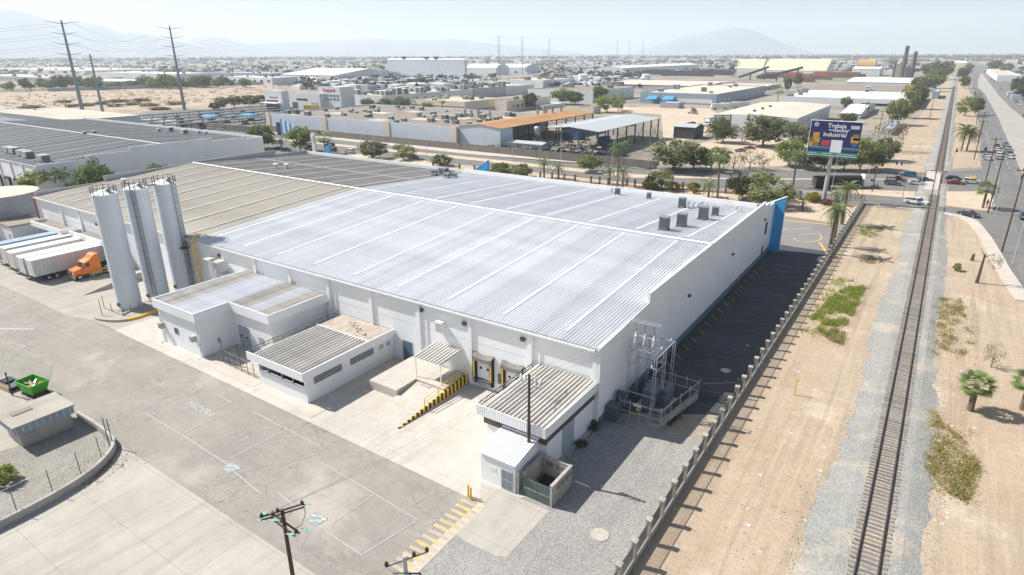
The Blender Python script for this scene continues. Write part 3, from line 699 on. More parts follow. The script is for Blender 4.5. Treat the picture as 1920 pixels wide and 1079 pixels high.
# L-shaped annex
an = thing('annex_building', 'L-shaped white annex with deep white fascia and striped ribbed roof beside silos', 'building', (-79, 38, 0), world=True)
obj('wall', MB().box(-83.5, -83.25, 38, 51.99, 0, 5.2).box(-83.24, -74.5, 38, 38.25, 0, 5.2).box(-74.49, -74.24, 38, 43, 0, 5.2).box(-74.23, -66.2, 42.9, 43.15, 0, 5.2).box(-66.19, -65.95, 42.9, 51.99, 0, 5.2), 'white_wall', an)
fa = MB().box(-83.9, -73.9, 37.6, 37.75, 5.12, 6.4).box(-83.9, -83.75, 37.751, 51.4, 5.12, 6.4).box(-74.05, -73.9, 37.751, 42.5, 5.12, 6.4).box(-73.899, -65.6, 42.5, 42.65, 5.12, 6.4).box(-65.75, -65.6, 42.651, 51.4, 5.12, 6.4)
obj('fascia', fa, 'white_wall', an)
obj('soffit', MB().box(-83.74, -74.06, 37.76, 38.0, 5.15, 5.19).box(-73.89, -65.76, 42.66, 42.9, 5.15, 5.19), 'wall_grey', an)
def alt_a(t): return 'roof_cream' if t < .18 else ('roof_white_rib' if t < .8 else 'roof_cream')
rib_roof(an, -83.7, -74.1, 37.9, 51.7, 5.95, 6.3, .5, 'roof_cream', 1, .17, lambda t: 'roof_cream' if t < .32 else 'roof_white_rib')
rib_roof(an, -74.1, -65.8, 42.75, 51.7, 6.08, 6.3, .5, 'roof_cream', 1, .17, lambda t: 'roof_cream' if t < .38 or t > .7 else 'roof_white_rib')
gb = MB()
for i in range(9): gb.cyl((-83.83, 38+i*1.5, 6.4), (-83.83, 38+i*1.5, 6.75), .03, n=5)
obj('roof_pegs', gb, 'galv', an)
for x in (-83.0, -75.3):
    ac = obj('wall_unit', MB().box(x-.35, x+.35, 37.45, 37.995, 2.2, 3.0), 'ac_green', an)
    obj('louvre', MB().box(x-.3, x+.3, 37.43, 37.448, 2.25, 2.9), 'steel_grey', ac)
w1 = obj('window', MB().box(-80.2, -79.2, 37.95, 37.995, 2.0, 3.0), 'galv', an)
obj('pane', MB().box(-80.1, -79.75, 37.94, 37.949, 2.1, 2.9).box(-79.68, -79.3, 37.94, 37.949, 2.1, 2.9), 'glass_dark', w1)
for x in (-83.35, -74.35): obj('downpipe', MB().cyl((x, 37.9, .1), (x, 37.9, 5.15), .06, n=8).box(x-.5, x+.1, 37.3, 37.7, .02, .12), 'white_trim', an)
for x, ww, hh in ((-73.2, 1.1, 3.2), (-71.95, 1.1, 3.2)):
    d = obj('door', MB().box(x, x+ww, 42.84, 42.895, .05, hh), 'door_grey', an); obj('door_pane', MB().box(x+.3, x+.7, 42.83, 42.839, 1.55, 1.85), 'black', d)
obj('window', MB().box(-68.9, -67.8, 42.84, 42.895, 1.6, 2.5), 'wall_grey', an)
# railed gate frame in the corner of the L
rg = thing('yard_gate', 'rusty steel pipe gate frame between the two white annexes', 'gate', (-66, 38.6, 0), world=True)
for (xa, ya, xb, yb) in ((-70.5, 38.6, -66.6, 38.5), (-66.6, 38.5, -62.6, 38.4), (-70.5, 38.6, -70.4, 42.6)):
    obj('rail', MB().cyl((xa, ya, 1.9), (xb, yb, 1.9), .03, n=5).cyl((xa, ya, 1.0), (xb, yb, 1.0), .03, n=5).cyl((xa, ya, .2), (xb, yb, .2), .03, n=5), 'steel_grey', rg)
for x, y, h in ((-70.5, 38.6, 3.6), (-69.2, 38.57, 1.9), (-67.9, 38.54, 1.9), (-66.6, 38.5, 2.6), (-65.2, 38.46, 1.9), (-63.9, 38.43, 1.9), (-62.6, 38.4, 2.4), (-70.45, 40.6, 1.9), (-70.4, 42.5, 1.9)):
    obj('post', MB().cyl((x, y, 0), (x, y, h), .045, n=6), 'steel_dark', rg)
obj('round_sign', MB().cyl((-70.5, 38.5, 3.3), (-70.5, 38.56, 3.3), .38, n=16), 'steel_dark', rg)
sheet('annex_pad', [(-74.2, 37.0), (-62.0, 36.9), (-62.0, 43), (-74.2, 43)], .05, 'g_pavement')

# low annex with vent screens
bn = thing('vented_building', 'low white building with ribbed cream roof and two lattice vent screens', 'building', (-58.3, 38, 0), world=True)
obj('wall', MB().box(-62.3, -62.05, 38.1, 51.98, 0, 3.1).box(-62.04, -53.8, 38.05, 38.3, 0, 1.85).box(-53.78, -53.5, 38.05, 51.98, 0, 3.1), 'white_wall', bn)
obj('inner_floor', MB().box(-62.0, -53.82, 38.35, 51.9, .02, .06), 'dark_gap', bn)
for x in (-60.5, -58, -56): obj('mullion', MB().box(x-.06, x+.06, 38.2, 38.32, 1.86, 3.0), 'steel_grey', bn)
obj('bench', MB().box(-61, -55, 40, 41, .06, 1.7), 'steel_dark', bn)
obj('fascia', MB().box(-63.5, -53.3, 37.6, 37.72, 3.02, 4.05).box(-53.42, -53.3, 37.721, 51.95, 3.02, 4.05), 'white_wall', bn)
rib_roof(bn, -62.9, -53.5, 37.9, 47.6, 3.72, 3.86, .6, 'roof_cream', 1, .19)
obj('back_roof', MB().box(-62.9, -53.44, 47.75, 51.9, 3.5, 3.86), 'tile_tan', bn)
tl = MB()
for i in range(9):
    for j in range(14): tl.box(-62.85+j*.67, -62.23+j*.67, 47.8+i*.45, 48.2+i*.45, 3.861, 3.885)
tag(obj('roof_tiles', tl, 'tile_tan', bn), kind='stuff')
obj('roof_edge', MB().box(-62.95, -53.45, 47.62, 47.74, 3.7, 4.02), 'white_trim', bn)
obj('roof_truss', truss(-63.25, 37.8, 51.5, 3.95, 4.35, 11), 'steel_dark', bn)
db = MB()
for i in range(22):
    x = -60.2+i*.22+rnd.uniform(-.2, .2); y = 50.6-i*.09+rnd.uniform(-.3, .3); db.box(x, x+rnd.uniform(.15, .6), y, y+rnd.uniform(.06, .3), 3.88, 3.9+rnd.uniform(.05, .2))
tag(obj('roof_rubble', db, 'tile_tan', bn), kind='stuff')
def lattice(y0, y1, z0, z1):
    sc = obj('vent_screen', MB().box(-53.499, -53.47, y0, y1, z0, z1), 'dark_gap', bn); m = MB(); st = .42
    k = y0-(z1-z0)
    while k < y1:
        for sgn in (0, 1):
            a, b = (k, k+(z1-z0)); za, zb = (z0, z1) if sgn == 0 else (z1, z0)
            ca, cb = max(a, y0), min(b, y1)
            if cb > ca:
                fa_ = za+(zb-za)*(ca-a)/(b-a); fb_ = za+(zb-za)*(cb-a)/(b-a)
                m.cyl((-53.45, ca, fa_), (-53.45, cb, fb_), .024, n=4)
        k += st
    obj('lattice', m, 'white_trim', sc)
lattice(39.2, 43.3, 2.0, 2.85); lattice(44.6, 48.4, 2.0, 2.85)
for y in (49.4, 50.6): obj('louvre', MB().box(-53.498, -53.46, y, y+.7, 2.1, 2.7), 'ac_green', bn)
sheet('side_path', [(-53.5, 36.5), (-50.9, 36.3), (-50.6, 52), (-53.5, 52)], .05, 'g_pavement')
obj('door', MB().box(-51.9, -50.3, WY0-.07, WY0-.006, .05, 2.9), 'door_blue', wh)

# loading platform, ramp, canopy
pf = thing('loading_platform', 'raised concrete loading platform with ramp beside striped wall', 'platform', (-46, 47, 0), world=True)
obj('slab', MB().box(-50.3, -41.62, 47.7, 51.78, 0, 1.1).box(-50.3, -45.9, 44.4, 47.69, 0, 1.1), 'g_concrete', pf)
obj('ramp', MB().prism([(-45.88, 40.0), (-41.64, 40.0), (-41.64, 47.68), (-45.88, 47.68)], -.1, [.02, .02, .85, .85]), 'g_concrete', pf)
for k in range(2): obj('step', MB().box(-44.8+k*.3, -43.4, 47.2-k*.35, 47.69-k*.35, .4, 1.0-.18*k-.12), 'kerb', pf)
sw = thing('striped_wall', 'sloping low wall painted in black and yellow stripes with yellow handrail', 'wall', (-41.4, 46, 0), world=True)
N = 34
for i in range(N):
    y0 = 40.0+i*(51.7-40)/N; y1 = 40.0+(i+1)*(51.7-40)/N
    t0 = .06+1.25*(y0-40)/11.7; t1 = .06+1.25*(y1-40)/11.7
    obj('stripe', MB().yz([(y0, 0), (y1, 0), (y1, t1), (y0, t0)], -41.6, -41.38), 'yellow' if i % 2 else 'black', sw)
def wz(y): return .06+1.25*(y-40)/11.7
obj('handrail', MB().cyl((-41.5, 44.2, wz(44.2)+1.0), (-41.5, 51.6, wz(51.6)+1.0), .05, n=6).cyl((-41.5, 44.2, wz(44.2)+.5), (-41.5, 51.6, wz(51.6)+.5), .04, n=6), 'yellow', sw)
for y in (44.2, 46.6, 49.1, 51.55): obj('rail_post', MB().cyl((-41.5, y, wz(y)), (-41.5, y, wz(y)+1.02), .05, n=6), 'yellow', sw)
cp = thing('loading_canopy', 'small ribbed canopy on two white posts over the loading platform', 'canopy', (-44.3, 50, 0), world=True)
rib_roof(cp, -46.35, -42.25, 48.0, 51.9, 3.85, 4.15, .44, 'roof_cream', 1, .12)
obj('frame', MB().box(-46.35, -42.25, 48.02, 48.12, 3.68, 3.84).box(-46.33, -46.25, 48.13, 51.78, 3.72, 3.85).box(-42.35, -42.27, 48.13, 51.78, 3.72, 3.85), 'white_trim', cp)
for x in (-46.2, -42.4): obj('post', MB().box(x-.05, x+.05, 48.1, 48.2, 1.1, 3.68), 'white_trim', cp)

# right-hand annex with corrugated fascia, and the lean-to hut in front
dn = thing('corner_building', 'cream ribbed roof building with corrugated fascia at the warehouse corner', 'building', (-28.5, 42, 0), world=True)
obj('wall', MB().box(-31.6, -31.35, 42.3, 51.98, 0, 4.3).box(-31.34, -25.0, 42.3, 42.55, 0, 4.3).box(-24.98, -24.72, 42.3, 51.98, 0, 4.3), 'white_wall', dn)
obj('dark_band', MB().box(-31.8, -24.62, 42.1, 42.22, 3.15, 4.38).box(-24.71, -24.6, 42.23, 51.7, 3.4, 4.38).box(-31.7, -24.62, 42.23, 51.7, 4.32, 4.4), 'stem_brown', dn)
cor = MB(); n = 36
for i in range(n):
    x = -32.2+7.85*i/n; ww = 7.85/n
    cor.add([(x, 41.42, 4.35), (x+ww*.5, 41.38, 4.35), (x+ww, 41.42, 4.35), (x, 41.42, 5.45), (x+ww*.5, 41.38, 5.45), (x+ww, 41.42, 5.45), (x, 41.48, 4.35), (x+ww, 41.48, 4.35), (x, 41.48, 5.45), (x+ww, 41.48, 5.45)],
            [(0, 1, 4, 3), (1, 2, 5, 4), (3, 4, 5, 9, 8), (7, 6, 8, 9), (6, 7, 2, 1, 0)])
obj('corrugated_fascia', cor, 'white_wall', dn)
obj('side_fascia', MB().box(-24.42, -24.33, 41.42, 51.75, 4.35, 5.4), 'white_wall', dn)
rib_roof(dn, -31.7, -24.45, 41.6, 51.8, 5.12, 5.3, .46, 'roof_cream', 1, .18)
obj('roof_truss', truss(-32.05, 41.6, 51.6, 5.05, 5.5, 9), 'steel_dark', dn)
for y0 in (45.2, 46.4): obj('door', MB().box(-24.718, -24.66, y0, y0+1.15, .05, 3.38), 'door_grey', dn)
obj('footing', MB().box(-24.7, -24.35, 42.2, 51.9, 0, .25), 'kerb', dn)
obj('roof_cable', MB().tube([(-26.2, 48.6, 5.5), (-25.7, 47.5, 5.45), (-25.9, 46.0, 5.42), (-25.3, 44.6, 5.4)], .025), 'rubber', dn)
hu = thing('lean_to_hut', 'small white lean-to hut with weathered ribbed roof and grey glazed door', 'hut', (-27.4, 40, 0), world=True)
obj('wall', MB().box(-29.3, -25.5, 38.2, 38.4, 0, 3.0).yz([(38.41, 0), (42.28, 0), (42.28, 3.7), (38.41, 3.0)], -29.3, -29.1).yz([(38.41, 0), (42.28, 0), (42.28, 3.7), (38.41, 3.0)], -25.7, -25.5), 'white_wall', hu)
rib_roof(hu, -29.45, -25.35, 38.0, 42.28, 3.04, 3.78, .8, 'roof_cream', 3, .05, lambda t: 'roof_white_rib')
hd = obj('door', MB().box(-27.0, -25.75, 38.13, 38.195, .1, 2.2), 'galv', hu)
for a in (0, 1):
    for b in (0, 1): obj('pane', MB().box(-26.92+a*.6, -26.42+a*.6, 38.115, 38.129, .2+b*1.0, 1.1+b*1.0), 'glass_blue', hd)
obj('louvre', MB().box(-28.2, -27.6, 38.17, 38.195, 1.5, 1.9), 'trailer_white', hu)
ys = thing('yellow_frame', 'small yellow pipe frame standing at the hut corner', 'frame', (-29.6, 41.6, 0), world=True)
obj('rail', MB().tube([(-29.75, 41.4, 0), (-29.75, 41.4, 1.1), (-29.75, 42.2, 1.1), (-29.75, 42.2, 0)], .05, 6), 'yellow', ys)
# block enclosure
en = thing('block_enclosure', 'roofless concrete block enclosure with dark double gate', 'enclosure', (-23.4, 40, 0), world=True)
obj('wall', MB().box(-25.05, -24.85, 38.72, 42.0, 0, 2.15).box(-24.84, -22.06, 41.8, 42.0, 0, 2.15).box(-22.05, -21.85, 38.42, 42.0, 0, 2.15), 'block_wall', en)
obj('coping', MB().box(-25.1, -24.8, 38.7, 42.05, 2.152, 2.24).box(-24.79, -22.11, 41.77, 42.05, 2.152, 2.24).box(-22.1, -21.8, 38.4, 42.05, 2.152, 2.24), 'kerb', en)
for y in (39.3, 40.0, 40.7, 41.3):
    v = obj('vent_block', MB().box(-21.848, -21.83, y, y+.5, 1.3, 1.75), 'block_dark', en)
for x in (-24.4, -23.3):
    v = obj('vent_block', MB().box(x, x+.7, 41.78, 41.798, 1.35, 1.8), 'block_dark', en)
bl = MB()
for k in range(10):
    z = .2+.2*k
    bl.box(-21.849, -21.844, 38.45, 41.98, z-.012, z)
tag(obj('block_joints', bl, 'block_dark', en), kind='stuff')
for a, b in ((-24.85, -23.42), (-23.4, -22.06)):
    g = obj('gate_leaf', MB().box(a, b, 38.44, 38.52, .05, 1.95), 'cabinet_green', en); obj('gate_bar', MB().box(a+.02, b-.02, 38.42, 38.438, .9, 1.0), 'steel_grey', g)
obj('inner_heap', MB().prism([(-24.6, 39.3), (-22.4, 39.2), (-22.3, 41.5), (-24.5, 41.6)], .02, [.1, .2, .5, .45]), 'black', en)
sp = thing('drain_pipe_stand', 'thin grey pipe upright between hut and block enclosure', 'pipe', (-25.25, 38.3, 0), world=True)
obj('pipe', MB().cyl((-25.25, 38.3, 0), (-25.25, 38.3, 2.4), .05, n=6), 'galv', sp); obj('cap', MB().box(-25.33, -25.17, 38.22, 38.38, 2.4, 2.46), 'galv', sp)

# ================================================================ SILOS AND THE WEST END OF THE YARD
def silo(x, y, label, ladder=None, h=17.9, r=1.68):
    t = thing('silo', label, 'silo', (x, y, 0), 0, 'three tall white silos')
    sh = obj('shell', MB().lathe([(r, .15), (r, h*.25), (r, h*.5), (r, h*.75), (r, h)], 40), 'silo_white', t, (0, 0, 0), smooth=True)
    for z in (h*.34, h*.67): obj('weld_seam', MB().lathe([(r+.004, z), (r+.015, z+.02), (r+.004, z+.05)], 40), 'silo_white', sh, (0, 0, 0), smooth=True)
    obj('base', MB().lathe([(r+.35, 0), (r+.35, .15), (r+.1, .16)], 32), 'kerb', t, (0, 0, 0))
    obj('roof', MB().lathe([(r+.06, h-.02), (r+.06, h+.08), (r*.45, h+.5), (.3, h+.62)], 40), 'silo_top', t, (0, 0, 0))
    rl = MB(); n = 14
    for i in range(n):
        a = 2*math.pi*i/n; b = 2*math.pi*(i+1)/n
        p = (math.cos(a)*r, math.sin(a)*r); q = (math.cos(b)*r, math.sin(b)*r)
        rl.cyl((p[0], p[1], h), (p[0], p[1], h+1.15), .045, n=5)
        for z in (.6, 1.1): rl.cyl((p[0], p[1], h+z), (q[0], q[1], h+z), .03, n=4)
    obj('guard_rail', rl, 'steel_dark', t, (0, 0, 0))
    obj('hatch', MB().lathe([(.35, h+.5), (.35, h+.85), (.2, h+.92)], 12, (.8, .3)), 'steel_grey', t, (0, 0, 0))
    obj('valve', MB().cyl((.6, -r-.02, .9), (.6, -r-.35, .9), .14, n=8).cyl((.2, -r+.02, 1.0), (.2, -r-.2, 1.0), .25, n=10), 'steel_dark', t, (0, 0, 0))
    if ladder is not None:
        ux, uy = math.cos(ladder), math.sin(ladder); vx, vy = -uy, ux
        lm = MB()
        for s in (-.25, .25):
            bx, by = ux*(r+.22)+vx*s, uy*(r+.22)+vy*s; lm.cyl((bx, by, 1.0), (bx, by, h+1.1), .035, n=5)
        z = 1.2
        while z < h+1:
            lm.cyl((ux*(r+.22)-vx*.25, uy*(r+.22)-vy*.25, z), (ux*(r+.22)+vx*.25, uy*(r+.22)+vy*.25, z), .02, n=4); z += .4
        obj('ladder', lm, 'steel_dark', t, (0, 0, 0)); cg = MB(); z = 3.0
        while z < h+1:
            pts = [(ux*(r+.22+.62*math.sin(a))+vx*.36*math.cos(a), uy*(r+.22+.62*math.sin(a))+vy*.36*math.cos(a), z) for a in [math.pi*k/6 for k in range(7)]]
            cg.tube(pts, .022, 4); z += 1.1
        for k in (1, 2.2, 3, 3.8, 5):
            a = math.pi*k/6; p = (ux*(r+.22+.62*math.sin(a))+vx*.36*math.cos(a), uy*(r+.22+.62*math.sin(a))+vy*.36*math.cos(a)); cg.cyl((p[0], p[1], 3.0), (p[0], p[1], h+.9), .018, n=4)
        obj('ladder_cage', cg, 'steel_dark', t, (0, 0, 0))
    return t
silo(-100.5, 41.8, 'white silo nearest the yard, front of the row of three')
s2 = silo(-100.65, 46.35, 'middle white silo of the row, weathered, with ladder down its face', R(-38))
s3 = silo(-101.0, 51.0, 'rear white silo of the row with caged ladder down its right side', R(8))
obj('catwalk', MB().box(-.4, .4, -3.0, -1.6, 17.95, 18.05).cyl((-.4, -3.0, 18), (-.4, -3.0, 19.1), .04, n=5).cyl((.4, -3.0, 18), (.4, -3.0, 19.1), .04, n=5).cyl((.4, -2.0, 18), (.4, -2.0, 19.1), .04, n=5).cyl((.4, -3.0, 19.1), (.4, -1.6, 19.1), .03, n=5).cyl((-.4, -3.0, 19.1), (-.4, -1.6, 19.1), .03, n=5), 'steel_dark', s3, (0, 0, 0))
obj('service_platform', MB().box(1.7, 3.1, -.6, .6, 7.5, 7.62).tube([(3.1, -.6, 7.6), (3.1, -.6, 8.6), (3.1, .6, 8.6), (3.1, .6, 7.6)], .035), 'steel_dark', s3, (0, 0, 0))
kb = thing('silo_kerb', 'low kerb wall round the silos, partly painted yellow', 'kerb', (-97, 38, 0), world=True)
pts = PX('178 595 185 601 215 604 240 602 260 597 285 588 303 580')
obj('kerb', strip(smooth_path(pts[:4]), .3, 0, .35), 'kerb', kb); obj('painted_kerb', strip(smooth_path(pts[3:]), .3, 0, .36), 'yellow', kb)
kb2 = thing('silo_fence_rail', 'broken low pipe fence at the foot of the front silo', 'fence', (-99, 37.5, 0), world=True)
fp = PX('192 592 196 578 210 584 231 592 246 584 262 577')
for i, p in enumerate(fp): obj('post', MB().cyl((p[0], p[1], 0), (p[0], p[1], (2.6, 2.0, 1.3, 1.4, 1.0, .9)[i]), .05, n=6), 'steel_dark', kb2)
obj('sill', strip(fp[1:], .2, 0, .25), 'block_wall', kb2)

# yellow caged ladder on the warehouse wall
yl = thing('wall_ladder', 'tall yellow caged ladder against the warehouse wall behind the silos', 'ladder', (-96.2, 51.6, 0), world=True)
lx, ly, lt = -96.2, 51.45, 9.9
lm = MB()
for s in (-.3, .3): lm.cyl((lx+s, ly, 0), (lx+s, ly, lt), .07, n=6)
for k in range(24): lm.cyl((lx-.3, ly, .4+k*.4), (lx+.3, ly, .4+k*.4), .025, n=4)
obj('stiles', lm, 'yellow', yl); cg = MB()
for k in range(9):
    z = 2.4+k*.9; cg.tube([(lx+.42*math.cos(a), ly-.75*math.sin(a), z) for a in [math.pi*i/6 for i in range(7)]], .03, 4)
for i in range(1, 6):
    a = math.pi*i/6; cg.cyl((lx+.42*math.cos(a), ly-.75*math.sin(a), 2.4), (lx+.42*math.cos(a), ly-.75*math.sin(a), 9.7), .022, n=4)
obj('cage', cg, 'yellow', yl)
obj('top_rail', MB().tube([(lx+.3, ly, 9.9), (lx+.3, ly+1.2, 9.9), (lx+2.4, ly+1.3, 9.9), (lx+2.4, ly+1.3, 9.2)], .05, 6).tube([(lx-.3, ly, 9.9), (lx-.3, ly+1.2, 9.9), (lx-.3, ly+1.2, 9.2)], .05, 6), 'yellow', yl)
# service ducts beside the ladder
du = thing('wall_ducts', 'white pipes and small awnings clustered on the warehouse wall behind the annex', 'ducts', (-91, 51, 0), world=True)
for x, z0, z1 in ((-92.6, .2, 6.5), (-91.9, .2, 6.2), (-91.2, .2, 5.0)): obj('pipe', MB().cyl((x, 51.3, z0), (x, 51.3, z1), .16, n=10), 'white_trim', du)
for x0, x1, z in ((-92.6, -88.8, 6.9), (-89.6, -86.6, 4.9)):
    a = obj('awning', MB().box(x0, x1, 50.5, 51.79, z, z+.08), 'roof_cream', du); obj('awning_edge', MB().box(x0, x1, 50.42, 50.499, z-.1, z+.1), 'white_trim', a)
obj('box', MB().box(-89.4, -85.6, 50.3, 51.78, 0, 4.6), 'white_wall', du)

def trailer(x, y0, y1, label, mat='trailer_white', side='trailer_side', group='box trailers backed to the dock', h=4.1, wd=2.55, rz=None, loc=None):
    t = thing('box_trailer', label, 'trailer', (x, (y0+y1)/2, 0) if loc is None else loc, rz or 0, group)
    l = (y1-y0)/2; hw = wd/2
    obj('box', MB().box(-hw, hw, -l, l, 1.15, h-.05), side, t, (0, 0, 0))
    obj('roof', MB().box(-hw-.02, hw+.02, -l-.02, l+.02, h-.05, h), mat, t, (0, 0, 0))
    rb = MB()
    n = int((y1-y0)/1.2)
    for i in range(n+1):
        yy = -l+.1+i*(2*l-.2)/n
        for s in (-1, 1): rb.box(s*hw+(0 if s > 0 else -.025), s*hw+(.025 if s > 0 else 0), yy-.03, yy+.03, 1.2, h-.1)
    tag(obj('side_ribs', rb, mat, t, (0, 0, 0)), kind='stuff')
    for s in (-1, 0):
        d = obj('rear_door', MB().box(s*hw+.03, (s+1)*hw-.03, -l-.05, -l-.002, 1.2, h-.1), mat, t, (0, 0, 0))
        obj('lock_rod', MB().cyl((s*hw+.5, -l-.08, 1.2), (s*hw+.5, -l-.08, h-.12), .025, n=5), 'galv', d, (0, 0, 0))
    for s in (-1, 1):
        for k in (0, 1.25):
            wh_ = obj('wheel', MB().cyl((s*(hw-.5), -l+2.0+k, .5), (s*(hw-.02), -l+2.0+k, .5), .5, n=16), 'rubber', t, (0, 0, 0))
            obj('rim', MB().cyl((s*(hw-.1), -l+2.0+k, .5), (s*(hw-.005), -l+2.0+k, .5), .26, n=12), 'galv', wh_, (0, 0, 0))
    obj('chassis', MB().box(-.5, .5, -l+.2, l-.5, .9, 1.14).box(-hw+.1, hw-.1, -l+.05, -l+.2, .5, .65), 'black', t, (0, 0, 0))
    for s in (-1, 1): obj('landing_leg', MB().box(s*.8-.08, s*.8+.08, l-2.8, l-2.6, .02, 1.14), 'steel_dark', t, (0, 0, 0))
    return t
trailer(-126.25, 38.2, 51.0, 'white box trailer closest to the orange truck cab')
trailer(-129.3, 38.0, 51.0, 'white box trailer second from the orange truck cab')
trailer(-134.2, 38.2, 51.2, 'beige-topped box trailer third from the orange truck cab', 'trailer_cream', 'trailer_white')
trailer(-138.6, 38.6, 51.2, 'long blue-grey ribbed trailer with cream roof near the grey tank', 'trailer_cream', 'trailer_blue')
trailer(-142.6, 38.8, 51.2, 'blue-roofed trailer at the far left beside the grey tank', 'trailer_blue', 'trailer_blue')

def tractor(label, loc, rz, body, group=None, sleeper=True):
    t = thing('truck_cab', label, 'truck', loc, rz, group)                 # drives towards -y in its own frame
    prof = [(-3.0, .75), (-3.05, 1.2), (-2.9, 1.75), (-1.55, 2.05), (-1.05, 2.85), (-.75, 3.05), (-.2, 3.2), (.35, 3.75), (.95, 3.95), (1.5, 3.9), (1.5, .85)]
    b = MB(); hw = 1.12
    b.yz(prof[:4]+[(-1.45, .85), (-1.6, .75)], -hw+.1, hw-.1)
    b.yz([(-1.55, .85), (-1.55, 2.05), (-1.05, 2.85), (-.75, 3.02), (1.5, 3.05), (1.5, .85)], -hw, hw)
    b.yz([(-.7, 3.02), (.0, 3.25), (.5, 3.8), (1.0, 3.98), (1.5, 3.95), (1.5, 3.06)], -hw+.06, hw-.06)
    obj('body', b, body, t, (0, 0, 0))
    obj('windscreen', MB().add([(-.95, -1.56, 2.1), (.95, -1.56, 2.1), (.9, -1.1, 2.82), (-.9, -1.1, 2.82), (-.95, -1.52, 2.08), (.95, -1.52, 2.08)], [(0, 1, 2, 3), (0, 4, 5, 1)]), 'glass_dark', t, (0, 0, 0))
    for s in (-1, 1):
        obj('side_window', MB().box(s*hw+(0 if s > 0 else -.015), s*hw+(.015 if s > 0 else 0), -1.0, -.25, 2.05, 2.7), 'glass_dark', t, (0, 0, 0))
        d = obj('door', MB().box(s*hw+(0 if s > 0 else -.01), s*hw+(.01 if s > 0 else 0), -1.15, -.1, 1.0, 2.0), body, t, (0, 0, 0)); obj('handle', MB().box(s*hw+s*.01-.01, s*hw+s*.04+.0, -.3, -.15, 1.75, 1.8), 'chrome', d, (0, 0, 0))
        obj('mirror', MB().box(s*1.28-.06, s*1.28+.06, -1.4, -1.3, 1.9, 2.5), 'black', t, (0, 0, 0))
        obj('headlight', MB().box(s*.8-.2, s*.8+.2, -3.08, -3.0, 1.15, 1.45), 'lens_clear', t, (0, 0, 0))
        obj('fairing', MB().box(s*hw-.12, s*hw+.02, -.6, 1.5, .35, .84), 'chrome', t, (0, 0, 0))
        for y in (-2.2, 2.5, 3.8):
            w_ = obj('wheel', MB().cyl((s*(.75), y, .52), (s*1.13, y, .52), .52, n=18), 'rubber', t, (0, 0, 0)); obj('rim', MB().cyl((s*1.05, y, .52), (s*1.145, y, .52), .28, n=14), 'chrome', w_, (0, 0, 0))
    obj('grille', MB().box(-.6, .6, -3.09, -3.02, .95, 1.7), 'chrome', t, (0, 0, 0)); obj('bumper', MB().box(-1.1, 1.1, -3.2, -2.95, .4, .8), 'chrome', t, (0, 0, 0))
    obj('chassis', MB().box(-.45, .45, -2.6, 4.6, .55, .85), 'black', t, (0, 0, 0)); obj('fifth_wheel', MB().box(-.5, .5, 2.6, 3.5, .86, 1.05), 'steel_dark', t, (0, 0, 0))
    obj('fuel_tank', MB().cyl((1.0, -.2, .6), (1.0, 1.4, .6), .3, n=12).cyl((-1.0, -.2, .6), (-1.0, 1.4, .6), .3, n=12), 'chrome', t, (0, 0, 0))
    return t
tractor('orange semi truck cab parked beside the white trailers', (-121.6, 45.4, 0), 0, 'orange')
cr = thing('guard_frame', 'yellow pipe guard rail beside the orange truck cab', 'guard rail', (-119.8, 46.5, 0), world=True)
obj('rail', MB().tube([(-120.1, 45.2, 0), (-120.1, 45.2, 1.1), (-120.1, 48.6, 1.1), (-120.1, 48.6, 0)], .06, 6).cyl((-120.1, 45.2, .6), (-120.1, 48.6, .6), .05, n=6), 'yellow', cr)
bw = thing('dock_divider', 'low sloping concrete wall on the apron left of the front silo', 'wall', (-110, 42, 0), world=True)
obj('slab', MB().yz([(39.5, 0), (51.5, 0), (51.5, 1.2), (46, 1.1)], -112.2, -111.9), 'kerb', bw); obj('coping', MB().box(-112.25, -111.85, 46, 51.5, 1.21, 1.28), 'kerb', bw)
# canopies over the docks and the side store
for nm, lb, x0, x1, y0 in (('dock_canopy', 'flat white concrete dock canopy with gravel roof, left of the silos', -153.0, -139.4, 48.6), ('dock_canopy', 'flat white concrete dock canopy half hidden behind the front silo', -137.5, -122.0, 49.4)):
    t = thing(nm, lb, 'canopy', ((x0+x1)/2, 50, 0), 0, 'flat dock canopies', world=True)
    obj('edge_beam', parapet(MB(), x0, x1, y0, 51.78, 4.0, 5.0, .25, 'sew'), 'white_trim', t); obj('roof_slab', MB().box(x0+.26, x1-.26, y0+.26, 51.77, 4.1, 4.4), 'roof_brown', t)
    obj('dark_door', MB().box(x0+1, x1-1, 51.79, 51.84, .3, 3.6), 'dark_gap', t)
sb = thing('side_store', 'low flat-roofed white store between grey tank and warehouse corner', 'store', (-158.8, 50, 0), world=True)
obj('wall', MB().box(-163, -154.6, 45.5, 51.5, 0, 4.0), 'wall_pale', sb); obj('roof', MB().box(-163.2, -154.4, 45.3, 51.7, 4.0, 4.3), 'roof_brown', sb); obj('door', MB().box(-156.8, -155.8, 45.42, 45.49, 0, 2.4), 'door_grey', sb)
tk = thing('storage_tank', 'wide grey cylindrical storage tank at the left edge', 'tank', (-170.5, 49.5, 0))
obj('shell', MB().lathe([(7.6, 0), (7.6, 3), (7.6, 6), (7.6, 8.6)], 48), 'steel_grey', tk, (0, 0, 0), smooth=True); obj('roof', MB().lathe([(7.7, 8.62), (7.7, 8.75), (4, 9.1), (.3, 9.3)], 48), 'roof_flat_peach', tk, (0, 0, 0), smooth=True)
obj('rib', MB().lathe([(7.62, 4.2), (7.68, 4.3), (7.62, 4.4)], 48), 'steel_grey', tk, (0, 0, 0))
lx = MB()
for s in (-.25, .25): lx.cyl((4.9+s, -6.0, 0), (4.9+s, -6.0, 9.2), .04, n=5)
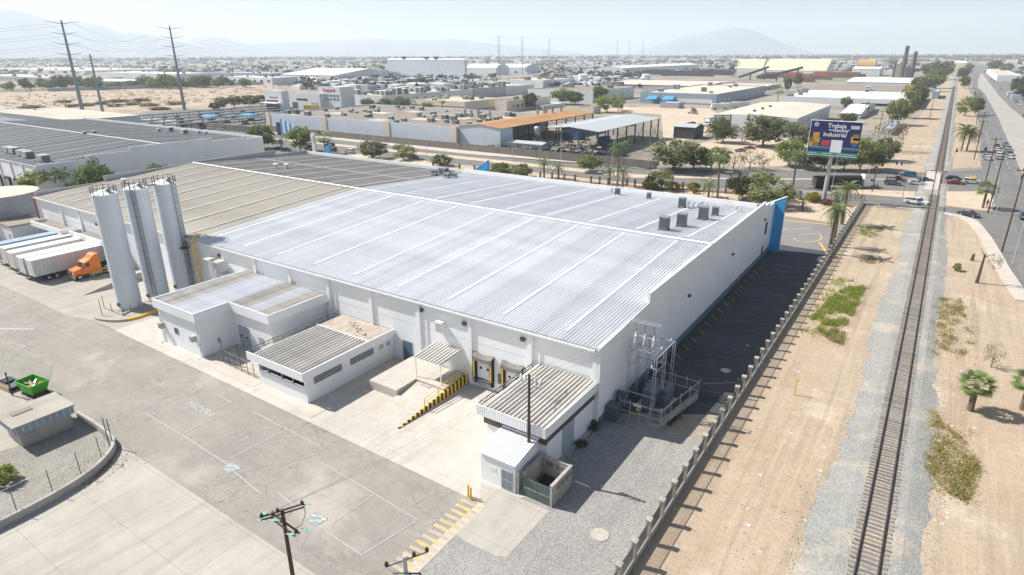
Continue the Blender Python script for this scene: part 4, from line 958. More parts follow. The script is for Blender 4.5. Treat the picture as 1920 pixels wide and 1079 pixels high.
for k in range(22): lx.cyl((4.65, -6.0, .4+k*.4), (5.15, -6.0, .4+k*.4), .02, n=4)
obj('ladder', lx, 'steel_dark', tk, (0, 0, 0))
rp = thing('red_pipe', 'red fire pipe on the warehouse corner by the side store', 'pipe', (-156.9, 51.6, 0), world=True)
obj('riser', MB().cyl((-157.1, 51.7, 0), (-157.1, 51.7, 9.2), .14, n=8), 'red_paint', rp); obj('valve', MB().cyl((-157.1, 51.6, 1.2), (-157.1, 51.3, 1.2), .25, n=10), 'red_paint', rp)

# ================================================================ FOREGROUND ISLAND: shed, skip, fence
sd = thing('pump_shed', 'small block shed with flat concrete roof and corrugated skirt on the gravel island', 'shed', (-72.2, 18.9, 0), world=True)
obj('wall', MB().box(-74.1, -70.6, 16.6, 21.2, 0, 1.7), 'block_wall', sd)
obj('skirt', MB().box(-74.5, -70.2, 16.2, 21.5, 1.7, 2.55), 'wall_steel', sd)
rs = MB()
for i in range(9): rs.box(-70.199, -70.15, 16.3+i*.6, 16.36+i*.6, 1.72, 2.54)
for i in range(7): rs.box(-74.3+i*.62, -74.24+i*.62, 16.15, 16.199, 1.72, 2.54)
tag(obj('skirt_ribs', rs, 'wall_pale', sd), kind='stuff')
obj('roof', MB().box(-74.7, -70.05, 16.05, 21.65, 2.552, 2.7), 'g_apron_old', sd); obj('hatch', MB().box(-73.4, -72.6, 17.0, 18.8, 2.702, 2.78), 'roof_brown', sd)
sk = thing('skip', 'bright green waste skip with scrap wood on its rolling frame', 'skip', (-82, 21.9, 0), R(8))
o_ = [(-1.6, -1.0), (1.6, -1.0), (1.6, 1.0), (-1.6, 1.0)]
def frustum(m, a, b, z0, z1):
    n = len(a); m.add([(p[0], p[1], z0) for p in a]+[(p[0], p[1], z1) for p in b], [(i, (i+1) % n, n+(i+1) % n, n+i) for i in range(n)]); return m
fr = frustum(MB(), [(-1.0, -.75), (1.1, -.75), (1.1, .75), (-1.0, .75)], o_, .35, 1.65)
frustum(fr, [(-1.52, .92), (1.52, .92), (1.52, -.92), (-1.52, -.92)], [(-1.0, .7), (1.05, .7), (1.05, -.7), (-1.0, -.7)], 1.65, 1.65) if 0 else None
fr.add([(-1.0, -.75, .36), (1.1, -.75, .36), (1.1, .75, .36), (-1.0, .75, .36)], [(0, 1, 2, 3)])
obj('tub', fr, 'green_bin', sk, (0, 0, 0))
obj('rim', MB().box(-1.66, 1.66, -1.06, -.96, 1.62, 1.72).box(-1.66, 1.66, .96, 1.06, 1.62, 1.72).box(-1.66, -1.56, -.959, .959, 1.62, 1.72).box(1.56, 1.66, -.959, .959, 1.62, 1.72), 'green_bin', sk, (0, 0, 0))
obj('base_frame', MB().box(-1.2, 1.3, -.8, -.6, .0, .34).box(-1.2, 1.3, .6, .8, .0, .34), 'black', sk, (0, 0, 0))
for i in range(7):
    b = obj('scrap_board', MB().box(-.9, .9, -.1, .1, -.03, .03), 'wood_scrap' if i % 3 else 'trailer_white', sk, (rnd.uniform(-.4, .4), rnd.uniform(-.4, .4), 1.0+i*.07)); b.rotation_euler = (rnd.uniform(-.3, .3), rnd.uniform(-.3, .3), rnd.uniform(0, 3))
obj('load', MB().box(-1.2, 1.2, -.75, .75, .4, .95), 'stem_brown', sk, (0, 0, 0))
pl = thing('flatbed_trolley', 'low dark trolley with plank sides left of the green skip', 'trolley', (-86.3, 21.0, 0), R(6))
obj('deck', MB().box(-1.7, 1.7, -.9, .9, .45, .6), 'steel_dark', pl, (0, 0, 0)); obj('side_board', MB().box(-1.7, 1.7, -.98, -.9, .05, .7), 'wood_scrap', pl, (0, 0, 0))
for s in (-1, 1): obj('wheel', MB().cyl((s*1.3, -.9, .25), (s*1.3, .9, .25), .24, n=10), 'rubber', pl, (0, 0, 0))
obj('crate', MB().box(-1.2, .2, -.5, .5, .6, .85), 'black', pl, (0, 0, 0))
bp = thing('yard_post', 'dark thin post standing beside the green skip', 'post', (-83.6, 20.2, 0))
obj('pole', MB().cyl((0, 0, 0), (0, 0, 2.9), .08, n=8), 'wood_pole', bp, (0, 0, 0)); obj('top', MB().lathe([(.11, 2.9), (.11, 3.05), (.03, 3.1)], 8), 'steel_dark', bp, (0, 0, 0))
tp = thing('trailing_post', 'pair of rusty gate posts on the rounded kerb of the gravel island', 'gate posts', (-63.3, 21.4, 0), world=True)
for dx in (0, .5): obj('post', MB().cyl((-63.6+dx, 21.55+dx*.3, 0), (-63.6+dx, 21.55+dx*.3, 3.3), .05, n=6), 'steel_dark', tp)
obj('cross_bar', MB().cyl((-63.6, 21.55, 2.0), (-63.1, 21.7, 2.0), .03, n=5), 'steel_dark', tp)
cf = thing('island_fence', 'thin leaning wire fence with rusty posts along the island kerb', 'fence', (-60, 14, 0), world=True)
cpts = [(-59.4, 6.0), (-59.4, 9.2), (-59.35, 12.2), (-59.5, 15.0), (-60.2, 17.6), (-61.3, 19.9), (-63.4, 21.4)]
prev = None
for x, y in cpts[:-1]:
    obj('post', MB().cyl((x-.1, y, 0), (x-.5, y+.1, 2.7), .04, n=6), 'steel_dark', cf)
    if prev: obj('wire', MB().cyl((prev[0]-.5, prev[1]+.1, 2.68), (x-.5, y+.1, 2.68), .014, n=4).cyl((prev[0]-.35, prev[1]+.05, 1.7), (x-.35, y+.05, 1.7), .01, n=4), 'galv', cf)
    prev = (x, y)
obj('wire', MB().cyl((prev[0]-.5, prev[1]+.1, 2.68), (-63.6, 21.55, 2.7), .014, n=4), 'galv', cf)
for i, (x, y) in enumerate(((-28.75, 35.55), (-28.35, 35.4))):
    t = thing('bollard', ('left' if i == 0 else 'right')+' one of two thin yellow bollards beside the yellow crossing', 'bollard', (x, y, 0), 0, 'yellow bollards by the crossing')
    obj('post', MB().cyl((0, 0, 0), (0, 0, 1.25), .085, n=10), 'yellow', t, (0, 0, 0)); obj('cap', MB().lathe([(.09, 1.25), (.085, 1.3), (.02, 1.33)], 10), 'yellow', t, (0, 0, 0))
for i, (px, py, lb) in enumerate(((1489, 741, 'thin yellow marker post on the sand beside the railway'), (1647, 394, 'yellow marker post beside the service road'), (1664, 345, 'yellow marker post between the two roads'))):
    p = at(px, py); t = thing('marker_post', lb, 'marker post', p, 0, 'yellow pipeline markers')
    obj('post', MB().cyl((0, 0, 0), (0, 0, 1.9), .07, n=8), 'yellow', t, (0, 0, 0)); obj('cap', MB().lathe([(.09, 1.9), (.09, 2.0), (.02, 2.05)], 8), 'orange', t, (0, 0, 0))
mh = tag(obj('manhole_cover', MB().lathe([(.75, .02), (.75, .07), (.4, .072)], 24, (-16.9, 37.8)), 'manhole'), 'round pale manhole cover set in the gravel', 'manhole')
mh2 = tag(obj('manhole_cover', MB().lathe([(.6, .02), (.6, .045)], 20, (-16.6, 72)), 'g_pavement'), 'round manhole cover in the dark parking lane', 'manhole')

# ================================================================ PERIMETER FENCE, PARKING STOPS, SUBSTATION
fx = -13.35
fe = thing('perimeter_fence', 'long fence of concrete posts and dark pickets along the railway side', 'fence', (fx, 20, 0), world=True)
ys_ = [25.1+i*2.81 for i in range(57)]
post_me = MB().box(-.19, .19, -.19, .19, -.05, 2.25).mesh('post'); cap_me = MB().box(-.25, .25, -.25, .25, 2.252, 2.42).mesh('post_cap')
span = 2.81-.34
base_me = MB().box(-.11, .11, 0, span, -.05, .65).box(-.15, .15, 0, span, .652, .74).mesh('base_wall')
pk = MB().box(-.02, .02, 0, span, .72, .76).box(-.02, .02, 0, span, 1.98, 2.02)
for k in range(17): yy = .1+k*.15; pk.box(-.018, .018, yy-.02, yy+.02, .74, 2.12)
pk_me = pk.mesh('picket_panel')
for y in ys_:
    p = obj('post', post_me, 'concrete_post', fe, (0, y-20, 0)); obj('post_cap', cap_me, 'concrete_post', p, (0, 0, 0))
for y in ys_[:-1]:
    obj('base_wall', base_me, 'block_wall', fe, (0, y-20+.17, 0)); obj('picket_panel', pk_me, 'steel_dark', fe, (0, y-20+.17, 0))
for i, y in enumerate(ys_[:9]):          # barbed-wire stubs
    obj('wire_stub', MB().cyl((0, 0, 2.4), (.25, 0, 3.0), .025, n=5), 'galv', fe, (0, y-20, 0))
nf = thing('street_fence', 'row of dark fence posts with pickets between warehouse garden and street', 'fence', (-80, 171, 0), world=True)
npts = PX('812 313 838 316 862 320 890 323 912 328 938 331 963 334 988 336 1013 337 1035 338 1058 340 1078 342 1108 345 1124 346 1140 348 1175 350 1190 352 1240 355 1280 357 1320 360 1360 363 1400 366 1440 370 1485 373 1500 375 1545 378 1580 380 1613 384')
for (a, b) in zip(npts[:-1], npts[1:]):
    d = Vector(b)-Vector(a); L_ = d.length; n = max(2, int(L_/.5)); q = MB()
    for k in range(n): p = Vector(a)+d*(k/n); q.box(p.x-.02, p.x+.02, p.y-.02, p.y+.02, .5, 1.9)
    q.cyl((a[0], a[1], 1.8), (b[0], b[1], 1.8), .03, n=4).cyl((a[0], a[1], .6), (b[0], b[1], .6), .03, n=4)
    obj('picket_panel', q, 'steel_dark', nf); obj('base_wall', strip([a, b], .2, 0, .5), 'block_wall', nf)
for p in npts:
    c = obj('post', MB().box(p[0]-.22, p[0]+.22, p[1]-.22, p[1]+.22, 0, 2.4), 'stem_brown', nf); obj('post_cap', MB().box(p[0]-.3, p[0]+.3, p[1]-.3, p[1]+.3, 2.402, 2.55), 'concrete_post', c)
stop_me = MB().yz([(-.9, .02), (.9, .02), (.88, .16), (-.88, .16)], -.09, .09).mesh('wheel_stop')
o1 = ['first', 'second', 'third', 'fourth', 'fifth', 'sixth', 'seventh', 'eighth', 'ninth', 'tenth', 'eleventh', 'twelfth', 'thirteenth', 'fourteenth', 'fifteenth', 'sixteenth', 'seventeenth', 'eighteenth', 'nineteenth', 'twentieth', 'twenty-first', 'twenty-second', 'twenty-third', 'twenty-fourth', 'twenty-fifth', 'twenty-sixth']
for i in range(18):
    t = obj('wheel_stop', stop_me, 'stop_paint', None, (-22.85, 66.2+i*3.05, 0)); t.rotation_euler = (0, 0, R(45))
    tag(t, f'yellow parking stop along the warehouse wall, {o1[i]} from the substation', 'parking stop', 'parking stops along the wall')
# gate beside the substation
gt = thing('sliding_gate', 'dark picket gate across the parking lane beside the substation', 'gate', (-16, 67, 0), world=True)
ga, gb_ = Vector((-17.2, 63.6)), Vector((-13.7, 66.2)); gd = gb_-ga
q = MB()
for k in range(24): p = ga+gd*(k/23); q.box(p.x-.014, p.x+.014, p.y-.014, p.y+.014, .15, 1.95)
obj('pickets', q, 'steel_dark', gt); obj('frame', MB().cyl((ga.x, ga.y, .18), (gb_.x, gb_.y, .18), .045, n=6).cyl((ga.x, ga.y, 1.9), (gb_.x, gb_.y, 1.9), .045, n=6), 'steel_dark', gt)
for p in (ga, gb_): obj('gate_post', MB().box(p.x-.09, p.x+.09, p.y-.09, p.y+.09, 0, 2.4), 'steel_dark', gt)
# substation
ss = thing('switchgear_structure', 'galvanised steel switchgear frame with insulators above the transformer', 'substation', (-21, 59, 0), world=True)
X0, X1, Y0, Y1, Y2 = -23.3, -20.5, 57.1, 58.9, 61.6
def lattice_post(x, y, h, wd=.28):
    m = MB()
    for sx in (-1, 1): m.box(x+sx*wd/2-.035, x+sx*wd/2+.035, y-.035, y+.035, 0, h)
    z = .3; k = 0
    while z < h-.4:
        s = 1 if k % 2 else -1; m.cyl((x-s*wd/2, y, z), (x+s*wd/2, y, z+.38), .018, n=4); z += .38; k += 1
    return m
for x, y, h in ((X0, Y0, 10.7), (X1+.2, Y0, 10.7), (X0, Y1+.9, 6.9), (X1+.2, Y1+.9, 6.9), (X0+.1, Y2+1, 6.8), (X1+.2, Y2+1, 6.8)):
    obj('lattice_post', lattice_post(x, y, h), 'galv', ss)
for y, z in ((Y0, 10.6), (Y0, 9.1), (Y0, 7.4), (Y0, 5.7), (Y1+.9, 6.8), (Y1+.9, 5.2), (Y2+1, 6.7), (Y0, 2.2)):
    obj('beam', MB().box(X0-.1, X1+.3, y-.05, y+.05, z-.05, z+.05), 'galv', ss)
for x in (X0, X1+.2):
    obj('tie_beam', MB().box(x-.04, x+.04, Y0, Y2+1, 6.72, 6.8).box(x-.04, x+.04, Y0, Y1+.9, 5.12, 5.2), 'galv', ss)
    obj('brace', MB().cyl((x, Y0, 9.4), (x, Y1+.9, 6.8), .035, n=5).cyl((x, Y0, 1.6), (x, Y0-1.3, .1), .04, n=5), 'galv', ss)
obj('top_rail', MB().box(X0-.1, X1+.3, Y0+.5, Y0+.58, 10.55, 10.63).box(X0, X0+.06, Y0, Y0+.58, 10.55, 10.62).box(X1+.2, X1+.26, Y0, Y0+.58, 10.55, 10.62), 'galv', ss)
ins = MB().lathe([(.05, 0), (.1, .04), (.05, .08), (.1, .13), (.05, .17), (.1, .22), (.05, .26), (.04, .34)], 10).mesh('insulator')
for i, x in enumerate((X0+.6, X0+1.6, X0+2.6)):
    for y, z, mt in ((Y0, 9.15, 'insul_white'), (Y0+.05, 7.45, 'insul_white'), (Y1+.9, 6.85, 'insul_white'), (Y1+.9, 5.25, 'insul_white'), (Y2+1, 6.75, 'insul_white'), (Y0+.05, 5.75, 'insul_white')):
        obj('insulator', ins, None, ss, (x+21, y-59, z)).data.materials or ins.materials.append(MAT[mt])
    obj('drop_fuse', MB().cyl((x, Y0-.1, 8.9), (x, Y0-.35, 8.3), .07, n=6).box(x-.12, x+.12, Y0-.24, Y0-.06, 8.8, 9.1), 'insul_white', ss)
    obj('jumper', MB().tube([(x, Y0, 10.5), (x-.15, Y0+.1, 10.0), (x+.1, Y0, 9.45)], .025), 'rubber', ss)
    obj('jumper', MB().tube([(x, Y0-.3, 8.3), (x, Y0+.1, 7.0), (x, Y1+.9, 6.9)], .02), 'galv', ss)
tr = thing('transformer', 'grey pad transformer with radiator fins under the steel frame', 'transformer', (-20.6, 60.2, 0), world=True)
obj('tank', MB().box(-22.2, -19.6, 59.6, 61.7, .2, 2.0), 'transformer', tr); obj('lid', MB().box(-22.25, -19.55, 59.55, 61.75, 2.002, 2.12), 'transformer', tr)
obj('cabinet', MB().box(-22.0, -20.4, 58.4, 59.54, .2, 2.1), 'transformer', tr)
for k in range(7): obj('radiator_fin', MB().box(-20.3+k*.13, -20.24+k*.13, 58.7, 59.5, .4, 1.7), 'transformer', tr)
for x in (-21.6, -20.9, -20.2): obj('bushing', MB().lathe([(.08, 2.12), (.14, 2.2), (.08, 2.28), (.13, 2.36), (.06, 2.6)], 10, (x, 60.6)), 'insul_dark', tr)
obj('pad', MB().box(-22.6, -19.2, 58.1, 62, 0, .198), 'kerb', tr)
sf = thing('substation_fence', 'low block wall with pipe rail fence enclosing the transformer', 'fence', (-19, 59, 0), world=True)
cA, cB, cC, cD = (-23.1, 54.9), (-18.6, 55.2), (-17.3, 63.4), (-22.9, 63.6)
obj('block_base', strip([cB, cC], .22, 0, .75), 'block_wall', sf); obj('block_base', strip([(-19.9, 55.12), (-18.7, 55.2)], .22, 0, .4), 'block_wall', sf)
for a, b in ((cA, cB), (cB, cC), (cC, cD)):
    for z in (1.05, 2.15): obj('rail', MB().cyl((a[0], a[1], z), (b[0], b[1], z), .04, n=6), 'galv', sf)
    d = Vector(b)-Vector(a); n = 4
    for k in range(n):
        p = Vector(a)+d*(k/n); obj('post', MB().cyl((p.x, p.y, 0), (p.x, p.y, 2.5), .045, n=6), 'galv', sf)
    me = MB(); st = .3; k = 0
    while k < d.length:
        p = Vector(a)+d*(k/d.length); me.cyl((p.x, p.y, .9), (p.x, p.y, 2.12), .006, n=3); k += st
    obj('mesh_wires', me, 'galv', sf)
obj('warning_plate', MB().box(-21.6, -20.7, 54.9, 54.94, 1.95, 2.3), 'trailer_white', sf); obj('warning_plate', MB().box(-21.2, -20.9, 54.88, 54.9, 1.5, 1.85), 'yellow', sf)
cbn = thing('electric_cabinet', 'dark green electrical cabinet against the white wall by the substation', 'cabinet', (-23.4, 54.2, 0), world=True)
obj('case', MB().box(-24.1, -22.9, 53.4, 54.8, .1, 1.9), 'cabinet_green', cbn); obj('base', MB().box(-24.15, -22.85, 53.35, 54.85, 0, .098), 'kerb', cbn); obj('door', MB().box(-22.898, -22.87, 53.5, 54.7, .2, 1.8), 'cabinet_green', cbn)
cb2 = thing('meter_cabinet', 'narrow dark cabinet standing behind the electrical cabinet', 'cabinet', (-23.5, 56, 0), world=True)
obj('case', MB().box(-23.9, -23.2, 55.6, 56.2, .6, 2.6), 'cabinet_green', cb2); obj('stand', MB().box(-23.7, -23.4, 55.8, 56.0, 0, .598), 'steel_dark', cb2)

# ================================================================ UTILITY POLES, LAMPS, WIRES
def insulators(parent, x, y, z, mat):
    obj('insulator', MB().lathe([(.05, z), (.13, z+.06), (.06, z+.12), (.13, z+.2), (.05, z+.27), (.05, z+.36)], 10, (x, y)), mat, parent, (0, 0, 0))
def wood_pole(label, loc, h, arms, lean=0, ins='insul_dark', group='wooden utility poles', r=.15):
    t = thing('utility_pole', label, 'utility pole', loc, 0, group); t.rotation_euler = (lean*.3, lean, 0)
    obj('pole', MB().cyl((0, 0, 0), (0, 0, h), r*1.15, r*.75, 10), 'wood_pole', t, (0, 0, 0), smooth=True)
    for z, ang, l in arms:
        ux, uy = math.cos(ang), math.sin(ang)
        for s in (-1, 1):
            off = (-uy*.16*s, ux*.16*s)
            a = (off[0]-ux*l/2, off[1]-uy*l/2, z); b = (off[0]+ux*l/2, off[1]+uy*l/2, z)
            obj('crossarm', MB().cyl(a, b, .065, n=6), 'wood_pole', t, (0, 0, 0))
        for k in (-.46, -.1, .46):
            insulators(t, ux*l*k, uy*l*k, z+.06, ins)
        obj('brace', MB().cyl((ux*l*.3, uy*l*.3, z), (0, 0, z-.7), .02, n=4).cyl((-ux*l*.3, -uy*l*.3, z), (0, 0, z-.7), .02, n=4), 'galv', t, (0, 0, 0))
    return t
p1 = at(529, 958, 10.6)
P1 = wood_pole('brown wooden utility pole with double crossarms in the foreground', (p1.x, p1.y, 0), 10.7, ((10.5, R(62), 2.6), (9.5, R(-4), 2.7)))
for px in ((-.9, -.2, 9.6), (.9, -.4, 9.55), (1.35, .5, 9.5), (.5, 1.1, 10.55), (-.5, -1.2, 10.5), (-.9, -.9, 10.6)):
    m = MB()
    for k in range(4): m.lathe([(.03, px[2]-.02), (.09, px[2]), (.03, px[2]+.03)], 8, (px[0]+k*.09, px[1]+.06*k))
    obj('glass_insulator', m, 'insul_green', P1, (0, 0, 0))
    obj('strain_rod', MB().cyl((px[0]-.25, px[1]-.15, px[2]), (px[0]+.5, px[1]+.32, px[2]), .02, n=4), 'galv', P1, (0, 0, 0))
obj('jumper', MB().tube([(.6, 1.15, 10.8), (1.0, .9, 10.2), (1.2, .4, 9.8), (.9, .1, 9.6)], .02), 'rubber', P1, (0, 0, 0))
p2 = at(758, 1043, 9.6)
P2 = thing('switch_pole', 'grey concrete utility pole with long crossarm at the bottom edge', 'utility pole', (p2.x, p2.y, 0), 0)
obj('pole', MB().cyl((0, 0, 0), (0, 0, 9.6), .2, .13, 10), 'lamp_grey', P2, (0, 0, 0), smooth=True)
obj('crossarm', MB().cyl((-.55, -1.0, 9.3), (.7, 1.25, 9.3), .05, n=6), 'steel_dark', P2, (0, 0, 0)); obj('crossarm', MB().cyl((-.55, -.5, 8.4), (.9, .35, 8.5), .05, n=6), 'steel_dark', P2, (0, 0, 0))
for x, y in ((-.52, -.95), (.28, .5), (.67, 1.2)): insulators(P2, x, y, 9.33, 'insul_dark')
for x, y in ((.85, .3), (.3, .0)): obj('fuse_cutout', MB().cyl((x, y, 8.5), (x+.25, y-.15, 8.0), .05, n=6).tube([(x, y, 8.6), (x+.3, y, 8.3), (x+.35, y-.1, 8.0)], .02), 'steel_dark', P2, (0, 0, 0))
P3 = wood_pole('dark wooden utility pole in front of the corner building', (-26.0, 41.2, 0), 10.6, (), 0)
obj('crossarm', MB().cyl((-1.0, .0, 10.0), (1.3, .1, 10.0), .05, n=6), 'galv', P3, (0, 0, 0))
for x in (-.9, -.45, .6, 1.15): insulators(P3, x, .05, 10.05, 'insul_white')
obj('fuse_cutout', MB().cyl((.7, .05, 9.95), (.75, -.15, 9.3), .06, n=6).cyl((1.1, .05, 9.95), (1.15, -.15, 9.4), .06, n=6).cyl((-.7, .05, 9.95), (-.65, -.1, 9.4), .06, n=6), 'galv', P3, (0, 0, 0))
for i, (px, py, h, lb, arm) in enumerate(((1878, 473, 16.5, 'tall brown pole on the avenue pavement beside the steel lamp', 1), (1852, 400, 15, 'brown pole beside the fan palm at the junction', 0), (1845, 350, 14, 'brown pole between the palm island and the avenue', 1),
        (1635, 360, 7.5, 'thin dark pole in front of the tarpaulin truck', 0), (1646, 258, 12, 'wooden pole with crossarm in the bare yard right of the billboard', 1), (1668, 250, 15, 'leaning wooden pole behind the bare brown tree', 0),
        (1826, 300, 14, 'brown pole left of the avenue just north of the junction', 1), (1833, 268, 13, 'second brown pole north of the junction on the avenue', 1), (1830, 235, 13, 'third brown pole north of the junction on the avenue', 1), (1828, 205, 13, 'fourth brown pole north of the junction on the avenue', 1),
        (1743, 222, 12, 'lone pole on the sand left of the railway', 0), (1688, 215, 12, 'pole beside the dark trees left of the railway', 1), (1900, 1, 0, '', 0))):
    if not lb: continue
    p = at(px, py); wood_pole(lb, p, h, ((h-.5, R(10), 2.4),) if arm else ((h-.6, R(80), 1.2),), 0 if i != 5 else R(6))
def lamp(label, px, py, h, arm, ang, mat='lamp_grey', group='steel street lamps', r=.1, heads=1):
    p = at(px, py); t = thing('street_lamp', label, 'street lamp', p, 0, group)
    obj('pole', MB().cyl((0, 0, 0), (0, 0, h), r, r*.55, 8), mat, t, (0, 0, 0), smooth=True); obj('base_plate', MB().box(-.25, .25, -.25, .25, 0, .12), 'kerb', t, (0, 0, 0))
    for k in range(heads):
        a = ang+k*math.pi; e = (math.cos(a)*arm, math.sin(a)*arm, h+arm*.28)
        obj('arm', MB().tube([(0, 0, h-.05), (e[0]*.5, e[1]*.5, h+arm*.2), e], r*.45, 6), mat, t, (0, 0, 0))
        obj('lamp_head', MB().box(e[0]-.35, e[0]+.35, e[1]-.16, e[1]+.16, e[2]-.08, e[2]+.1), mat, t, (0, 0, 0))
    return t
lamp('white curved steel lamp leaning over the avenue at the right edge', 1899, 493, 9, 5, R(30))
lamp('white lamp with long arm at the service road corner', 1866, 405, 10, 9, R(40))
lamp('thin lamp standing in front of the tarpaulin truck', 1625, 345, 5, .6, 0)
lamp('tall pale lamp pole beside the billboard post', 1556, 375, 13, .8, 0)
lamp('teal street lamp in front of the scrap yard wall', 1215, 318, 11, 1.6, R(-90))
lamp('street lamp before the open rust-roofed shed', 961, 297, 9, 1.4, R(-90))
lamp('double street lamp before the grey canopy', 1051, 312, 14, 1.6, R(-90), heads=2)
lamp('thin garden lamp behind the warehouse roof edge', 1146, 350, 13, .6, 0)
lamp('pale garden lamp pole near the big weeping tree', 1386, 378, 12, .5, 0)
lamp('lamp pole on the street left of the grey sign board', 801, 305, 10, 1.4, R(-90))
lamp('small lamp behind the left roof parapet', 176, 336, 6, 1.0, 0)
lamp('tall thin lamp pole by the parked trailers yard', 655, 262, 9, 1.0, R(-90))
# signal masts at the crossing
def signal(label, px, py, arm, ang, h=6.3):
    p = at(px, py); t = thing('signal_mast', label, 'traffic signal', p, 0, 'signal masts at the junction')
    obj('mast', MB().cyl((0, 0, 0), (0, 0, h), .12, .09, 8), 'lamp_grey', t, (0, 0, 0))
    e = (math.cos(ang)*arm, math.sin(ang)*arm, h+.2)
    obj('arm', MB().cyl((0, 0, h-.1), e, .08, .05, 8), 'lamp_grey', t, (0, 0, 0))
    for k in (.8, .97):
        hd = obj('signal_head', MB().box(e[0]*k-.2, e[0]*k+.2, e[1]*k-.2, e[1]*k+.2, h-.8, h+.25), 'black', t, (0, 0, 0))
        obj('lens', MB().cyl((e[0]*k-.21, e[1]*k, h), (e[0]*k-.2, e[1]*k, h), .1, n=8), 'lens_red', hd, (0, 0, 0))
signal('signal mast with long arm over the far street lanes', 1726, 350, 7.5, R(172)); signal('railway signal mast beside the white pickup', 1689, 383, 2.2, R(200), 7); signal('white signal mast at the avenue corner by the date palm', 1830, 311, 2.0, R(30), 6); signal('signal mast arching over the avenue lanes', 1857, 402, 12, R(60), 8.5); signal('short white crossing mast right of the railway', 1783, 312, 1.5, R(60), 5.5)
def wire(a, b, sag, label, r=.006):
    pts = []
    for k in range(13):
        t = k/12; p = Vector(a).lerp(Vector(b), t); p.z -= sag*4*t*(1-t); pts.append(p)
    tag(obj('overhead_wire', MB().tube(pts, r, 4), 'rubber'), label, 'wire', 'overhead wires')
for k, d in enumerate((-.9, .1, 1.2)):
    wire((p1.x+.3*d, p1.y+d, 10.85), (-26.0+.5*d, 41.2, 10.3), .5, ('lower', 'middle', 'upper')[k]+' thin wire from the foreground wooden pole to the corner building pole')
for k, d in enumerate((.5, 1.5, 2.5)):
    wire((-26.0-.8+.8*k, 41.25, 10.3), (-23.3+.1+d, 57.1, 10.6), .4, ('left', 'middle', 'right')[k]+' thin wire from the corner building pole to the substation frame')

# ================================================================ BACKGROUND BUILDINGS
def proj(p):
    v = Vector(p)-Vector((0, 0, CAM_H)); d = v.dot(_f); return CX+F_PX*v.dot(_r)/d, CY-F_PX*v.dot(_u)/d
def h_at_px(p, px, py):
    d = ray(px, py); t = math.hypot(p[0], p[1])/math.hypot(d.x, d.y); return CAM_H+d.z*t
def solve_x(y, px, x0, x1):
    for _ in range(40):
        m = (x0+x1)/2
        if proj((m, y, 0))[0] < px: x0 = m
        else: x1 = m
    return (x0+x1)/2
def solve_y(x, px, y0, y1):
    for _ in range(40):
        m = (y0+y1)/2
        if proj((x, m, 0))[0] < px: y0 = m
        else: y1 = m
    return (y0+y1)/2
def spec(px, py, pytop, pxl, pxr):
    p = at(px, py); h = h_at_px(p, px, pytop)
    return solve_x(p.y, pxl, p.x-600, p.x), p.x, p.y, min(solve_y(p.x, pxr, p.y, p.y+2500), p.y+420), h
FOOT = [(-100, -55, 320, 430), (-175, -95, 200, 300), (-420, -290, 180, 300)]
def building(label, x0, x1, y0, y1, h, wall, roof, cat='building', style='flat', par=.7, name='building', rise=2.0, group=None, panels=0):
    t = thing(name, label, cat, ((x0+x1)/2, y0, 0), 0, group, world=True); FOOT.append((x0-6, x1+6, y0-6, y1+6))
    if style == 'flat':
        obj('wall', parapet(MB(), x0, x1, y0, y1, 0, h, .4), wall, t)
        obj('roof', MB().box(x0+.41, x1-.41, y0+.41, y1-.41, h-par-.2, h-par), roof, t)
    else:
        ym = (y0+y1)/2; xm = (x0+x1)/2
        if style == 'gable_x':            # ridge along x
            obj('wall', MB().yz([(y0, 0), (y1, 0), (y1, h), (ym, h+rise-.05), (y0, h)], x0, x1), wall, t)
            sl_ = [(y0-.3, h-.02, ym, h+rise), (ym, h+rise, y1+.3, h-.02)]
            for a, za, b, zb in sl_:
                n = panels or 1
                for k in range(n):
                    xa = x0-.2+(x1-x0+.4)*k/n; xb = x0-.2+(x1-x0+.4)*(k+1)/n-.08*(n > 1)
                    obj('roof_panel' if n > 1 else 'roof', MB().add([(xa, a, za), (xb, a, za), (xb, b, zb), (xa, b, zb), (xa, a, za+.12), (xb, a, za+.12), (xb, b, zb+.12), (xa, b, zb+.12)], [(0,3,2,1),(4,5,6,7),(0,1,5,4),(1,2,6,5),(2,3,7,6),(3,0,4,7)]), roof, t)
        elif style == 'gable_y':
            obj('wall', MB().xz([(x0, 0), (x1, 0), (x1, h), (xm, h+rise-.05), (x0, h)], y0, y1), wall, t)
            for a, za, b, zb in [(x0-.3, h-.02, xm, h+rise), (xm, h+rise, x1+.3, h-.02)]:
                n = panels or 1
                for k in range(n):
                    ya = y0-.2+(y1-y0+.4)*k/n; yb = y0-.2+(y1-y0+.4)*(k+1)/n-.08*(n > 1)
                    obj('roof_panel' if n > 1 else 'roof', MB().add([(a, ya, za), (b, ya, zb), (b, yb, zb), (a, yb, za), (a, ya, za+.12), (b, ya, zb+.12), (b, yb, zb+.12), (a, yb, za+.12)], [(0,3,2,1),(4,5,6,7),(0,1,5,4),(1,2,6,5),(2,3,7,6),(3,0,4,7)]), roof, t)
        elif style == 'arch':
            n = 10; pts = [(y0, 0), (y1, 0)]+[(y1-(y1-y0)*k/n, h+rise*math.sin(math.pi*k/n)) for k in range(n+1)]
            obj('wall', MB().yz(pts, x0, x1), wall, t); m = MB()
            for k in range(n):
                ya, yb = y0+(y1-y0)*k/n, y0+(y1-y0)*(k+1)/n; za, zb = h+rise*math.sin(math.pi*k/n)+.1, h+rise*math.sin(math.pi*(k+1)/n)+.1
                m.quad((x0-.3, ya, za), (x1+.3, ya, za), (x1+.3, yb, zb), (x0-.3, yb, zb))
            obj('roof', m, roof, t)
    t['_h'] = h; return t
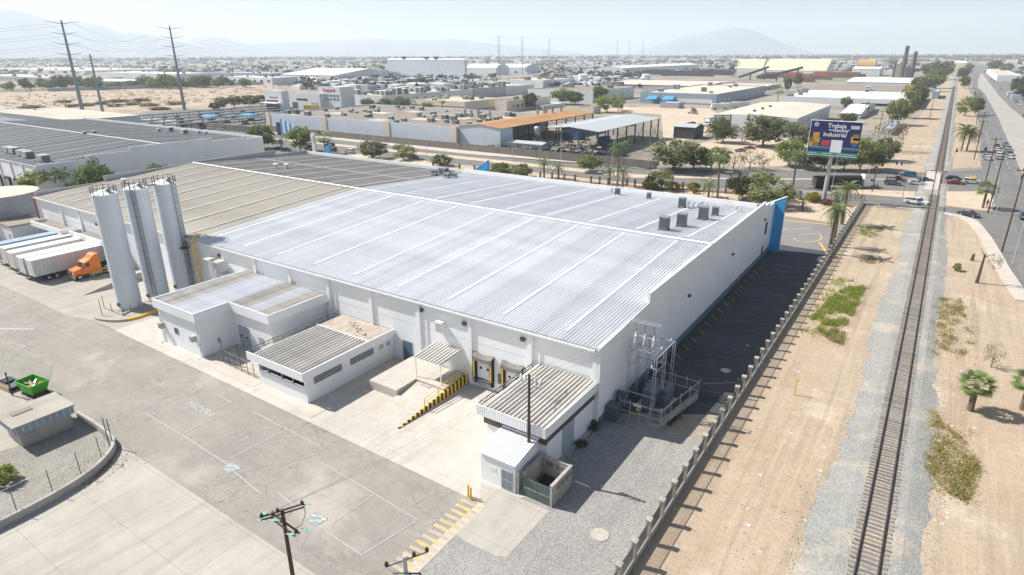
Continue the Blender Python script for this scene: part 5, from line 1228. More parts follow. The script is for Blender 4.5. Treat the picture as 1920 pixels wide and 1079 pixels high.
def s_windows(t, x0, x1, y, z0, z1, n, wd, mat='glass_blue', name='window', frame='white_trim'):
    for k in range(n):
        x = x0+(x1-x0)*(k+.5)/n-wd/2
        wv = obj(name, MB().box(x, x+wd, y-.08, y-.005, z0, z1), frame, t); obj('pane', MB().box(x+.08, x+wd-.08, y-.1, y-.081, z0+.08, z1-.08), mat, wv)
def e_windows(t, x, y0, y1, z0, z1, n, wd, mat='glass_blue', name='window', frame='white_trim'):
    for k in range(n):
        y = y0+(y1-y0)*(k+.5)/n-wd/2
        wv = obj(name, MB().box(x+.005, x+.08, y, y+wd, z0, z1), frame, t); obj('pane', MB().box(x+.081, x+.1, y+.08, y+wd-.08, z0+.08, z1-.08), mat, wv)
def roof_units(t, x0, x1, y0, y1, z, n, mats, smin=1.0, smax=2.2, seed=1):
    rg_ = random.Random(seed)
    for k in range(n):
        x = rg_.uniform(x0+2, x1-2); y = rg_.uniform(y0+2, y1-2); s = rg_.uniform(smin, smax); hh = s*rg_.uniform(.6, .9); mt = rg_.choice(mats)
        u = obj('rooftop_unit', MB().box(x-s/2, x+s/2, y-s/2, y+s/2, z+.15, z+.15+hh), mt, t)
        obj('grille', MB().box(x+s/2+.002, x+s/2+.04, y-s*.4, y+s*.4, z+.3, z+hh*.95).box(x-s*.4, x+s*.4, y-s/2-.04, y-s/2-.002, z+.3, z+hh*.95), 'ac_dark', u)

# slate-roofed warehouse on the left
sx0, sx1, sy0, sy1, sh_ = -332, -198, 67.5, 137, 9.4
sw_ = thing('slate_warehouse', 'large warehouse with dark slate-grey striped roof at the left', 'warehouse', (-260, 67.5, 0), world=True)
for a, b, zt in ((67.5, 80, 9.7), (80.01, 92, 10.6), (92.01, 118, 11.6), (118.01, 130, 10.6), (130.01, 137, 9.9)):
    obj('wall_panel', MB().box(sx1-.3, sx1, a, b, 0, zt), 'white_wall', sw_)
for k in range(10): obj('wall_panel', MB().box(sx0+k*13.4, sx0+(k+1)*13.4-.32, sy0, sy0+.3, 0, 9.3), 'white_wall', sw_)
for k in range(12):
    x = sx1-.6-k*8.2
    obj('pilaster', MB().box(x-.3, x+.3, sy0-.25, sy0-.004, 0, 9.3), 'wall_pale', sw_)
for k in range(4):
    x = sx1-9-k*6.2; d = obj('dock_door', MB().box(x-1.7, x+1.7, sy0-.5, sy0-.01, .9, 4.6), 'black', sw_); obj('door_panel', MB().box(x-1.2, x+1.2, sy0-.52, sy0-.501, 1.1, 4.0), 'steel_grey', d)
obj('gate_door', MB().box(sx1-5.6, sx1-2.2, sy0-.06, sy0-.01, 0, 5.2), 'door_grey', sw_)
obj('back_wall', MB().box(sx0, sx1-.31, sy1-.3, sy1, 0, 10.1), 'white_trim', sw_)
ry_ = (sy0+sy1)/2
fp_ = roof_panel(sy0-.2, 9.25, ry_, 11.2, 2.68, 2, .05); bp_ = roof_panel(ry_, 11.2, sy1-.4, 9.3, 2.68, 2, .05)
for k in range(50):
    obj('roof_panel', fp_, 'roof_slate', sw_, (sx0+k*2.67+260, -67.5, 0)); obj('roof_panel', bp_, 'roof_slate', sw_, (sx0+k*2.67+260, -67.5, 0))
for k in range(17):
    x = sx1-4-k*7.4
    for (ya, za, yb, zb) in ((sy0+2, 9.45, ry_-1, 11.25), (ry_+1.5, 11.2, sy1-3, 9.5)):
        obj('skylight', MB().add([(x, ya, za), (x+.5, ya, za), (x+.5, yb, zb), (x, yb, zb), (x, ya, za+.06), (x+.5, ya, za+.06), (x+.5, yb, zb+.06), (x, yb, zb+.06)], [(0,3,2,1),(4,5,6,7),(0,1,5,4),(1,2,6,5),(2,3,7,6),(3,0,4,7)]), 'skylight_old', sw_)
obj('ridge_cap', MB().box(sx0, sx1-.5, ry_-.35, ry_+.35, 11.24, 11.38), 'skylight', sw_)
for px, py, s in ((82, 300, 3.2), (53, 293, 3.2), (42, 290, 3.0), (28, 286, 3.2), (17, 284, 3.0), (160, 258, 1.6), (178, 256, 1.6), (297, 246, 1.6), (318, 245, 2.6), (345, 250, 2.6), (372, 248, 1.4), (385, 249, 1.3)):
    p = at(px, py, 10.0); z = 9.4+1.8*(1-abs(p.y-ry_)/35)
    u = obj('rooftop_unit', MB().box(p.x-s*.5, p.x+s*.5, p.y-s*.35, p.y+s*.35, z+.1, z+s*.55), 'ac_green', sw_); obj('grille', MB().box(p.x+s*.5+.002, p.x+s*.5+.04, p.y-s*.3, p.y+s*.3, z+.3, z+s*.45), 'ac_dark', u)

# long pale building across the street with many roof units
pb = building('long pale-blue walled factory with brown flat roof full of cooling units', -294, -168.5, 208, 282, 8.4, 'wall_paleblue', 'roof_brown', 'factory')
for x in (-293.6, -250, -208, -169.5): obj('pier', MB().box(x-1.6, x+1.6, 207.7, 207.99, 0, 8.7), 'wall_cream', pb)
roof_units(pb, -290, -172, 211, 278, 7.5, 62, ['ac_unit', 'ac_unit', 'ac_dark', 'ac_teal', 'ac_green', 'ac_unit'], 1.3, 2.8, 4)
for k in range(8): obj('roof_patch', MB().box(-288+k*15, -280+k*15+k % 3*3, 214+k % 4*14, 222+k % 4*14, 7.7, 7.76), 'roof_flat_tan', pb)
# rust-roofed open shed
rsx0, rsx1, rsy0, rsy1 = -168, -147, 210, 292
rsd = thing('rust_shed', 'open steel shed with rust-brown roof and row of stubby chimneys', 'shed', (-157, 210, 0), world=True)
obj('gable_wall', MB().xz([(rsx0, 0), (rsx1, 0), (rsx1, 8.8), (-157.5, 10.0), (rsx0, 8.8)], rsy0, rsy0+.3), 'wall_paleblue', rsd); obj('side_wall', MB().box(rsx1-.25, rsx1+.05, rsy0+.31, rsy0+9, 0, 8.75), 'wall_paleblue', rsd)
for xa, za, xb, zb in ((rsx0-.3, 8.8, -157.5, 10.05), (-157.5, 10.05, rsx1+.5, 8.8)):
    n = 12
    for k in range(n):
        ya = rsy0-.3+(rsy1-rsy0)*k/n; yb = rsy0-.3+(rsy1-rsy0)*(k+1)/n-.05
        obj('roof_sheet', MB().add([(xa, ya, za), (xb, ya, zb), (xb, yb, zb), (xa, yb, za), (xa, ya, za+.1), (xb, ya, zb+.1), (xb, yb, zb+.1), (xa, yb, za+.1)], [(0,3,2,1),(4,5,6,7),(0,1,5,4),(1,2,6,5),(2,3,7,6),(3,0,4,7)]), 'rust_roof', rsd)
for k in range(9):
    y = rsy0+9+k*9; obj('column', MB().box(rsx1-.3, rsx1+.1, y-.2, y+.2, 0, 8.6), 'dark_machine', rsd)
    obj('column', MB().box(rsx0-.1, rsx0+.3, y-.2, y+.2, 0, 8.6), 'dark_machine', rsd)
tr_ = truss(rsx1, rsy0+9, rsy1, 7.2, 8.6, 22, .09); obj('eave_truss', tr_, 'dark_machine', rsd)
obj('far_wall', MB().box(rsx0-.3, rsx0-.1, rsy0+.5, rsy1-20, 0, 8.5), 'wall_steel', rsd)
for px, py in ((872, 216), (884, 218), (897, 217), (919, 220), (1008, 214), (1020, 211), (1024, 212), (1036, 214), (1052, 211)):
    p = at(px, py, 9.6); c = obj('chimney', MB().cyl((p.x, p.y, 8.9), (p.x, p.y, 11.9), .55, n=10), 'steel_grey', rsd); obj('chimney_cap', MB().lathe([(.62, 11.9), (.62, 12.1), (.2, 12.15)], 10, (p.x, p.y)), 'steel_dark', c)
# open grey canopy with scrap
cg_ = thing('scrap_canopy', 'open grey-roofed steel canopy over heaps of scrap', 'canopy', (-120, 222, 0), world=True)
cx0, cx1, cy0, cy1 = -132, -109.5, 222, 285
for xa, za, xb, zb in ((cx0-.5, 9.0, -122, 9.9), (-122, 9.9, cx1+.5, 8.7)):
    n = 8
    for k in range(n):
        ya = cy0-.6+(cy1-cy0)*k/n; yb = cy0-.6+(cy1-cy0)*(k+1)/n-.05
        obj('roof_sheet', MB().add([(xa, ya, za), (xb, ya, zb), (xb, yb, zb), (xa, yb, za), (xa, ya, za+.12), (xb, ya, zb+.12), (xb, yb, zb+.12), (xa, yb, za+.12)], [(0,3,2,1),(4,5,6,7),(0,1,5,4),(1,2,6,5),(2,3,7,6),(3,0,4,7)]), 'canopy_grey', cg_)
for k in range(8):
    y = cy0+k*(cy1-cy0-1)/7
    obj('column', MB().box(cx1-.25, cx1+.2, y-.22, y+.22, 0, 8.65), 'dark_machine', cg_); obj('column', MB().box(cx0-.2, cx0+.2, y-.22, y+.22, 0, 8.9), 'dark_machine', cg_)
    obj('rafter', MB().cyl((cx0, y, 8.8), (-122, y, 9.6), .12, n=4).cyl((-122, y, 9.6), (cx1, y, 8.6), .12, n=4), 'dark_machine', cg_)
    if k < 7 and k % 2 == 0: obj('brace', MB().cyl((cx1, y, .2), (cx1, y+8.8, 7), .09, n=4).cyl((cx1, y+8.8, .2), (cx1, y, 7), .09, n=4), 'dark_machine', cg_)
obj('conveyor', MB().add([(-131, 226, 6.6), (-131, 227.6, 6.6), (-111, 262, 7.4), (-111, 260.4, 7.4), (-131, 226, 7.3), (-131, 227.6, 7.3), (-111, 262, 8.1), (-111, 260.4, 8.1)], [(0,3,2,1),(4,5,6,7),(0,1,5,4),(1,2,6,5),(2,3,7,6),(3,0,4,7)]), 'yellow_faded', cg_)
heap = MB(); rg_ = random.Random(12)
for k in range(900):
    x = rg_.uniform(-150, -99); y = 206+abs(rg_.gauss(0, 1))*14; s = rg_.uniform(.4, 1.8); z = rg_.uniform(0, 2.6)
    a = rg_.uniform(0, 3.1); c_, s_ = math.cos(a)*s, math.sin(a)*s; q = rg_.uniform(.15, .6)
    heap.add([(x-c_, y-s_, z), (x+c_, y+s_, z+rg_.uniform(-.5, .9)), (x+c_-s_*q, y+s_+c_*q, z+rg_.uniform(0, .8)), (x-c_-s_*q, y-s_+c_*q, z+.4)], [(0, 1, 2, 3)])
hp = obj('scrap_heap', heap, 'dark_machine'); tag(hp, 'dark heaps of scrap metal behind the roadside wall', 'scrap', None, 'stuff')
heap2 = MB()
for k in range(380):
    x = rg_.uniform(-143, -104); y = 207+abs(rg_.gauss(0, 1))*12; s = rg_.uniform(.3, 1.1); z = rg_.uniform(.3, 2.9); a = rg_.uniform(0, 3.1); c_, s_ = math.cos(a)*s, math.sin(a)*s
    heap2.add([(x-c_, y-s_, z), (x+c_, y+s_, z+rg_.uniform(-.3, .6)), (x+c_-s_*.4, y+s_+c_*.4, z+.5), (x-c_-s_*.4, y-s_+c_*.4, z+.3)], [(0, 1, 2, 3)])
tag(obj('scrap_pieces', heap2, 'block_wall'), 'pale loose scrap pieces scattered over the dark heaps', 'scrap', None, 'stuff')
for x, y, sx, sy, h, mt, nm, lb in ((-118, 246, 4, 6, 4.0, 'blue_machine', 'scrap_press', 'large blue machine under the grey canopy'), (-141, 260, 10, 5, 5, 'blue_machine', 'blue_container', 'blue container block inside the rust-roofed shed'), (-127, 216, 1.8, 2.2, 3.4, 'blue_machine', 'blue_hopper', 'small blue hopper at the front of the grey canopy'), (-101, 225, 3, 4, 2.6, 'blue_machine', 'blue_loader', 'blue loader among scrap right of the grey canopy')):
    t = thing(nm, lb, 'machine', (x, y, 0)); obj('body', MB().box(-sx/2, sx/2, -sy/2, sy/2, .4, h*.7), mt, t, (0, 0, 0)); obj('hood', MB().prism([(-sx/2, -sy/2), (sx/2, -sy/2), (sx/4, sy/2), (-sx/4, sy/2)], h*.7, h), mt, t, (0, 0, 0)); obj('base', MB().box(-sx/2-.2, sx/2+.2, -sy/2-.2, sy/2+.2, 0, .39), 'dark_machine', t, (0, 0, 0))
st_ = thing('steel_hopper', 'pale steel dust hopper beside the rust-roofed shed', 'hopper', (-143.2, 232, 0)); obj('bin', MB().lathe([(.4, 3), (1.3, 4.4), (1.3, 7.4), (.9, 7.9)], 14), 'galv', st_, (0, 0, 0))
for a in range(4): obj('leg', MB().box((1 if a % 2 else -1)*1-.1, (1 if a % 2 else -1)*1+.1, (1 if a > 1 else -1)*1-.1, (1 if a > 1 else -1)*1+.1, 0, 4.4), 'galv', st_, (0, 0, 0))
lw = building('low grey lean-to with slatted front inside the scrap yard', -147, -128, 211, 218, 3.6, 'galv', 'canopy_grey', 'shed', 'gable_x', rise=.6, name='yard_shed')
rw = thing('roadside_wall', 'long dark block wall along the far side of the street', 'wall', (-180, 203.6, 0), world=True)
for k in range(36): obj('wall_bay', MB().box(-294+k*6, -288.15+k*6, 203.45, 203.7, 0, 2.75), 'block_dark', rw); obj('wall_pier', MB().box(-288.14+k*6, -287.99-.02+k*6, 203.4, 203.75, 0, 2.85), 'block_dark', rw)
# striped blue-and-white fence shop front and boards
bf = thing('striped_screen', 'blue and white slatted screen wall in front of the pale factory', 'screen', (-270, 206, 0), world=True)
p0 = at(529, 255); p1_ = at(552, 258)
for k in range(10):
    x = p0.x+k*1.7; obj('slat', MB().box(x, x+1.1, p0.y-.2, p0.y+.2, 0, 8.0-k*.45), 'blue_fin' if k % 2 == 0 else 'white_trim', bf)
obj('frame', MB().box(p0.x-4, p0.x-.3, p0.y+.3, p0.y+.6, 0, 6.2), 'dark_gap', bf)
gb1 = thing('sign_board', 'plain grey sign board above a street tree', 'sign', at(700, 293), 0); obj('board', MB().box(-2.6, 2.6, -.15, .15, 2.2, 5.6), 'wall_paleblue', gb1, (0, 0, 0)); obj('post', MB().box(-.15, .15, -.1, .1, 0, 2.19), 'galv', gb1, (0, 0, 0))
gb2 = thing('pillar_sign', 'tall narrow white pillar sign by the car park', 'sign', at(591, 290), 0); obj('panel', MB().box(-.9, .9, -.4, .4, .5, 8.2), 'trailer_white', gb2, (0, 0, 0)); obj('base', MB().box(-1.1, 1.1, -.6, .6, 0, .49), 'kerb', gb2, (0, 0, 0)); obj('blue_mark', MB().box(.1, .7, -.42, -.401, 4.5, 7), 'blue_fin', gb2, (0, 0, 0))

# office complex with red lettering
def sbuild(label, sp, wall, roof, **k):
    x0, x1, y0, y1, h = spec(*sp); return building(label, x0, x1, y0, y1, h, wall, roof, **k), x0, x1, y0, y1, h
t, x0, x1, y0, y1, h = sbuild('left block of the office complex with small red lettering and canopy', (532, 210, 171, 500, 545), 'wall_pale', 'roof_flat_white')
obj('entrance', MB().box(x0+1.5, x1-4, y0-.1, y0-.01, 0, 5), 'glass_dark', t); obj('canopy', MB().box(x0-2, x1-2, y0-4, y0-.02, 5.3, 5.8), 'roof_flat_white', t); obj('window_band', MB().box(x0+1.2, x1-4.5, y0-.1, y0-.01, 6.3, 7.4), 'glass_dark', t)
text_obj('lettering', 'Honeywell', 2.0, ((x0+x1)/2-t.location.x, y0-.06-t.location.y, 9.2), 0, 'red_paint', t, R(90), .03, bold=.03)
t, x0, x1, y0, y1, h = sbuild('middle wing of the office complex with strip window and grey doors', (602, 207, 176, 544, 612), 'wall_pale', 'roof_flat_tan')
obj('strip_window', MB().box(x0+(x1-x0)*.25, x0+(x1-x0)*.6, y0-.1, y0-.01, 6, 7.2), 'glass_dark', t); obj('shutter', MB().box(x0+(x1-x0)*.1, x0+(x1-x0)*.28, y0-.1, y0-.01, 0, 4.5), 'steel_dark', t); obj('shutter', MB().box(x0+(x1-x0)*.72, x0+(x1-x0)*.93, y0-.1, y0-.01, 0, 5), 'door_grey', t)
t, x0, x1, y0, y1, h = sbuild('tall white office block with red lettering and two window rows', (641, 208, 164, 600, 667), 'wall_pale', 'roof_flat_white')
s_windows(t, x0+1, x1-1, y0, h*.42, h*.53, 6, (x1-x0-2)/6-.8); s_windows(t, x0+1, x1-1, y0, h*.57, h*.68, 6, (x1-x0-2)/6-.8)
text_obj('lettering', 'Honeywell', 3.0, ((x0+x1)/2-t.location.x, y0-.06-t.location.y, h*.85), 0, 'red_paint', t, R(90), .03, bold=.06)
t = building('long low plant hall with many roof units behind the white office block', -395, -350, 348, 560, 8, 'wall_pale', 'roof_flat_tan')
roof_units(t, -393, -352, 350, 555, 7.3, 60, ['ac_unit', 'ac_dark', 'ac_unit', 'silo_top'], 2.5, 6, 9)
e_windows(t, -350, 350, 430, 2.5, 5, 8, 3.5)

t, x0, x1, y0, y1, h = sbuild('cream building with two dark red bands in front of the plant', (872, 215, 191, 773, 943), 'wall_cream', 'roof_flat_tan')
for z in (h*.25, h*.52): obj('red_band', MB().box(x0-.05, x1+.06, y0-.06, y0-.005, z, z+.55), 'red_band', t)
obj('red_band', MB().box(x1+.005, x1+.06, y0, y1, h*.25, h*.25+.55), 'red_band', t)
roof_units(t, x0, x1, y0, y1, h-.7, 8, ['ac_unit', 'ac_dark', 'wall_cream'], 1.5, 3, 3)
t, x0, x1, y0, y1, h = sbuild('stepped cream wing at the right end of the cream building', (950, 211, 189, 928, 1032), 'wall_cream', 'roof_flat_tan')
e_windows(t, x1, y0+3, y0+24, 2.5, 4.5, 2, 2.0, 'glass_dark'); roof_units(t, x0, x1, y0, y1, h-.7, 5, ['ac_unit', 'ac_dark'], 1.5, 3, 6)
GREY = [('big plain pale-grey box warehouse in the middle distance', (872, 147, 113, 728, 876), 'wall_paleblue', 'roof_flat_white', 'gable_x', 2),
 ('long low white-roofed warehouse with dark entrance left of the grey box', (627, 154, 142, 528, 752), 'wall_pale', 'roof_flat_white', 'gable_x', 8),
 ('white arch-roofed hall right of the grey box', (930, 141, 128, 873, 955), 'wall_pale', 'roof_flat_white', 'arch', 7),
 ('second white arch-roofed hall beside the power poles', (985, 139, 127, 935, 1012), 'wall_paleblue', 'roof_flat_white', 'arch', 6),
 ('white hall with grey-brown flat roof behind green trees', (1111, 194, 171, 990, 1188), 'wall_pale', 'roof_brown', 'flat', 0),
 ('pale flat building with stair roofline left of the white hall', (1018, 168, 151, 933, 1078), 'wall_pale', 'roof_flat_tan', 'flat', 0),
 ('long tan-roofed block with dark windows behind the cream building', (890, 185, 166, 775, 950), 'wall_grey', 'roof_flat_tan', 'flat', 0),
 ('low tan factory roof far behind the cream building', (946, 166, 153, 893, 1000), 'wall_pale', 'roof_flat_tan', 'flat', 0),
 ('grey shed with light roof and blue awnings', (1342, 198, 177, 1200, 1434), 'wall_steel', 'roof_flat_peach', 'flat', 0),
 ('wide peach-roofed hall behind the grey shed', (1318, 170, 162, 1130, 1378), 'wall_grey', 'roof_flat_peach', 'gable_x', 1.5),
 ('second peach-roofed hall right of the wide one', (1428, 171, 165, 1335, 1464), 'wall_grey', 'roof_flat_peach', 'gable_x', 1.2),
 ('very long pale warehouse on the far plain', (1168, 141, 128, 1122, 1385), 'wall_pale', 'roof_flat_white', 'gable_y', 3),
 ('long white low building with dark strip windows right of centre', (1716, 206, 188, 1462, 1732), 'wall_pale', 'roof_flat_white', 'flat', 0),
 ('olive-grey hall with brown pitched roof', (1702, 187, 174, 1492, 1716), 'wall_olive', 'roof_brown', 'gable_x', 3),
 ('pale grey ribbed hall behind the brown pitched roof', (1712, 165, 156, 1585, 1724), 'wall_paleblue', 'roof_flat_white', 'gable_x', 3),
 ('low white hall along the left horizon fields', (513, 160, 146, 410, 560), 'wall_pale', 'roof_flat_white', 'flat', 0),
 ('dark grey long hall left of the far fields', (505, 148, 138, 372, 560), 'wall_steel', 'wall_grey', 'flat', 0),
 ('cream-roofed long hall at the far left edge', (138, 158, 148, -60, 232), 'wall_grey', 'roof_flat_tan', 'flat', 0),
 ('white-roofed long hall at far left behind the trees', (222, 163, 153, 60, 300), 'wall_steel', 'roof_flat_white', 'flat', 0),
 ('wide white-roofed hall on the left horizon', (330, 149, 139, 180, 400), 'wall_pale', 'roof_flat_white', 'flat', 0),
 ('long pale roof furthest on the left horizon', (160, 139, 133, -80, 330), 'wall_pale', 'roof_flat_tan', 'flat', 0),
 ('pale commercial hall right of the avenue', (1912, 153, 142, 1868, 2010), 'wall_pale', 'roof_flat_tan', 'flat', 0),
 ('pale yellow hall near the avenue bend', (1812, 128, 118, 1785, 1840), 'roof_yellow', 'roof_flat_white', 'flat', 0),
 ('small pale house between trailers and trees', (1020, 205, 198, 985, 1060), 'wall_pale', 'roof_flat_white', 'flat', 0),
 ('low grey cabin with flat roof in the bare yard', (1272, 204, 193, 1237, 1282), 'wall_steel', 'roof_flat_white', 'flat', 0),
 ('tiny cream cabin beside the olive tree', (1112, 214, 200, 1105, 1126), 'wall_cream', 'roof_flat_tan', 'flat', 0),
 ('white pitched-roof house among palms right of the tan hall', (1612, 224, 214, 1575, 1640), 'wall_pale', 'roof_flat_white', 'gable_x', 2.5),
 ('small grey hut beside the railway trees', (1672, 254, 241, 1652, 1686), 'wall_grey', 'wall_steel', 'flat', 0),
 ('little dark booth by the railway', (1758, 186, 172, 1746, 1761), 'wall_steel', 'canopy_grey', 'flat', 0),
 ('open-fronted dark roofed yard shelter beside the dirt lot', (1302, 262, 240, 1262, 1318), 'dark_machine', 'canopy_grey', 'gable_x', 1.0)]
for i, (lb, sp, wl, rf, sty, rise) in enumerate(GREY):
    t, x0, x1, y0, y1, h = sbuild(lb, sp, wl, rf, style=sty, rise=rise or 2, par=min(.7, abs(spec(*sp)[4])*.12))
    n = max(3, int((x1-x0)/14))
    if i in (6, 11, 15, 17): s_windows(t, x0+2, x1-2, y0, h*.35, h*.65, n, min(6, (x1-x0)/n*.5), 'glass_dark')
    if i == 12: obj('dark_strip', MB().box(x0+(x1-x0)*.62, x0+(x1-x0)*.9, y0-.1, y0-.01, h*.25, h*.5), 'dark_gap', t)
    if i == 8:
        for k in (.12, .34): obj('awning', MB().add([(x0+(x1-x0)*k, y0-.1, 5.5), (x0+(x1-x0)*(k+.13), y0-.1, 5.5), (x0+(x1-x0)*(k+.15), y0-8, 3.6), (x0+(x1-x0)*k, y0-8, 3.4), (x0+(x1-x0)*k, y0-.1, 5.3), (x0+(x1-x0)*(k+.13), y0-.1, 5.3), (x0+(x1-x0)*(k+.15), y0-8, 3.4), (x0+(x1-x0)*k, y0-8, 3.2)], [(0, 1, 2, 3), (7, 6, 5, 4), (0, 3, 7, 4), (1, 5, 6, 2), (3, 2, 6, 7)]), 'tarp_blue', t)
        s_windows(t, x0+(x1-x0)*.5, x1-3, y0, 1, h*.5, 4, 7, 'wall_pale', 'panel'); e_windows(t, x1, y0+4, y0+40, 1, 4, 3, 4, 'wall_pale', 'panel')
    if i == 0:
        for k in (.2, .5, .62): obj('vent', MB().box(x0+(x1-x0)*k, x0+(x1-x0)*k+5, (y0+y1)/2-3, (y0+y1)/2+3, h+2, h+5), 'steel_dark', t)
    if i == 1: obj('entrance', MB().box(x1+.01, x1+.4, y0+15, y0+(y1-y0)*.3, 0, h*.8), 'wall_steel', t)
    if sty == 'flat' and (x1-x0) > 30: roof_units(t, x0, x1, y0, y1, h-.6, 7, ['ac_unit', 'ac_dark', 'ac_unit'], 2, 5, 20+i)
# tan-roofed shed by the dirt lot
t = building('tan corrugated-roof hall with blue-grey steel walls above the dirt lot', -97, -58, 327, 426, 7.8, 'wall_steel', 'roof_flat_peach', 'hall', 'gable_y', rise=.9, name='building', panels=11)
obj('blue_fascia', MB().box(-66, -57.6, 326.6, 326.9, 6.3, 7.9), 'wall_paleblue', t); obj('blue_fascia', MB().box(-57.95, -57.6, 326.91, 426, 6.3, 7.9), 'wall_paleblue', t)
for k in range(13): obj('wall_panel', MB().box(-57.95, -57.85, 328+k*7.5, 333+k*7.5, .3, 6.2), 'wall_pale', t)
for k in range(9): obj('wall_panel', MB().box(-96+k*4.2, -93.2+k*4.2, 326.8, 326.95, .3, 7.6), 'galv', t)
for y in (345, 362, 379): obj('roof_vent', MB().cyl((-82, y, 8), (-82, y, 9.6), .8, n=10), 'steel_dark', t)
# yellow works with barrel roof, stacks and tower
Y_ = [('left yellow-roofed shed of the distant works', (1428, 137, 129, 1377, 1438), 17), ('wide yellow-roofed shed in the middle of the distant works', (1548, 140, 133, 1430, 1562), 19)]
for lb, sp, ri in Y_:
    t, x0, x1, y0, y1, h = sbuild(lb, sp, 'wall_pale', 'roof_yellow', style='gable_x', rise=ri, panels=6, cat='works')
t, x0, x1, y0, y1, h = sbuild('white works building carrying a yellow barrel-vaulted hood', (1648, 143, 130, 1596, 1655), 'wall_pale', 'roof_flat_white', cat='works', style='gable_x', rise=4)
ym = (y0+y1)/2; bv = MB(); n = 14
for k in range(n):
    a, b = math.pi*k/n*1.2-.3, math.pi*(k+1)/n*1.2-.3; xa, xb = x0+(x1-x0)*.1, x0+(x1-x0)*.75
    bv.quad((xa, ym-9*math.cos(a), h+6+9*math.sin(a)), (xb, ym-9*math.cos(a), h+6+9*math.sin(a)), (xb, ym-9*math.cos(b), h+6+9*math.sin(b)), (xa, ym-9*math.cos(b), h+6+9*math.sin(b)))
bv.xz([(x0+(x1-x0)*.1, h), (x0+(x1-x0)*.75, h), (x0+(x1-x0)*.75, h+8), (x0+(x1-x0)*.1, h+8)], ym-8.5, ym+8)
obj('barrel_roof', bv, 'roof_ochre', t)
def stack(label, px, py, pyt, r, mat='stack_dark'):
    p = at(px, py); h = h_at_px(p, px+(py-pyt)*.2, pyt); t = thing('chimney_stack', label, 'chimney', p)
    obj('shaft', MB().cyl((0, 0, 0), (0, 0, h), r, r*.8, 14), mat, t, (0, 0, 0), smooth=True)
    for k in (.3, .6, .9): obj('ring', MB().lathe([(r*1.02, h*k), (r*1.15, h*k+.4), (r*1.02, h*k+.8)], 14), 'steel_dark', t, (0, 0, 0))
stack('tallest dark chimney of the distant works', 1690, 147, 86, 3.2); stack('slightly shorter chimney right of the tallest one', 1707, 149, 97, 3.0); stack('thin chimney left of the tan tower', 1674, 146, 116, 2)
t, x0, x1, y0, y1, h = sbuild('tan brick preheater tower between the chimneys', (1688, 147, 121, 1676, 1692), 'brick_tower', 'roof_flat_tan', cat='tower')
t, x0, x1, y0, y1, h = sbuild('dark sloping conveyor house right of the chimneys', (1706, 152, 126, 1694, 1712), 'stack_dark', 'wall_steel', cat='tower')
for lb, px, py, pyt, wpx, mt in (('white cylindrical tank left of the grey-brown roof', 1093, 161, 140, 19, 'trailer_white'), ('small white tank beside the dark rail wagons', 1211, 150, 140, 16, 'trailer_white'), ('beige round tank behind the cream building', 953, 176, 160, 21, 'wall_cream'), ('tall white vertical tank beside the plant', 808, 184, 166, 6, 'trailer_white')):
    p = at(px, py); h = h_at_px(p, px, pyt); r = wpx/2/pxm(p); t = thing('tank', lb, 'tank', p)
    obj('shell', MB().lathe([(r, 0), (r, h*.33), (r, h*.66), (r, h)], 28), mt, t, (0, 0, 0), smooth=True); obj('roof', MB().lathe([(r*1.01, h), (r*.5, h+r*.12), (.1, h+r*.16)], 28), 'roof_flat_white', t, (0, 0, 0))
# rusty pipe stores, conveyors, wagons at the works
for i, (px, py, l) in enumerate(((1235, 140, 60), (1290, 143, 90), (1340, 141, 70), (1470, 146, 70), (1520, 149, 60), (1570, 146, 80), (1500, 154, 40), (1440, 148, 30))):
    p = at(px, py); t = thing('stock_pile', ['low dark stock pile left of the works yard', 'long dark row of stacked pipes before the far warehouse', 'dark pipe stack nearest the palm', 'brick-red stock row before the yellow sheds', 'second brick-red row before the yellow sheds', 'brick-red roofed row at the right of the works', 'small brick-red shed in the works yard', 'dark heap under the works conveyor'][i], 'stock pile', p, 0, 'stock piles in the works yard')
    mt = 'dark_machine' if i in (0, 1, 2, 7) else 'rust_pile'
    m = MB(); rg_ = random.Random(i)
    obj('pile', MB().prism([(-l/2, -8), (l/2, -8), (l/2-4, 10), (-l/2+4, 10)], 0, rg_.uniform(4, 7)), mt, t, (0, 0, 0)); obj('top', MB().prism([(-l/2+6, -5), (l/2-8, -5), (l/2-9, 6), (-l/2+7, 6)], 4, rg_.uniform(7.2, 9)), 'roof_red' if mt == 'rust_pile' else mt, t, (0, 0, 0))
for px, py, l, rz, lb in ((1425, 152, 55, .5, 'dark inclined conveyor in the works yard'), (1385, 150, 40, .5, 'shorter dark inclined conveyor left of the first')):
    p = at(px, py); t = thing('conveyor', lb, 'conveyor', p, rz); obj('gallery', MB().add([(0, -2, 2), (l, -2, 16), (l, 2, 16), (0, 2, 2), (0, -2, 5), (l, -2, 19), (l, 2, 19), (0, 2, 5)], [(0,3,2,1),(4,5,6,7),(0,1,5,4),(1,2,6,5),(2,3,7,6),(3,0,4,7)]), 'dark_machine', t, (0, 0, 0))
    for k in (.4, .9): obj('trestle', MB().box(l*k-.6, l*k+.6, -1.5, 1.5, 0, 2+14*k), 'dark_machine', t, (0, 0, 0))
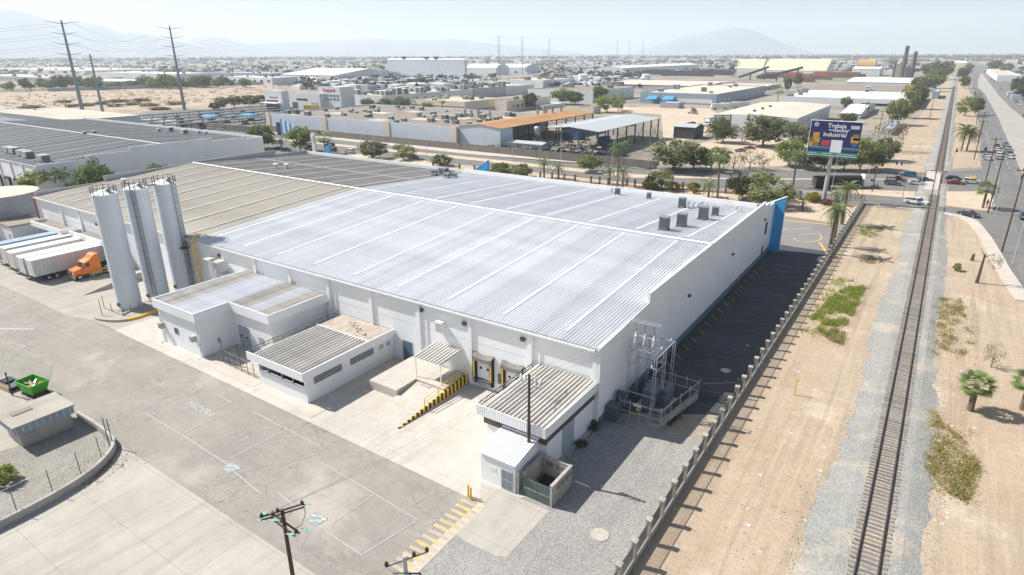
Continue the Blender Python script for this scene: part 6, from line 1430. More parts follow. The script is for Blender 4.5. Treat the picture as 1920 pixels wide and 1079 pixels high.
# car shelters west of the office
for k in range(5):
    x = -398+k*17; y0 = 184-k*2; y1 = 286-k*7
    t = thing('car_shelter', f'long dark parking shelter, {o1[k]} row from the open field', 'car shelter', (x, y0, 0), 0, 'rows of parking shelters', world=True)
    obj('roof', MB().box(x-2.6, x+2.6, y0, y1, 3.1, 3.3), 'roof_slate', t); obj('edge', MB().box(x+2.61, x+2.8, y0, y1, 2.95, 3.35), 'steel_dark', t)
    y = y0+2
    while y < y1: obj('post', MB().box(x+1.6, x+1.9, y-.15, y+.15, 0, 3.09), 'steel_dark', t); y += 7.5
for k in range(4):
    p = at(540+k*34, 163-k*1.5); t = thing('car_shelter', f'distant dark parking shelter before the white-roofed warehouse, {o1[k]} from left', 'car shelter', p, 0, 'distant parking shelters'); obj('roof', MB().box(-2.5, 2.5, 0, 75, 3.2, 3.6), 'roof_slate', t, (0, 0, 0))
    for j in range(6): obj('post', MB().box(-.2, .2, 2+j*14, 2.4+j*14, 0, 3.19), 'steel_dark', t, (0, 0, 0))
# pool-blue canopies and dark tents near the car yard
for px, py, lb, mt in ((465, 226, 'round light-blue awning in the car yard', 'tarp_blue'), (392, 229, 'blue and dark canopy near the grey yard wall', 'tarp_blue')):
    p = at(px, py); t = thing('awning', lb, 'awning', p); obj('cover', MB().prism([(-6, -3), (6, -3), (7, 3), (-6, 3)], 3.0, [3.2, 3.4, 3.8, 3.6]), mt, t, (0, 0, 0))
    for sx in (-5, 5): obj('post', MB().cyl((sx, 0, 0), (sx, 0, 3.0), .1, n=6), 'galv', t, (0, 0, 0))
yw = thing('yard_wall', 'grey and white yard wall along the street left of the striped screen', 'wall', at(420, 244), 0, world=True)
a, b = at(337, 238), at(507, 252)
obj('wall', strip([(a.x, a.y), (b.x, b.y)], .4, 0, 3.0), 'block_dark', yw); obj('coping', strip([(a.x, a.y), (b.x, b.y)], .5, 3.01, 3.12), 'kerb', yw)
fw = thing('field_wall', 'long grey boundary wall across the sandy field on the left', 'wall', at(300, 168), 0, world=True)
a, b = at(90, 172), at(500, 159); obj('wall', strip([(a.x, a.y), (b.x, b.y)], .6, 0, 3.5), 'wall_grey', fw); obj('coping', strip([(a.x, a.y), (b.x, b.y)], .8, 3.51, 3.7), 'kerb', fw)
cw = thing('corner_roof', 'pale flat roof building at the left edge behind the slate warehouse', 'building', (-330, 145, 0), world=True)
obj('wall', MB().box(-450, -352, 140, 172, 0, 7), 'wall_paleblue', cw); obj('roof', MB().box(-450.5, -351.5, 139.5, 172.5, 7.01, 7.4), 'roof_flat_tan', cw)

# billboard
bb = thing('billboard', 'blue billboard about industrial jobs on a single steel post', 'billboard', (-22.2, 181, 0))
BZ0, BZ1, BX0, BX1 = 12.1, 20.6, -6.2, 5.5
obj('post', MB().cyl((-.4, .6, 0), (-.4, .6, 12.6), .55, .5, 14), 'lamp_grey', bb, (0, 0, 0), smooth=True)
pn = obj('panel', MB().box(BX0, BX1, -.1, .5, BZ0, BZ1), 'bill_navy' if 'bill_navy' in MAT else 'car_navy', bb, (0, 0, 0))
M('bill_navy', (.018, .022, .11), .5, var=.05); M('bill_green', (.03, .25, .12), .5, var=.05); M('bill_white', (.72, .73, .76), .5, var=.04); M('bill_gold', (.50, .29, .05), .5, var=.15, sc=1); M('bill_olive', (.20, .15, .05), .5); M('bill_red', (.45, .05, .09), .5); M('bill_teal', (.03, .13, .27), .5); M('bill_grey', (.45, .48, .55), .5)
pn.data.materials[0] = MAT['bill_navy']
obj('frame', MB().box(BX0-.12, BX1+.12, -.16, .52, BZ0-.14, BZ0-.001).box(BX0-.12, BX1+.12, -.16, .52, BZ1+.001, BZ1+.14).box(BX0-.12, BX0-.001, -.16, .52, BZ0, BZ1), 'bill_white', bb, (0, 0, 0))
def bpatch(name, u0, u1, v0, v1, mat, d=.115): return obj(name, MB().box(BX0+(BX1-BX0)*u0, BX0+(BX1-BX0)*u1, -d, -.101, BZ0+(BZ1-BZ0)*v0, BZ0+(BZ1-BZ0)*v1), mat, pn, (0, 0, 0))
bpatch('green_band', 0, 1, .0, .095, 'bill_green'); bpatch('teal_band', 0, 1, .17, .24, 'bill_teal', .113); bpatch('pale_rule', 0, 1, .235, .245, 'bill_grey', .117)
for u0, u1, v0, v1, m_ in ((.07, .20, .50, .66, 'bill_gold'), (.02, .10, .38, .50, 'bill_olive'), (.10, .22, .37, .51, 'bill_gold'), (.01, .085, .25, .375, 'bill_gold'), (.085, .21, .25, .37, 'bill_olive'), (.83, .985, .40, .58, 'bill_gold'), (.86, .98, .58, .66, 'bill_olive'), (.87, .985, .48, .55, 'bill_grey'), (.86, .97, .30, .38, 'bill_teal')):
    bpatch('printed_block', u0, u1, v0, v1, m_, .12)
bpatch('red_tag', .26, .44, .36, .44, 'bill_red', .12); bpatch('red_tag', .26, .42, .28, .355, 'bill_red', .121); bpatch('white_square', .455, .68, .09, .46, 'bill_white', .125); bpatch('logo_strip', .79, .96, .80, .90, 'bill_grey', .12)
bpatch('small_print', .03, .2, .035, .06, 'bill_grey', .12); bpatch('small_print', .30, .52, .035, .06, 'bill_grey', .12); bpatch('small_print', .60, .96, .035, .06, 'bill_grey', .12)
obj('round_emblem', MB().cyl((BX0+1.3, -.101, BZ0+7.6), (BX0+1.3, -.122, BZ0+7.6), .55, n=20), 'bill_grey', pn, (0, 0, 0)); obj('emblem_mark', MB().add([(BX0+1.05, -.125, BZ0+7.85), (BX0+1.3, -.125, BZ0+7.2), (BX0+1.55, -.125, BZ0+7.85), (BX0+1.3, -.125, BZ0+7.6)], [(0, 1, 2, 3)]), 'bill_navy', pn, (0, 0, 0))
for tx, sz, u, v in (('Trabaja', 1.45, .52, .87), ('Sector', 1.3, .62, .745), ('en el', .62, .42, .75), ('Industrial', 1.45, .50, .61)):
    text_obj('lettering', tx, sz, (BX0+(BX1-BX0)*u, -.13, BZ0+(BZ1-BZ0)*v), 0, 'bill_white', pn, R(90), .01, bold=.025, italic=.08)
obj('catwalk', MB().box(BX0, BX1, -.9, -.2, BZ0-.5, BZ0-.42), 'steel_dark', bb, (0, 0, 0)); obj('truss', MB().box(BX0+.3, BX1-.3, .51, 1.1, BZ0+.6, BZ0+1.0).box(BX0+.3, BX1-.3, .51, 1.1, BZ1-1.2, BZ1-.8), 'steel_grey', bb, (0, 0, 0))
w2 = thing('back_billboard', 'back of a white framed billboard on twin posts above the dirt lot', 'billboard', at(1393, 272), 0)
obj('panel', MB().box(-6, 6, 0, .3, 6, 12.5), 'wall_pale', w2, (0, 0, 0))
for x in (-.6, .6): obj('post', MB().cyl((x, .2, 0), (x, .2, 6), .3, n=8), 'lamp_grey', w2, (0, 0, 0))
# power monopoles
def monopole(label, px, py, pyt, r=1.1, arms=4, arm=8.0, leanpx=None):
    p = at(px, py); top = h_at_px(p, px if leanpx is None else leanpx, pyt); t = thing('power_pylon', label, 'pylon', p, 0, 'steel power line monopoles')
    obj('mast', MB().cyl((0, 0, 0), (0, 0, top), r, r*.38, 12), 'pylon', t, (0, 0, 0), smooth=True)
    for k in range(arms):
        z = top-1-k*top*.105; a = arm*(1 if k == 0 else .8)
        for s in (-1, 1): obj('crossarm', MB().cyl((0, 0, z-1.2), (s*a*.4, s*a*.9, z+(.4 if k == 0 else .1)), r*.2, r*.08, 6), 'pylon', t, (0, 0, 0))
for lb, px, py, pyt, lp, r in (('tallest leaning-looking steel pylon at the far left', 157, 218, 38, 115, 1.3), ('shorter bare pylon right of the tallest left one', 194, 216, 101, 174, 1.0), ('steel pylon third from the left above the car shelters', 346, 206, 49, 323, 1.2)):
    monopole(lb, px, py, pyt, r, 4 if 'bare' not in lb else 1, 9 if 'bare' not in lb else 3, lp)
for i, (px, py, pyt) in enumerate(sorted(((936, 145, 67), (979, 140, 69), (1029, 133, 71), (1156, 124, 76), (1178, 122, 78), (1204, 121, 78), (513, 168, 118), (624, 150, 112), (722, 152, 110), (1024, 133, 95), (1086, 124, 99)))):
    monopole(f'distant thin steel pylon right of the three big left ones, {o1[i]} from left', px, py, pyt, .9 if pyt < 80 else .5, 4 if pyt < 80 else 2, 8 if pyt < 80 else 3)

# ================================================================ VEHICLES
_car_me = {}
def car_meshes(kind):
    if kind in _car_me: return _car_me[kind]
    L_, W_, = {'sedan': (4.6, 1.8), 'suv': (4.6, 1.9), 'pickup': (5.6, 1.95), 'van': (5.6, 2.0)}[kind]
    hw = W_/2; a = L_/2
    if kind == 'sedan': low = [(-a, .45), (-a+.1, .72), (-a+1.15, .92), (a-.9, .95), (a-.05, .88), (a, .45), (a-.2, .25), (-a+.2, .25)]; cab = [(-a+1.2, .92), (-a+1.95, 1.42), (a-1.55, 1.42), (a-.75, .94)]
    elif kind == 'suv': low = [(-a, .5), (-a+.1, .95), (-a+1.1, 1.1), (a-.1, 1.12), (a, .5), (a-.2, .32), (-a+.2, .32)]; cab = [(-a+1.1, 1.1), (-a+1.75, 1.7), (a-.5, 1.7), (a-.15, 1.12)]
    elif kind == 'van': low = [(-a, .5), (-a+.1, 1.0), (-a+.9, 1.25), (a, 1.3), (a, .5), (a-.2, .35), (-a+.2, .35)]; cab = [(-a+.9, 1.25), (-a+1.6, 2.2), (a-.05, 2.25), (a, 1.3)]
    else: low = [(-a, .55), (-a+.08, 1.0), (-a+1.35, 1.12), (a-.02, 1.1), (a, .55), (a-.2, .4), (-a+.2, .4)]; cab = [(-a+1.3, 1.12), (-a+2.0, 1.78), (a-2.35, 1.78), (a-2.05, 1.12)]
    b = MB(); n = len(low)
    for s in (0,):
        vs = []
        for x, z in low:
            k = .93 if z < .6 else (.97 if z > .85 else 1.0)
            vs += [(x, -hw*k, z), (x, hw*k, z)]
        b.add(vs, [tuple(2*i for i in range(n)), tuple(2*i+1 for i in range(n-1, -1, -1))]+[(2*i, 2*i+1, 2*((i+1) % n)+1, 2*((i+1) % n)) for i in range(n)])
    g = MB(); (x0, z0), (x1, z1), (x2, z2), (x3, z3) = cab; k0, k1 = .92*hw, .76*hw
    g.add([(x0, -k0, z0), (x0, k0, z0), (x1, -k1, z1-.04), (x1, k1, z1-.04), (x2, -k1, z2-.04), (x2, k1, z2-.04), (x3, -k0, z3), (x3, k0, z3)], [(0, 1, 3, 2), (2, 3, 5, 4), (4, 5, 7, 6), (0, 2, 4, 6), (1, 7, 5, 3)])
    rf = MB().add([(x1-.08, -k1-.02, z1-.06), (x1-.08, k1+.02, z1-.06), (x1, -k1*.96, z1), (x1, k1*.96, z1), (x2, -k1*.96, z2), (x2, k1*.96, z2), (x2+.08, -k1-.02, z2-.06), (x2+.08, k1+.02, z2-.06)], [(0, 1, 3, 2), (2, 3, 5, 4), (4, 5, 7, 6), (0, 2, 4, 6), (1, 7, 5, 3)])
    xm = (x1+x2)/2
    for s in (-1, 1): rf.add([(xm-.05, s*(k0+.01), z0+.01), (xm+.05, s*(k0+.01), z0+.01), (xm+.05, s*(k1+.015), z1-.05), (xm-.05, s*(k1+.015), z1-.05)], [(0, 1, 2, 3)])
    wr = .34 if kind == 'sedan' else .40
    wl = MB().cyl((0, -.11, 0), (0, .11, 0), wr, n=14).mesh('wheel'); rm = MB().cyl((0, -.12, 0), (0, .12, 0), wr*.58, n=12).mesh('rim')
    hl = MB().box(-.04, .06, -.2, .2, -.07, .07).mesh('headlight'); bedm = None
    if kind == 'pickup': bedm = MB().box(a-2.0, a-.12, -hw+.12, hw-.12, 1.08, 1.13).mesh('bed_floor')
    _car_me[kind] = (b.mesh('body'), g.mesh('windows'), rf.mesh('roof'), wl, rm, hl, L_, W_, wr, bedm, low)
    return _car_me[kind]
_protos = {}
def car(label, px, py, rz, kind, colour, group, loc=None):
    p = at(px, py, .03) if loc is None else Vector(loc)
    key = (kind, colour)
    if key not in _protos:
        bm, gm, rm_, wm, rim, hm_, L_, W_, wr, bedm, low = car_meshes(kind)
        t = thing('car' if kind in ('sedan', 'suv') else ('pickup_truck' if kind == 'pickup' else 'van'), label, 'car' if kind in ('sedan', 'suv') else ('pickup' if kind == 'pickup' else 'van'))
        bm2 = bm.copy(); bm2.materials.clear(); rm2 = rm_.copy(); rm2.materials.clear()
        obj('body', bm2, colour, t, (0, 0, 0)); obj('windows', gm, 'glass_dark', t, (0, 0, 0)); obj('roof', rm2, colour, t, (0, 0, 0))
        for sx in (-1, 1):
            for sy in (-1, 1):
                wv = obj('wheel', wm, 'rubber', t, (sx*L_*.3, sy*(W_/2-.1), wr)); obj('rim', rim, 'chrome', wv, (0, 0, 0))
        for sy in (-1, 1):
            obj('headlight', hm_, 'lens_clear', t, (-L_/2+.02, sy*W_*.34, .68 if kind == 'sedan' else .85))
            h2 = hm_.copy(); h2.materials.clear(); obj('taillight', h2, 'lens_red', t, (L_/2-.02, sy*W_*.36, .75 if kind == 'sedan' else .95))
        if bedm: obj('bed_floor', bedm, 'black', t, (0, 0, 0))
        _protos[key] = t
    else: t = copy_tree(_protos[key])
    t.location = p; t.rotation_euler = (0, 0, rz); tag(t, label, None, group); return t
EW = R(7)
G1 = 'vehicles on the cross street'
for lb, px, py, rz, kd, cl in (
 ('teal blue hatchback alone in the far lane of the street', 1702, 331, EW, 'suv', 'car_blue'), ('grey suv first behind the railway crossing', 1673, 347, EW+math.pi, 'suv', 'car_grey'), ('dark red pickup beside the grey suv at the railway', 1680, 340.5, EW+math.pi, 'pickup', 'car_red'),
 ('white sedan stopped just before the railway crossing', 1718, 346.5, EW+math.pi, 'sedan', 'car_white'), ('black sedan half hidden behind the white sedan', 1733, 340.5, EW+math.pi, 'sedan', 'car_black'), ('bright red car right of the railway crossing', 1791, 345.5, EW+math.pi, 'sedan', 'car_red'),
 ('navy car behind the bright red car', 1789, 339.5, EW+math.pi, 'suv', 'car_navy'), ('white hatchback with yellow load on its roof', 1821, 344.5, EW+math.pi, 'suv', 'car_white'), ('white crew-cab pickup on the service road at the railway', 1717, 383, R(-14)+math.pi, 'pickup', 'car_white'),
 ('black sedan turning from the service road', 1816, 405.5, R(-28)+math.pi, 'sedan', 'car_black'), ('dark blue car cut by the right edge on the avenue', 1921, 411, R(90), 'suv', 'car_navy'),
 ('white suv on the street left of the grey sign board', 656, 287, R(3), 'suv', 'car_white'), ('dark car partly hidden by the street tree', 775, 297, R(3), 'sedan', 'car_grey')):
    car(lb, px, py, rz, kd, cl, G1)
yb = thing('roof_load', 'yellow bundle strapped on the white hatchback', 'load', at(1821, 344.5)+Vector((0, 0, 1.72))); obj('bundle', MB().prism([(-.8, -.5), (.8, -.5), (.7, .5), (-.7, .5)], 0, .5), 'yellow', yb, (0, 0, 0)); obj('strap', MB().box(-.05, .05, -.52, .52, .501, .53), 'black', yb, (0, 0, 0))
cols = ['car_white', 'car_silver', 'car_grey', 'car_black', 'car_white', 'car_blue', 'car_silver', 'car_red', 'car_navy', 'car_beige']
cn = dict(car_white='white', car_silver='silver', car_grey='grey', car_black='black', car_blue='blue', car_red='red', car_navy='navy', car_beige='beige')
rg_ = random.Random(31)
lanes = [('left', 15.6), ('middle', 19.4), ('right', 22.9)]
for ln, (nm, x) in enumerate(lanes):
    y = 288+ln*4
    for k in range(20 if ln < 2 else 6):
        c = cols[(k*3+ln*5) % 10] if k > 1 else ('car_white', 'car_silver')[(k+ln) % 2]; kd = ('sedan', 'suv', 'sedan', 'pickup')[rg_.randrange(4)]
        n = o1[k]
        xx = x+(y-288)*.004+ (1.5 if y > 600 else 0)
        if ln == 0 and k > 1 and y < 560: y = 560
        if ln == 1 and k > 4 and y < 560: y = 560
        car(f'{cn[c]} {kd} queueing on the avenue, {n} back in the {nm} lane', 0, 0, R(90)+rg_.uniform(-.03, .03)+math.pi, kd, c, 'cars queueing on the avenue', (xx+rg_.uniform(-.3, .3), y, .04)); y += rg_.uniform(7, 9.5) if y < 560 else rg_.uniform(9, 17)
for i, (px, py, kd, cl) in enumerate(sorted(((1870, 168, 'sedan', 'car_white'), (1876, 167, 'suv', 'car_silver'), (1882, 168, 'sedan', 'car_white'), (1887, 178, 'suv', 'car_white'), (1885, 184, 'suv', 'car_white'), (1904, 185, 'sedan', 'car_white'), (1905, 192, 'suv', 'car_grey'), (1911, 198, 'sedan', 'car_white'), (1858, 150, 'sedan', 'car_black'), (1864, 153, 'suv', 'car_black'), (1920, 220, 'suv', 'car_navy'), (1846, 136, 'van', 'car_black')), key=lambda q: -q[1])):
    car(f'{cn[cl]} {kd} driving on the far carriageway, {o1[i]} nearest to the camera', px, py, R(96), kd, cl, 'cars on the far carriageway')
for lb, px, py, rz, kd, cl in (('maroon sedan parked in the dirt lot', 1405, 280, EW, 'sedan', 'car_red'), ('grey green sedan parked beside the maroon one', 1388, 285, EW, 'sedan', 'car_grey'), ('silver car parked under the big tree at the dirt lot', 1471, 279, EW, 'suv', 'car_silver'),
 ('white pickup at the kerb by the yard wall', 399, 243, R(40), 'pickup', 'car_white'), ('second white pickup right of it by the yard wall', 418, 244.5, R(40), 'pickup', 'car_white'), ('black car by the left pylon foot', 156, 222, R(10), 'sedan', 'car_black'),
 ('black car in the small car park under the left tree', 522, 281, R(30), 'sedan', 'car_black'), ('dark car beside it in the small car park', 535, 283, R(30), 'sedan', 'car_black'), ('silver car parked behind the dark pair', 520, 270, R(30), 'suv', 'car_silver'), ('grey car parked near the pillar sign', 580, 280, R(60), 'suv', 'car_grey'), ('dark suv right of the pillar sign', 618, 275, R(10), 'suv', 'car_black'), ('black suv near the palm by the pillar sign', 622, 284, R(10), 'suv', 'car_black'),
 ('white van in front of the office left block', 543, 207, R(20), 'van', 'car_white'), ('dark car on the road at the left edge', 14, 211, R(20), 'sedan', 'car_black')):
    car(lb, px, py, rz, kd, cl, 'parked cars')
trailer(0, 0, 11, 'yellow box truck body parked before the office wing', 'yellow_faded', 'yellow', None, rz=R(-75), loc=at(585, 209))
rg_ = random.Random(5)
for k in range(24):
    x = -398+(k % 5)*17; y = 202+rg_.uniform(0, 62); c = rg_.choice(cols)
    car(f'{cn[c]} car under the {o1[k % 5]} parking shelter, {o1[k//5]} from its near end', 0, 0, rg_.choice((0, math.pi)), 'sedan', c, 'cars under the parking shelters', (x+.3, 202+ (k//5)*14+rg_.uniform(0, 8), .02))
# trailers in the yard behind the scrap canopy
for i, (px, py) in enumerate(((1341, 234), (1356, 229), (1370, 225), (1380, 221), (1392, 217))):
    trailer(0, 0, 13, f'white trailer in the bare yard, {o1[i]} from the scrap canopy', 'roof_flat_tan', 'trailer_side', 'trailers parked in the bare yard', rz=R(-8), loc=at(px-8, py))
for i, (px, py) in enumerate(((1350, 206), (1368, 204), (1388, 202))):
    trailer(0, 0, 12, f'white trailer beside the grey shed, {o1[i]} from the left', 'trailer_white', 'trailer_white', 'trailers beside the grey shed', rz=R(-60), loc=at(px, py))
tractor('grey truck cab parked in the bare yard', at(1300, 214), R(60), 'car_grey'); tractor('white truck cab beside the tan hall wall', at(1325, 238), R(20), 'car_white')
# tarpaulin truck on the street
a = at(1524, 353); b = at(1643, 352); dv = (b-a); ang = math.atan2(dv.y, dv.x)
tractor('white truck cab pulling the black tarpaulin trailer', b+Vector((-3.0*math.cos(ang), -3.0*math.sin(ang), 0)), ang+math.pi/2, 'car_white')
tt = thing('tarpaulin_trailer', 'long black tarpaulin trailer stopped before the railway', 'trailer', a+Vector((7.2*math.cos(ang), 7.2*math.sin(ang), 0)), ang)
obj('tarp', MB().yz([(-1.25, 1.2), (1.25, 1.2), (1.25, 3.1), (.8, 3.5), (-.8, 3.5), (-1.25, 3.1)], -7, 6.2), 'black', tt, (0, 0, 0))
for k in range(9): obj('tarp_bow', MB().yz([(-1.27, 1.2), (1.27, 1.2), (1.27, 3.11), (.81, 3.52), (-.81, 3.52), (-1.27, 3.11)], -6.9+k*1.6, -6.8+k*1.6), 'rubber', tt, (0, 0, 0))
obj('chassis', MB().box(-7, 6, -.5, .5, .8, 1.19), 'steel_dark', tt, (0, 0, 0)); obj('rear_frame', MB().box(-7.2, -7.01, -1.25, 1.25, .6, 3.0), 'seal_grey', tt, (0, 0, 0))
for s in (-1, 1):
    for k in (-5.8, -4.5, -3.2): obj('wheel', MB().cyl((k, s*.7, .5), (k, s*1.22, .5), .5, n=14), 'rubber', tt, (0, 0, 0))
# two pedestrians at the junction
def person(label, px, py, rz, top, leg):
    p = at(px, py, .14); t = thing('person', label, 'person', p, rz)
    b = MB(); S_ = [(0, 0, .92, .17), (0, 0, 1.12, .165), (0, 0, 1.35, .20), (0, 0, 1.46, .13), (0, 0, 1.52, .06), (0, .01, 1.6, .085), (0, .01, 1.70, .095), (0, 0, 1.78, .05)]
    n = 10; vs = []
    for x, y, z, r in S_:
        for i in range(n): a_ = 2*math.pi*i/n; vs.append((x+r*1.05*math.cos(a_), y+r*.72*math.sin(a_), z))
    b.add(vs, [(k*n+i, k*n+(i+1) % n, (k+1)*n+(i+1) % n, (k+1)*n+i) for k in range(len(S_)-1) for i in range(n)]+[tuple(range((len(S_)-1)*n, len(S_)*n))])
    for s in (-1, 1):
        b.cyl((s*.09, 0, .95), (s*.10, .02, .5), .095, .065, 8).cyl((s*.10, .02, .5), (s*.10, -.02, .07), .065, .045, 8).box(s*.10-.045, s*.10+.045, -.18, .07, 0, .08)
        b.cyl((s*.19, 0, 1.42), (s*.24, .02, 1.14), .05, .042, 8).cyl((s*.24, .02, 1.14), (s*.22, -.08, .90), .042, .03, 8).lathe([(.03, .80), (.04, .85), (.03, .91)], 6, (s*.22, -.09))
    obj('body', b, 'skin', t, (0, 0, 0), smooth=True)
    obj('shirt', MB().lathe([(.19, .9), (.19, 1.15), (.225, 1.36), (.12, 1.5)], 12), top, t, (0, 0, 0)); tr = MB()
    for s in (-1, 1): tr.cyl((s*.09, 0, .97), (s*.10, .02, .5), .11, .08, 8).cyl((s*.10, .02, .5), (s*.10, -.02, .1), .08, .065, 8)
    obj('trousers', tr, leg, t, (0, 0, 0)); obj('hair', MB().lathe([(.1, 1.66), (.105, 1.74), (.07, 1.81), (.01, 1.83)], 10, (0, .015)), 'black', t, (0, 0, 0))
person('person in dark clothes standing left beside the fan palm', 1850, 387, 0, 'cloth_dark', 'cloth_blue'); person('person in dark clothes standing at the brown pole', 1860, 390, 1.0, 'cloth_dark', 'cloth_dark')

# ================================================================ TREES, PALMS, SHRUBS
def crown_mesh(seed, n, clumps=26, leaf=.22, flat=.75, low=-.25):
    rg = random.Random(seed); m = MB(); cs = []
    for _ in range(clumps):
        while True:
            v = Vector((rg.uniform(-1, 1), rg.uniform(-1, 1), rg.uniform(-1, 1)))
            if v.length <= 1 and v.z > low-.5: break
        r = v.length; v = v.normalized()*(.35+.5*r**.5); cs.append((v*rg.uniform(.75, 1.0), rg.uniform(.22, .40)))
    for i in range(n):
        c, r = cs[rg.randrange(clumps)]
        d = Vector((rg.gauss(0, 1), rg.gauss(0, 1), rg.gauss(0, 1))).normalized()*r*rg.random()**.45
        p = c+d; p.z *= flat
        u = Vector((rg.gauss(0, 1), rg.gauss(0, 1), rg.gauss(0, .6))).normalized(); v = u.orthogonal().normalized()
        v = (v*math.cos(1.0)+u.cross(v)*math.sin(rg.uniform(0, 6.28))).normalized()
        s = leaf*rg.uniform(.5, 1.1)*.5
        m.add([p-u*s-v*s*.6, p+u*s-v*s*.6, p+u*s+v*s*.6, p-u*s+v*s*.6], [(0, 1, 2, 3)])
    return m.mesh('crown')
CR = {'full': [crown_mesh(s, 2300, 40, .13) for s in (1, 2, 3, 21)], 'airy': [crown_mesh(s, 1300, 22, .13, .8) for s in (4, 5)], 'bare': [crown_mesh(s, 420, 26, .10, .9) for s in (6,)], 'bush': [crown_mesh(s, 1700, 24, .16, .85, -1) for s in (7, 8)], 'far': [crown_mesh(s, 420, 14, .34, .8) for s in (9, 10, 11)]}
_cm = {}
def crown(kind, leaf, k):
    q = CR[kind]; i = k % len(q)
    if (kind, leaf, i) not in _cm:
        me = q[i].copy(); me.materials.clear(); me.materials.append(MAT[leaf]); _cm[(kind, leaf, i)] = me
    return _cm[(kind, leaf, i)]
def trunk_mesh(seed, limbs=5):
    rg = random.Random(seed); m = MB(); m.cyl((0, 0, 0), (.01, .0, .30), .032, .022, 8)
    for k in range(limbs):
        a = k*6.28/limbs+rg.uniform(-.3, .3); e = Vector((math.cos(a)*rg.uniform(.2, .38), math.sin(a)*rg.uniform(.2, .38), rg.uniform(.6, .82)))
        mid = Vector((e.x*.4, e.y*.4, .45)); m.cyl((.01, 0, .28), mid, .017, .012, 6).cyl(mid, e, .012, .004, 5)
        for j in range(2): m.cyl(mid.lerp(e, .4+.2*j), mid.lerp(e, .5+.2*j)+Vector((rg.uniform(-.15, .15), rg.uniform(-.15, .15), .14)), .006, .002, 4)
    return m.mesh('trunk', True)
TK = [trunk_mesh(1), trunk_mesh(2, 4), trunk_mesh(3, 6)]
_tc = [0]
def tree(label, px, py, hp, wp, kind='full', leaf='leaf_mid', group=None, name='tree', cat='tree', loc=None):
    p = at(px, py) if loc is None else Vector(loc); s = pxm(p) if loc is None else 1.0
    h = hp/s/.95; wd = wp/s/2; _tc[0] += 1; k = _tc[0]
    t = thing(name, label, cat, p, k*1.7, group)
    bush = kind == 'bush'
    if not bush:
        tk_ = obj('trunk', TK[k % 3], 'stem_brown', t, (0, 0, 0)); tk_.scale = (wd*1.5, wd*1.5, h*.95)
    else:
        tk_ = obj('stem', TK[k % 3], 'stem_brown', t, (0, 0, 0)); tk_.scale = (wd, wd, h*.6)
    c = obj('crown' if not bush else 'foliage', crown(kind, leaf, k), None, t, (0, 0, h*(.55 if not bush else .5))); zz = h*(.60 if not bush else .62)
    c.scale = (wd*1.2, wd*rnd.uniform(.95, 1.25), zz); c.rotation_euler = (0, 0, k*2.1); return t
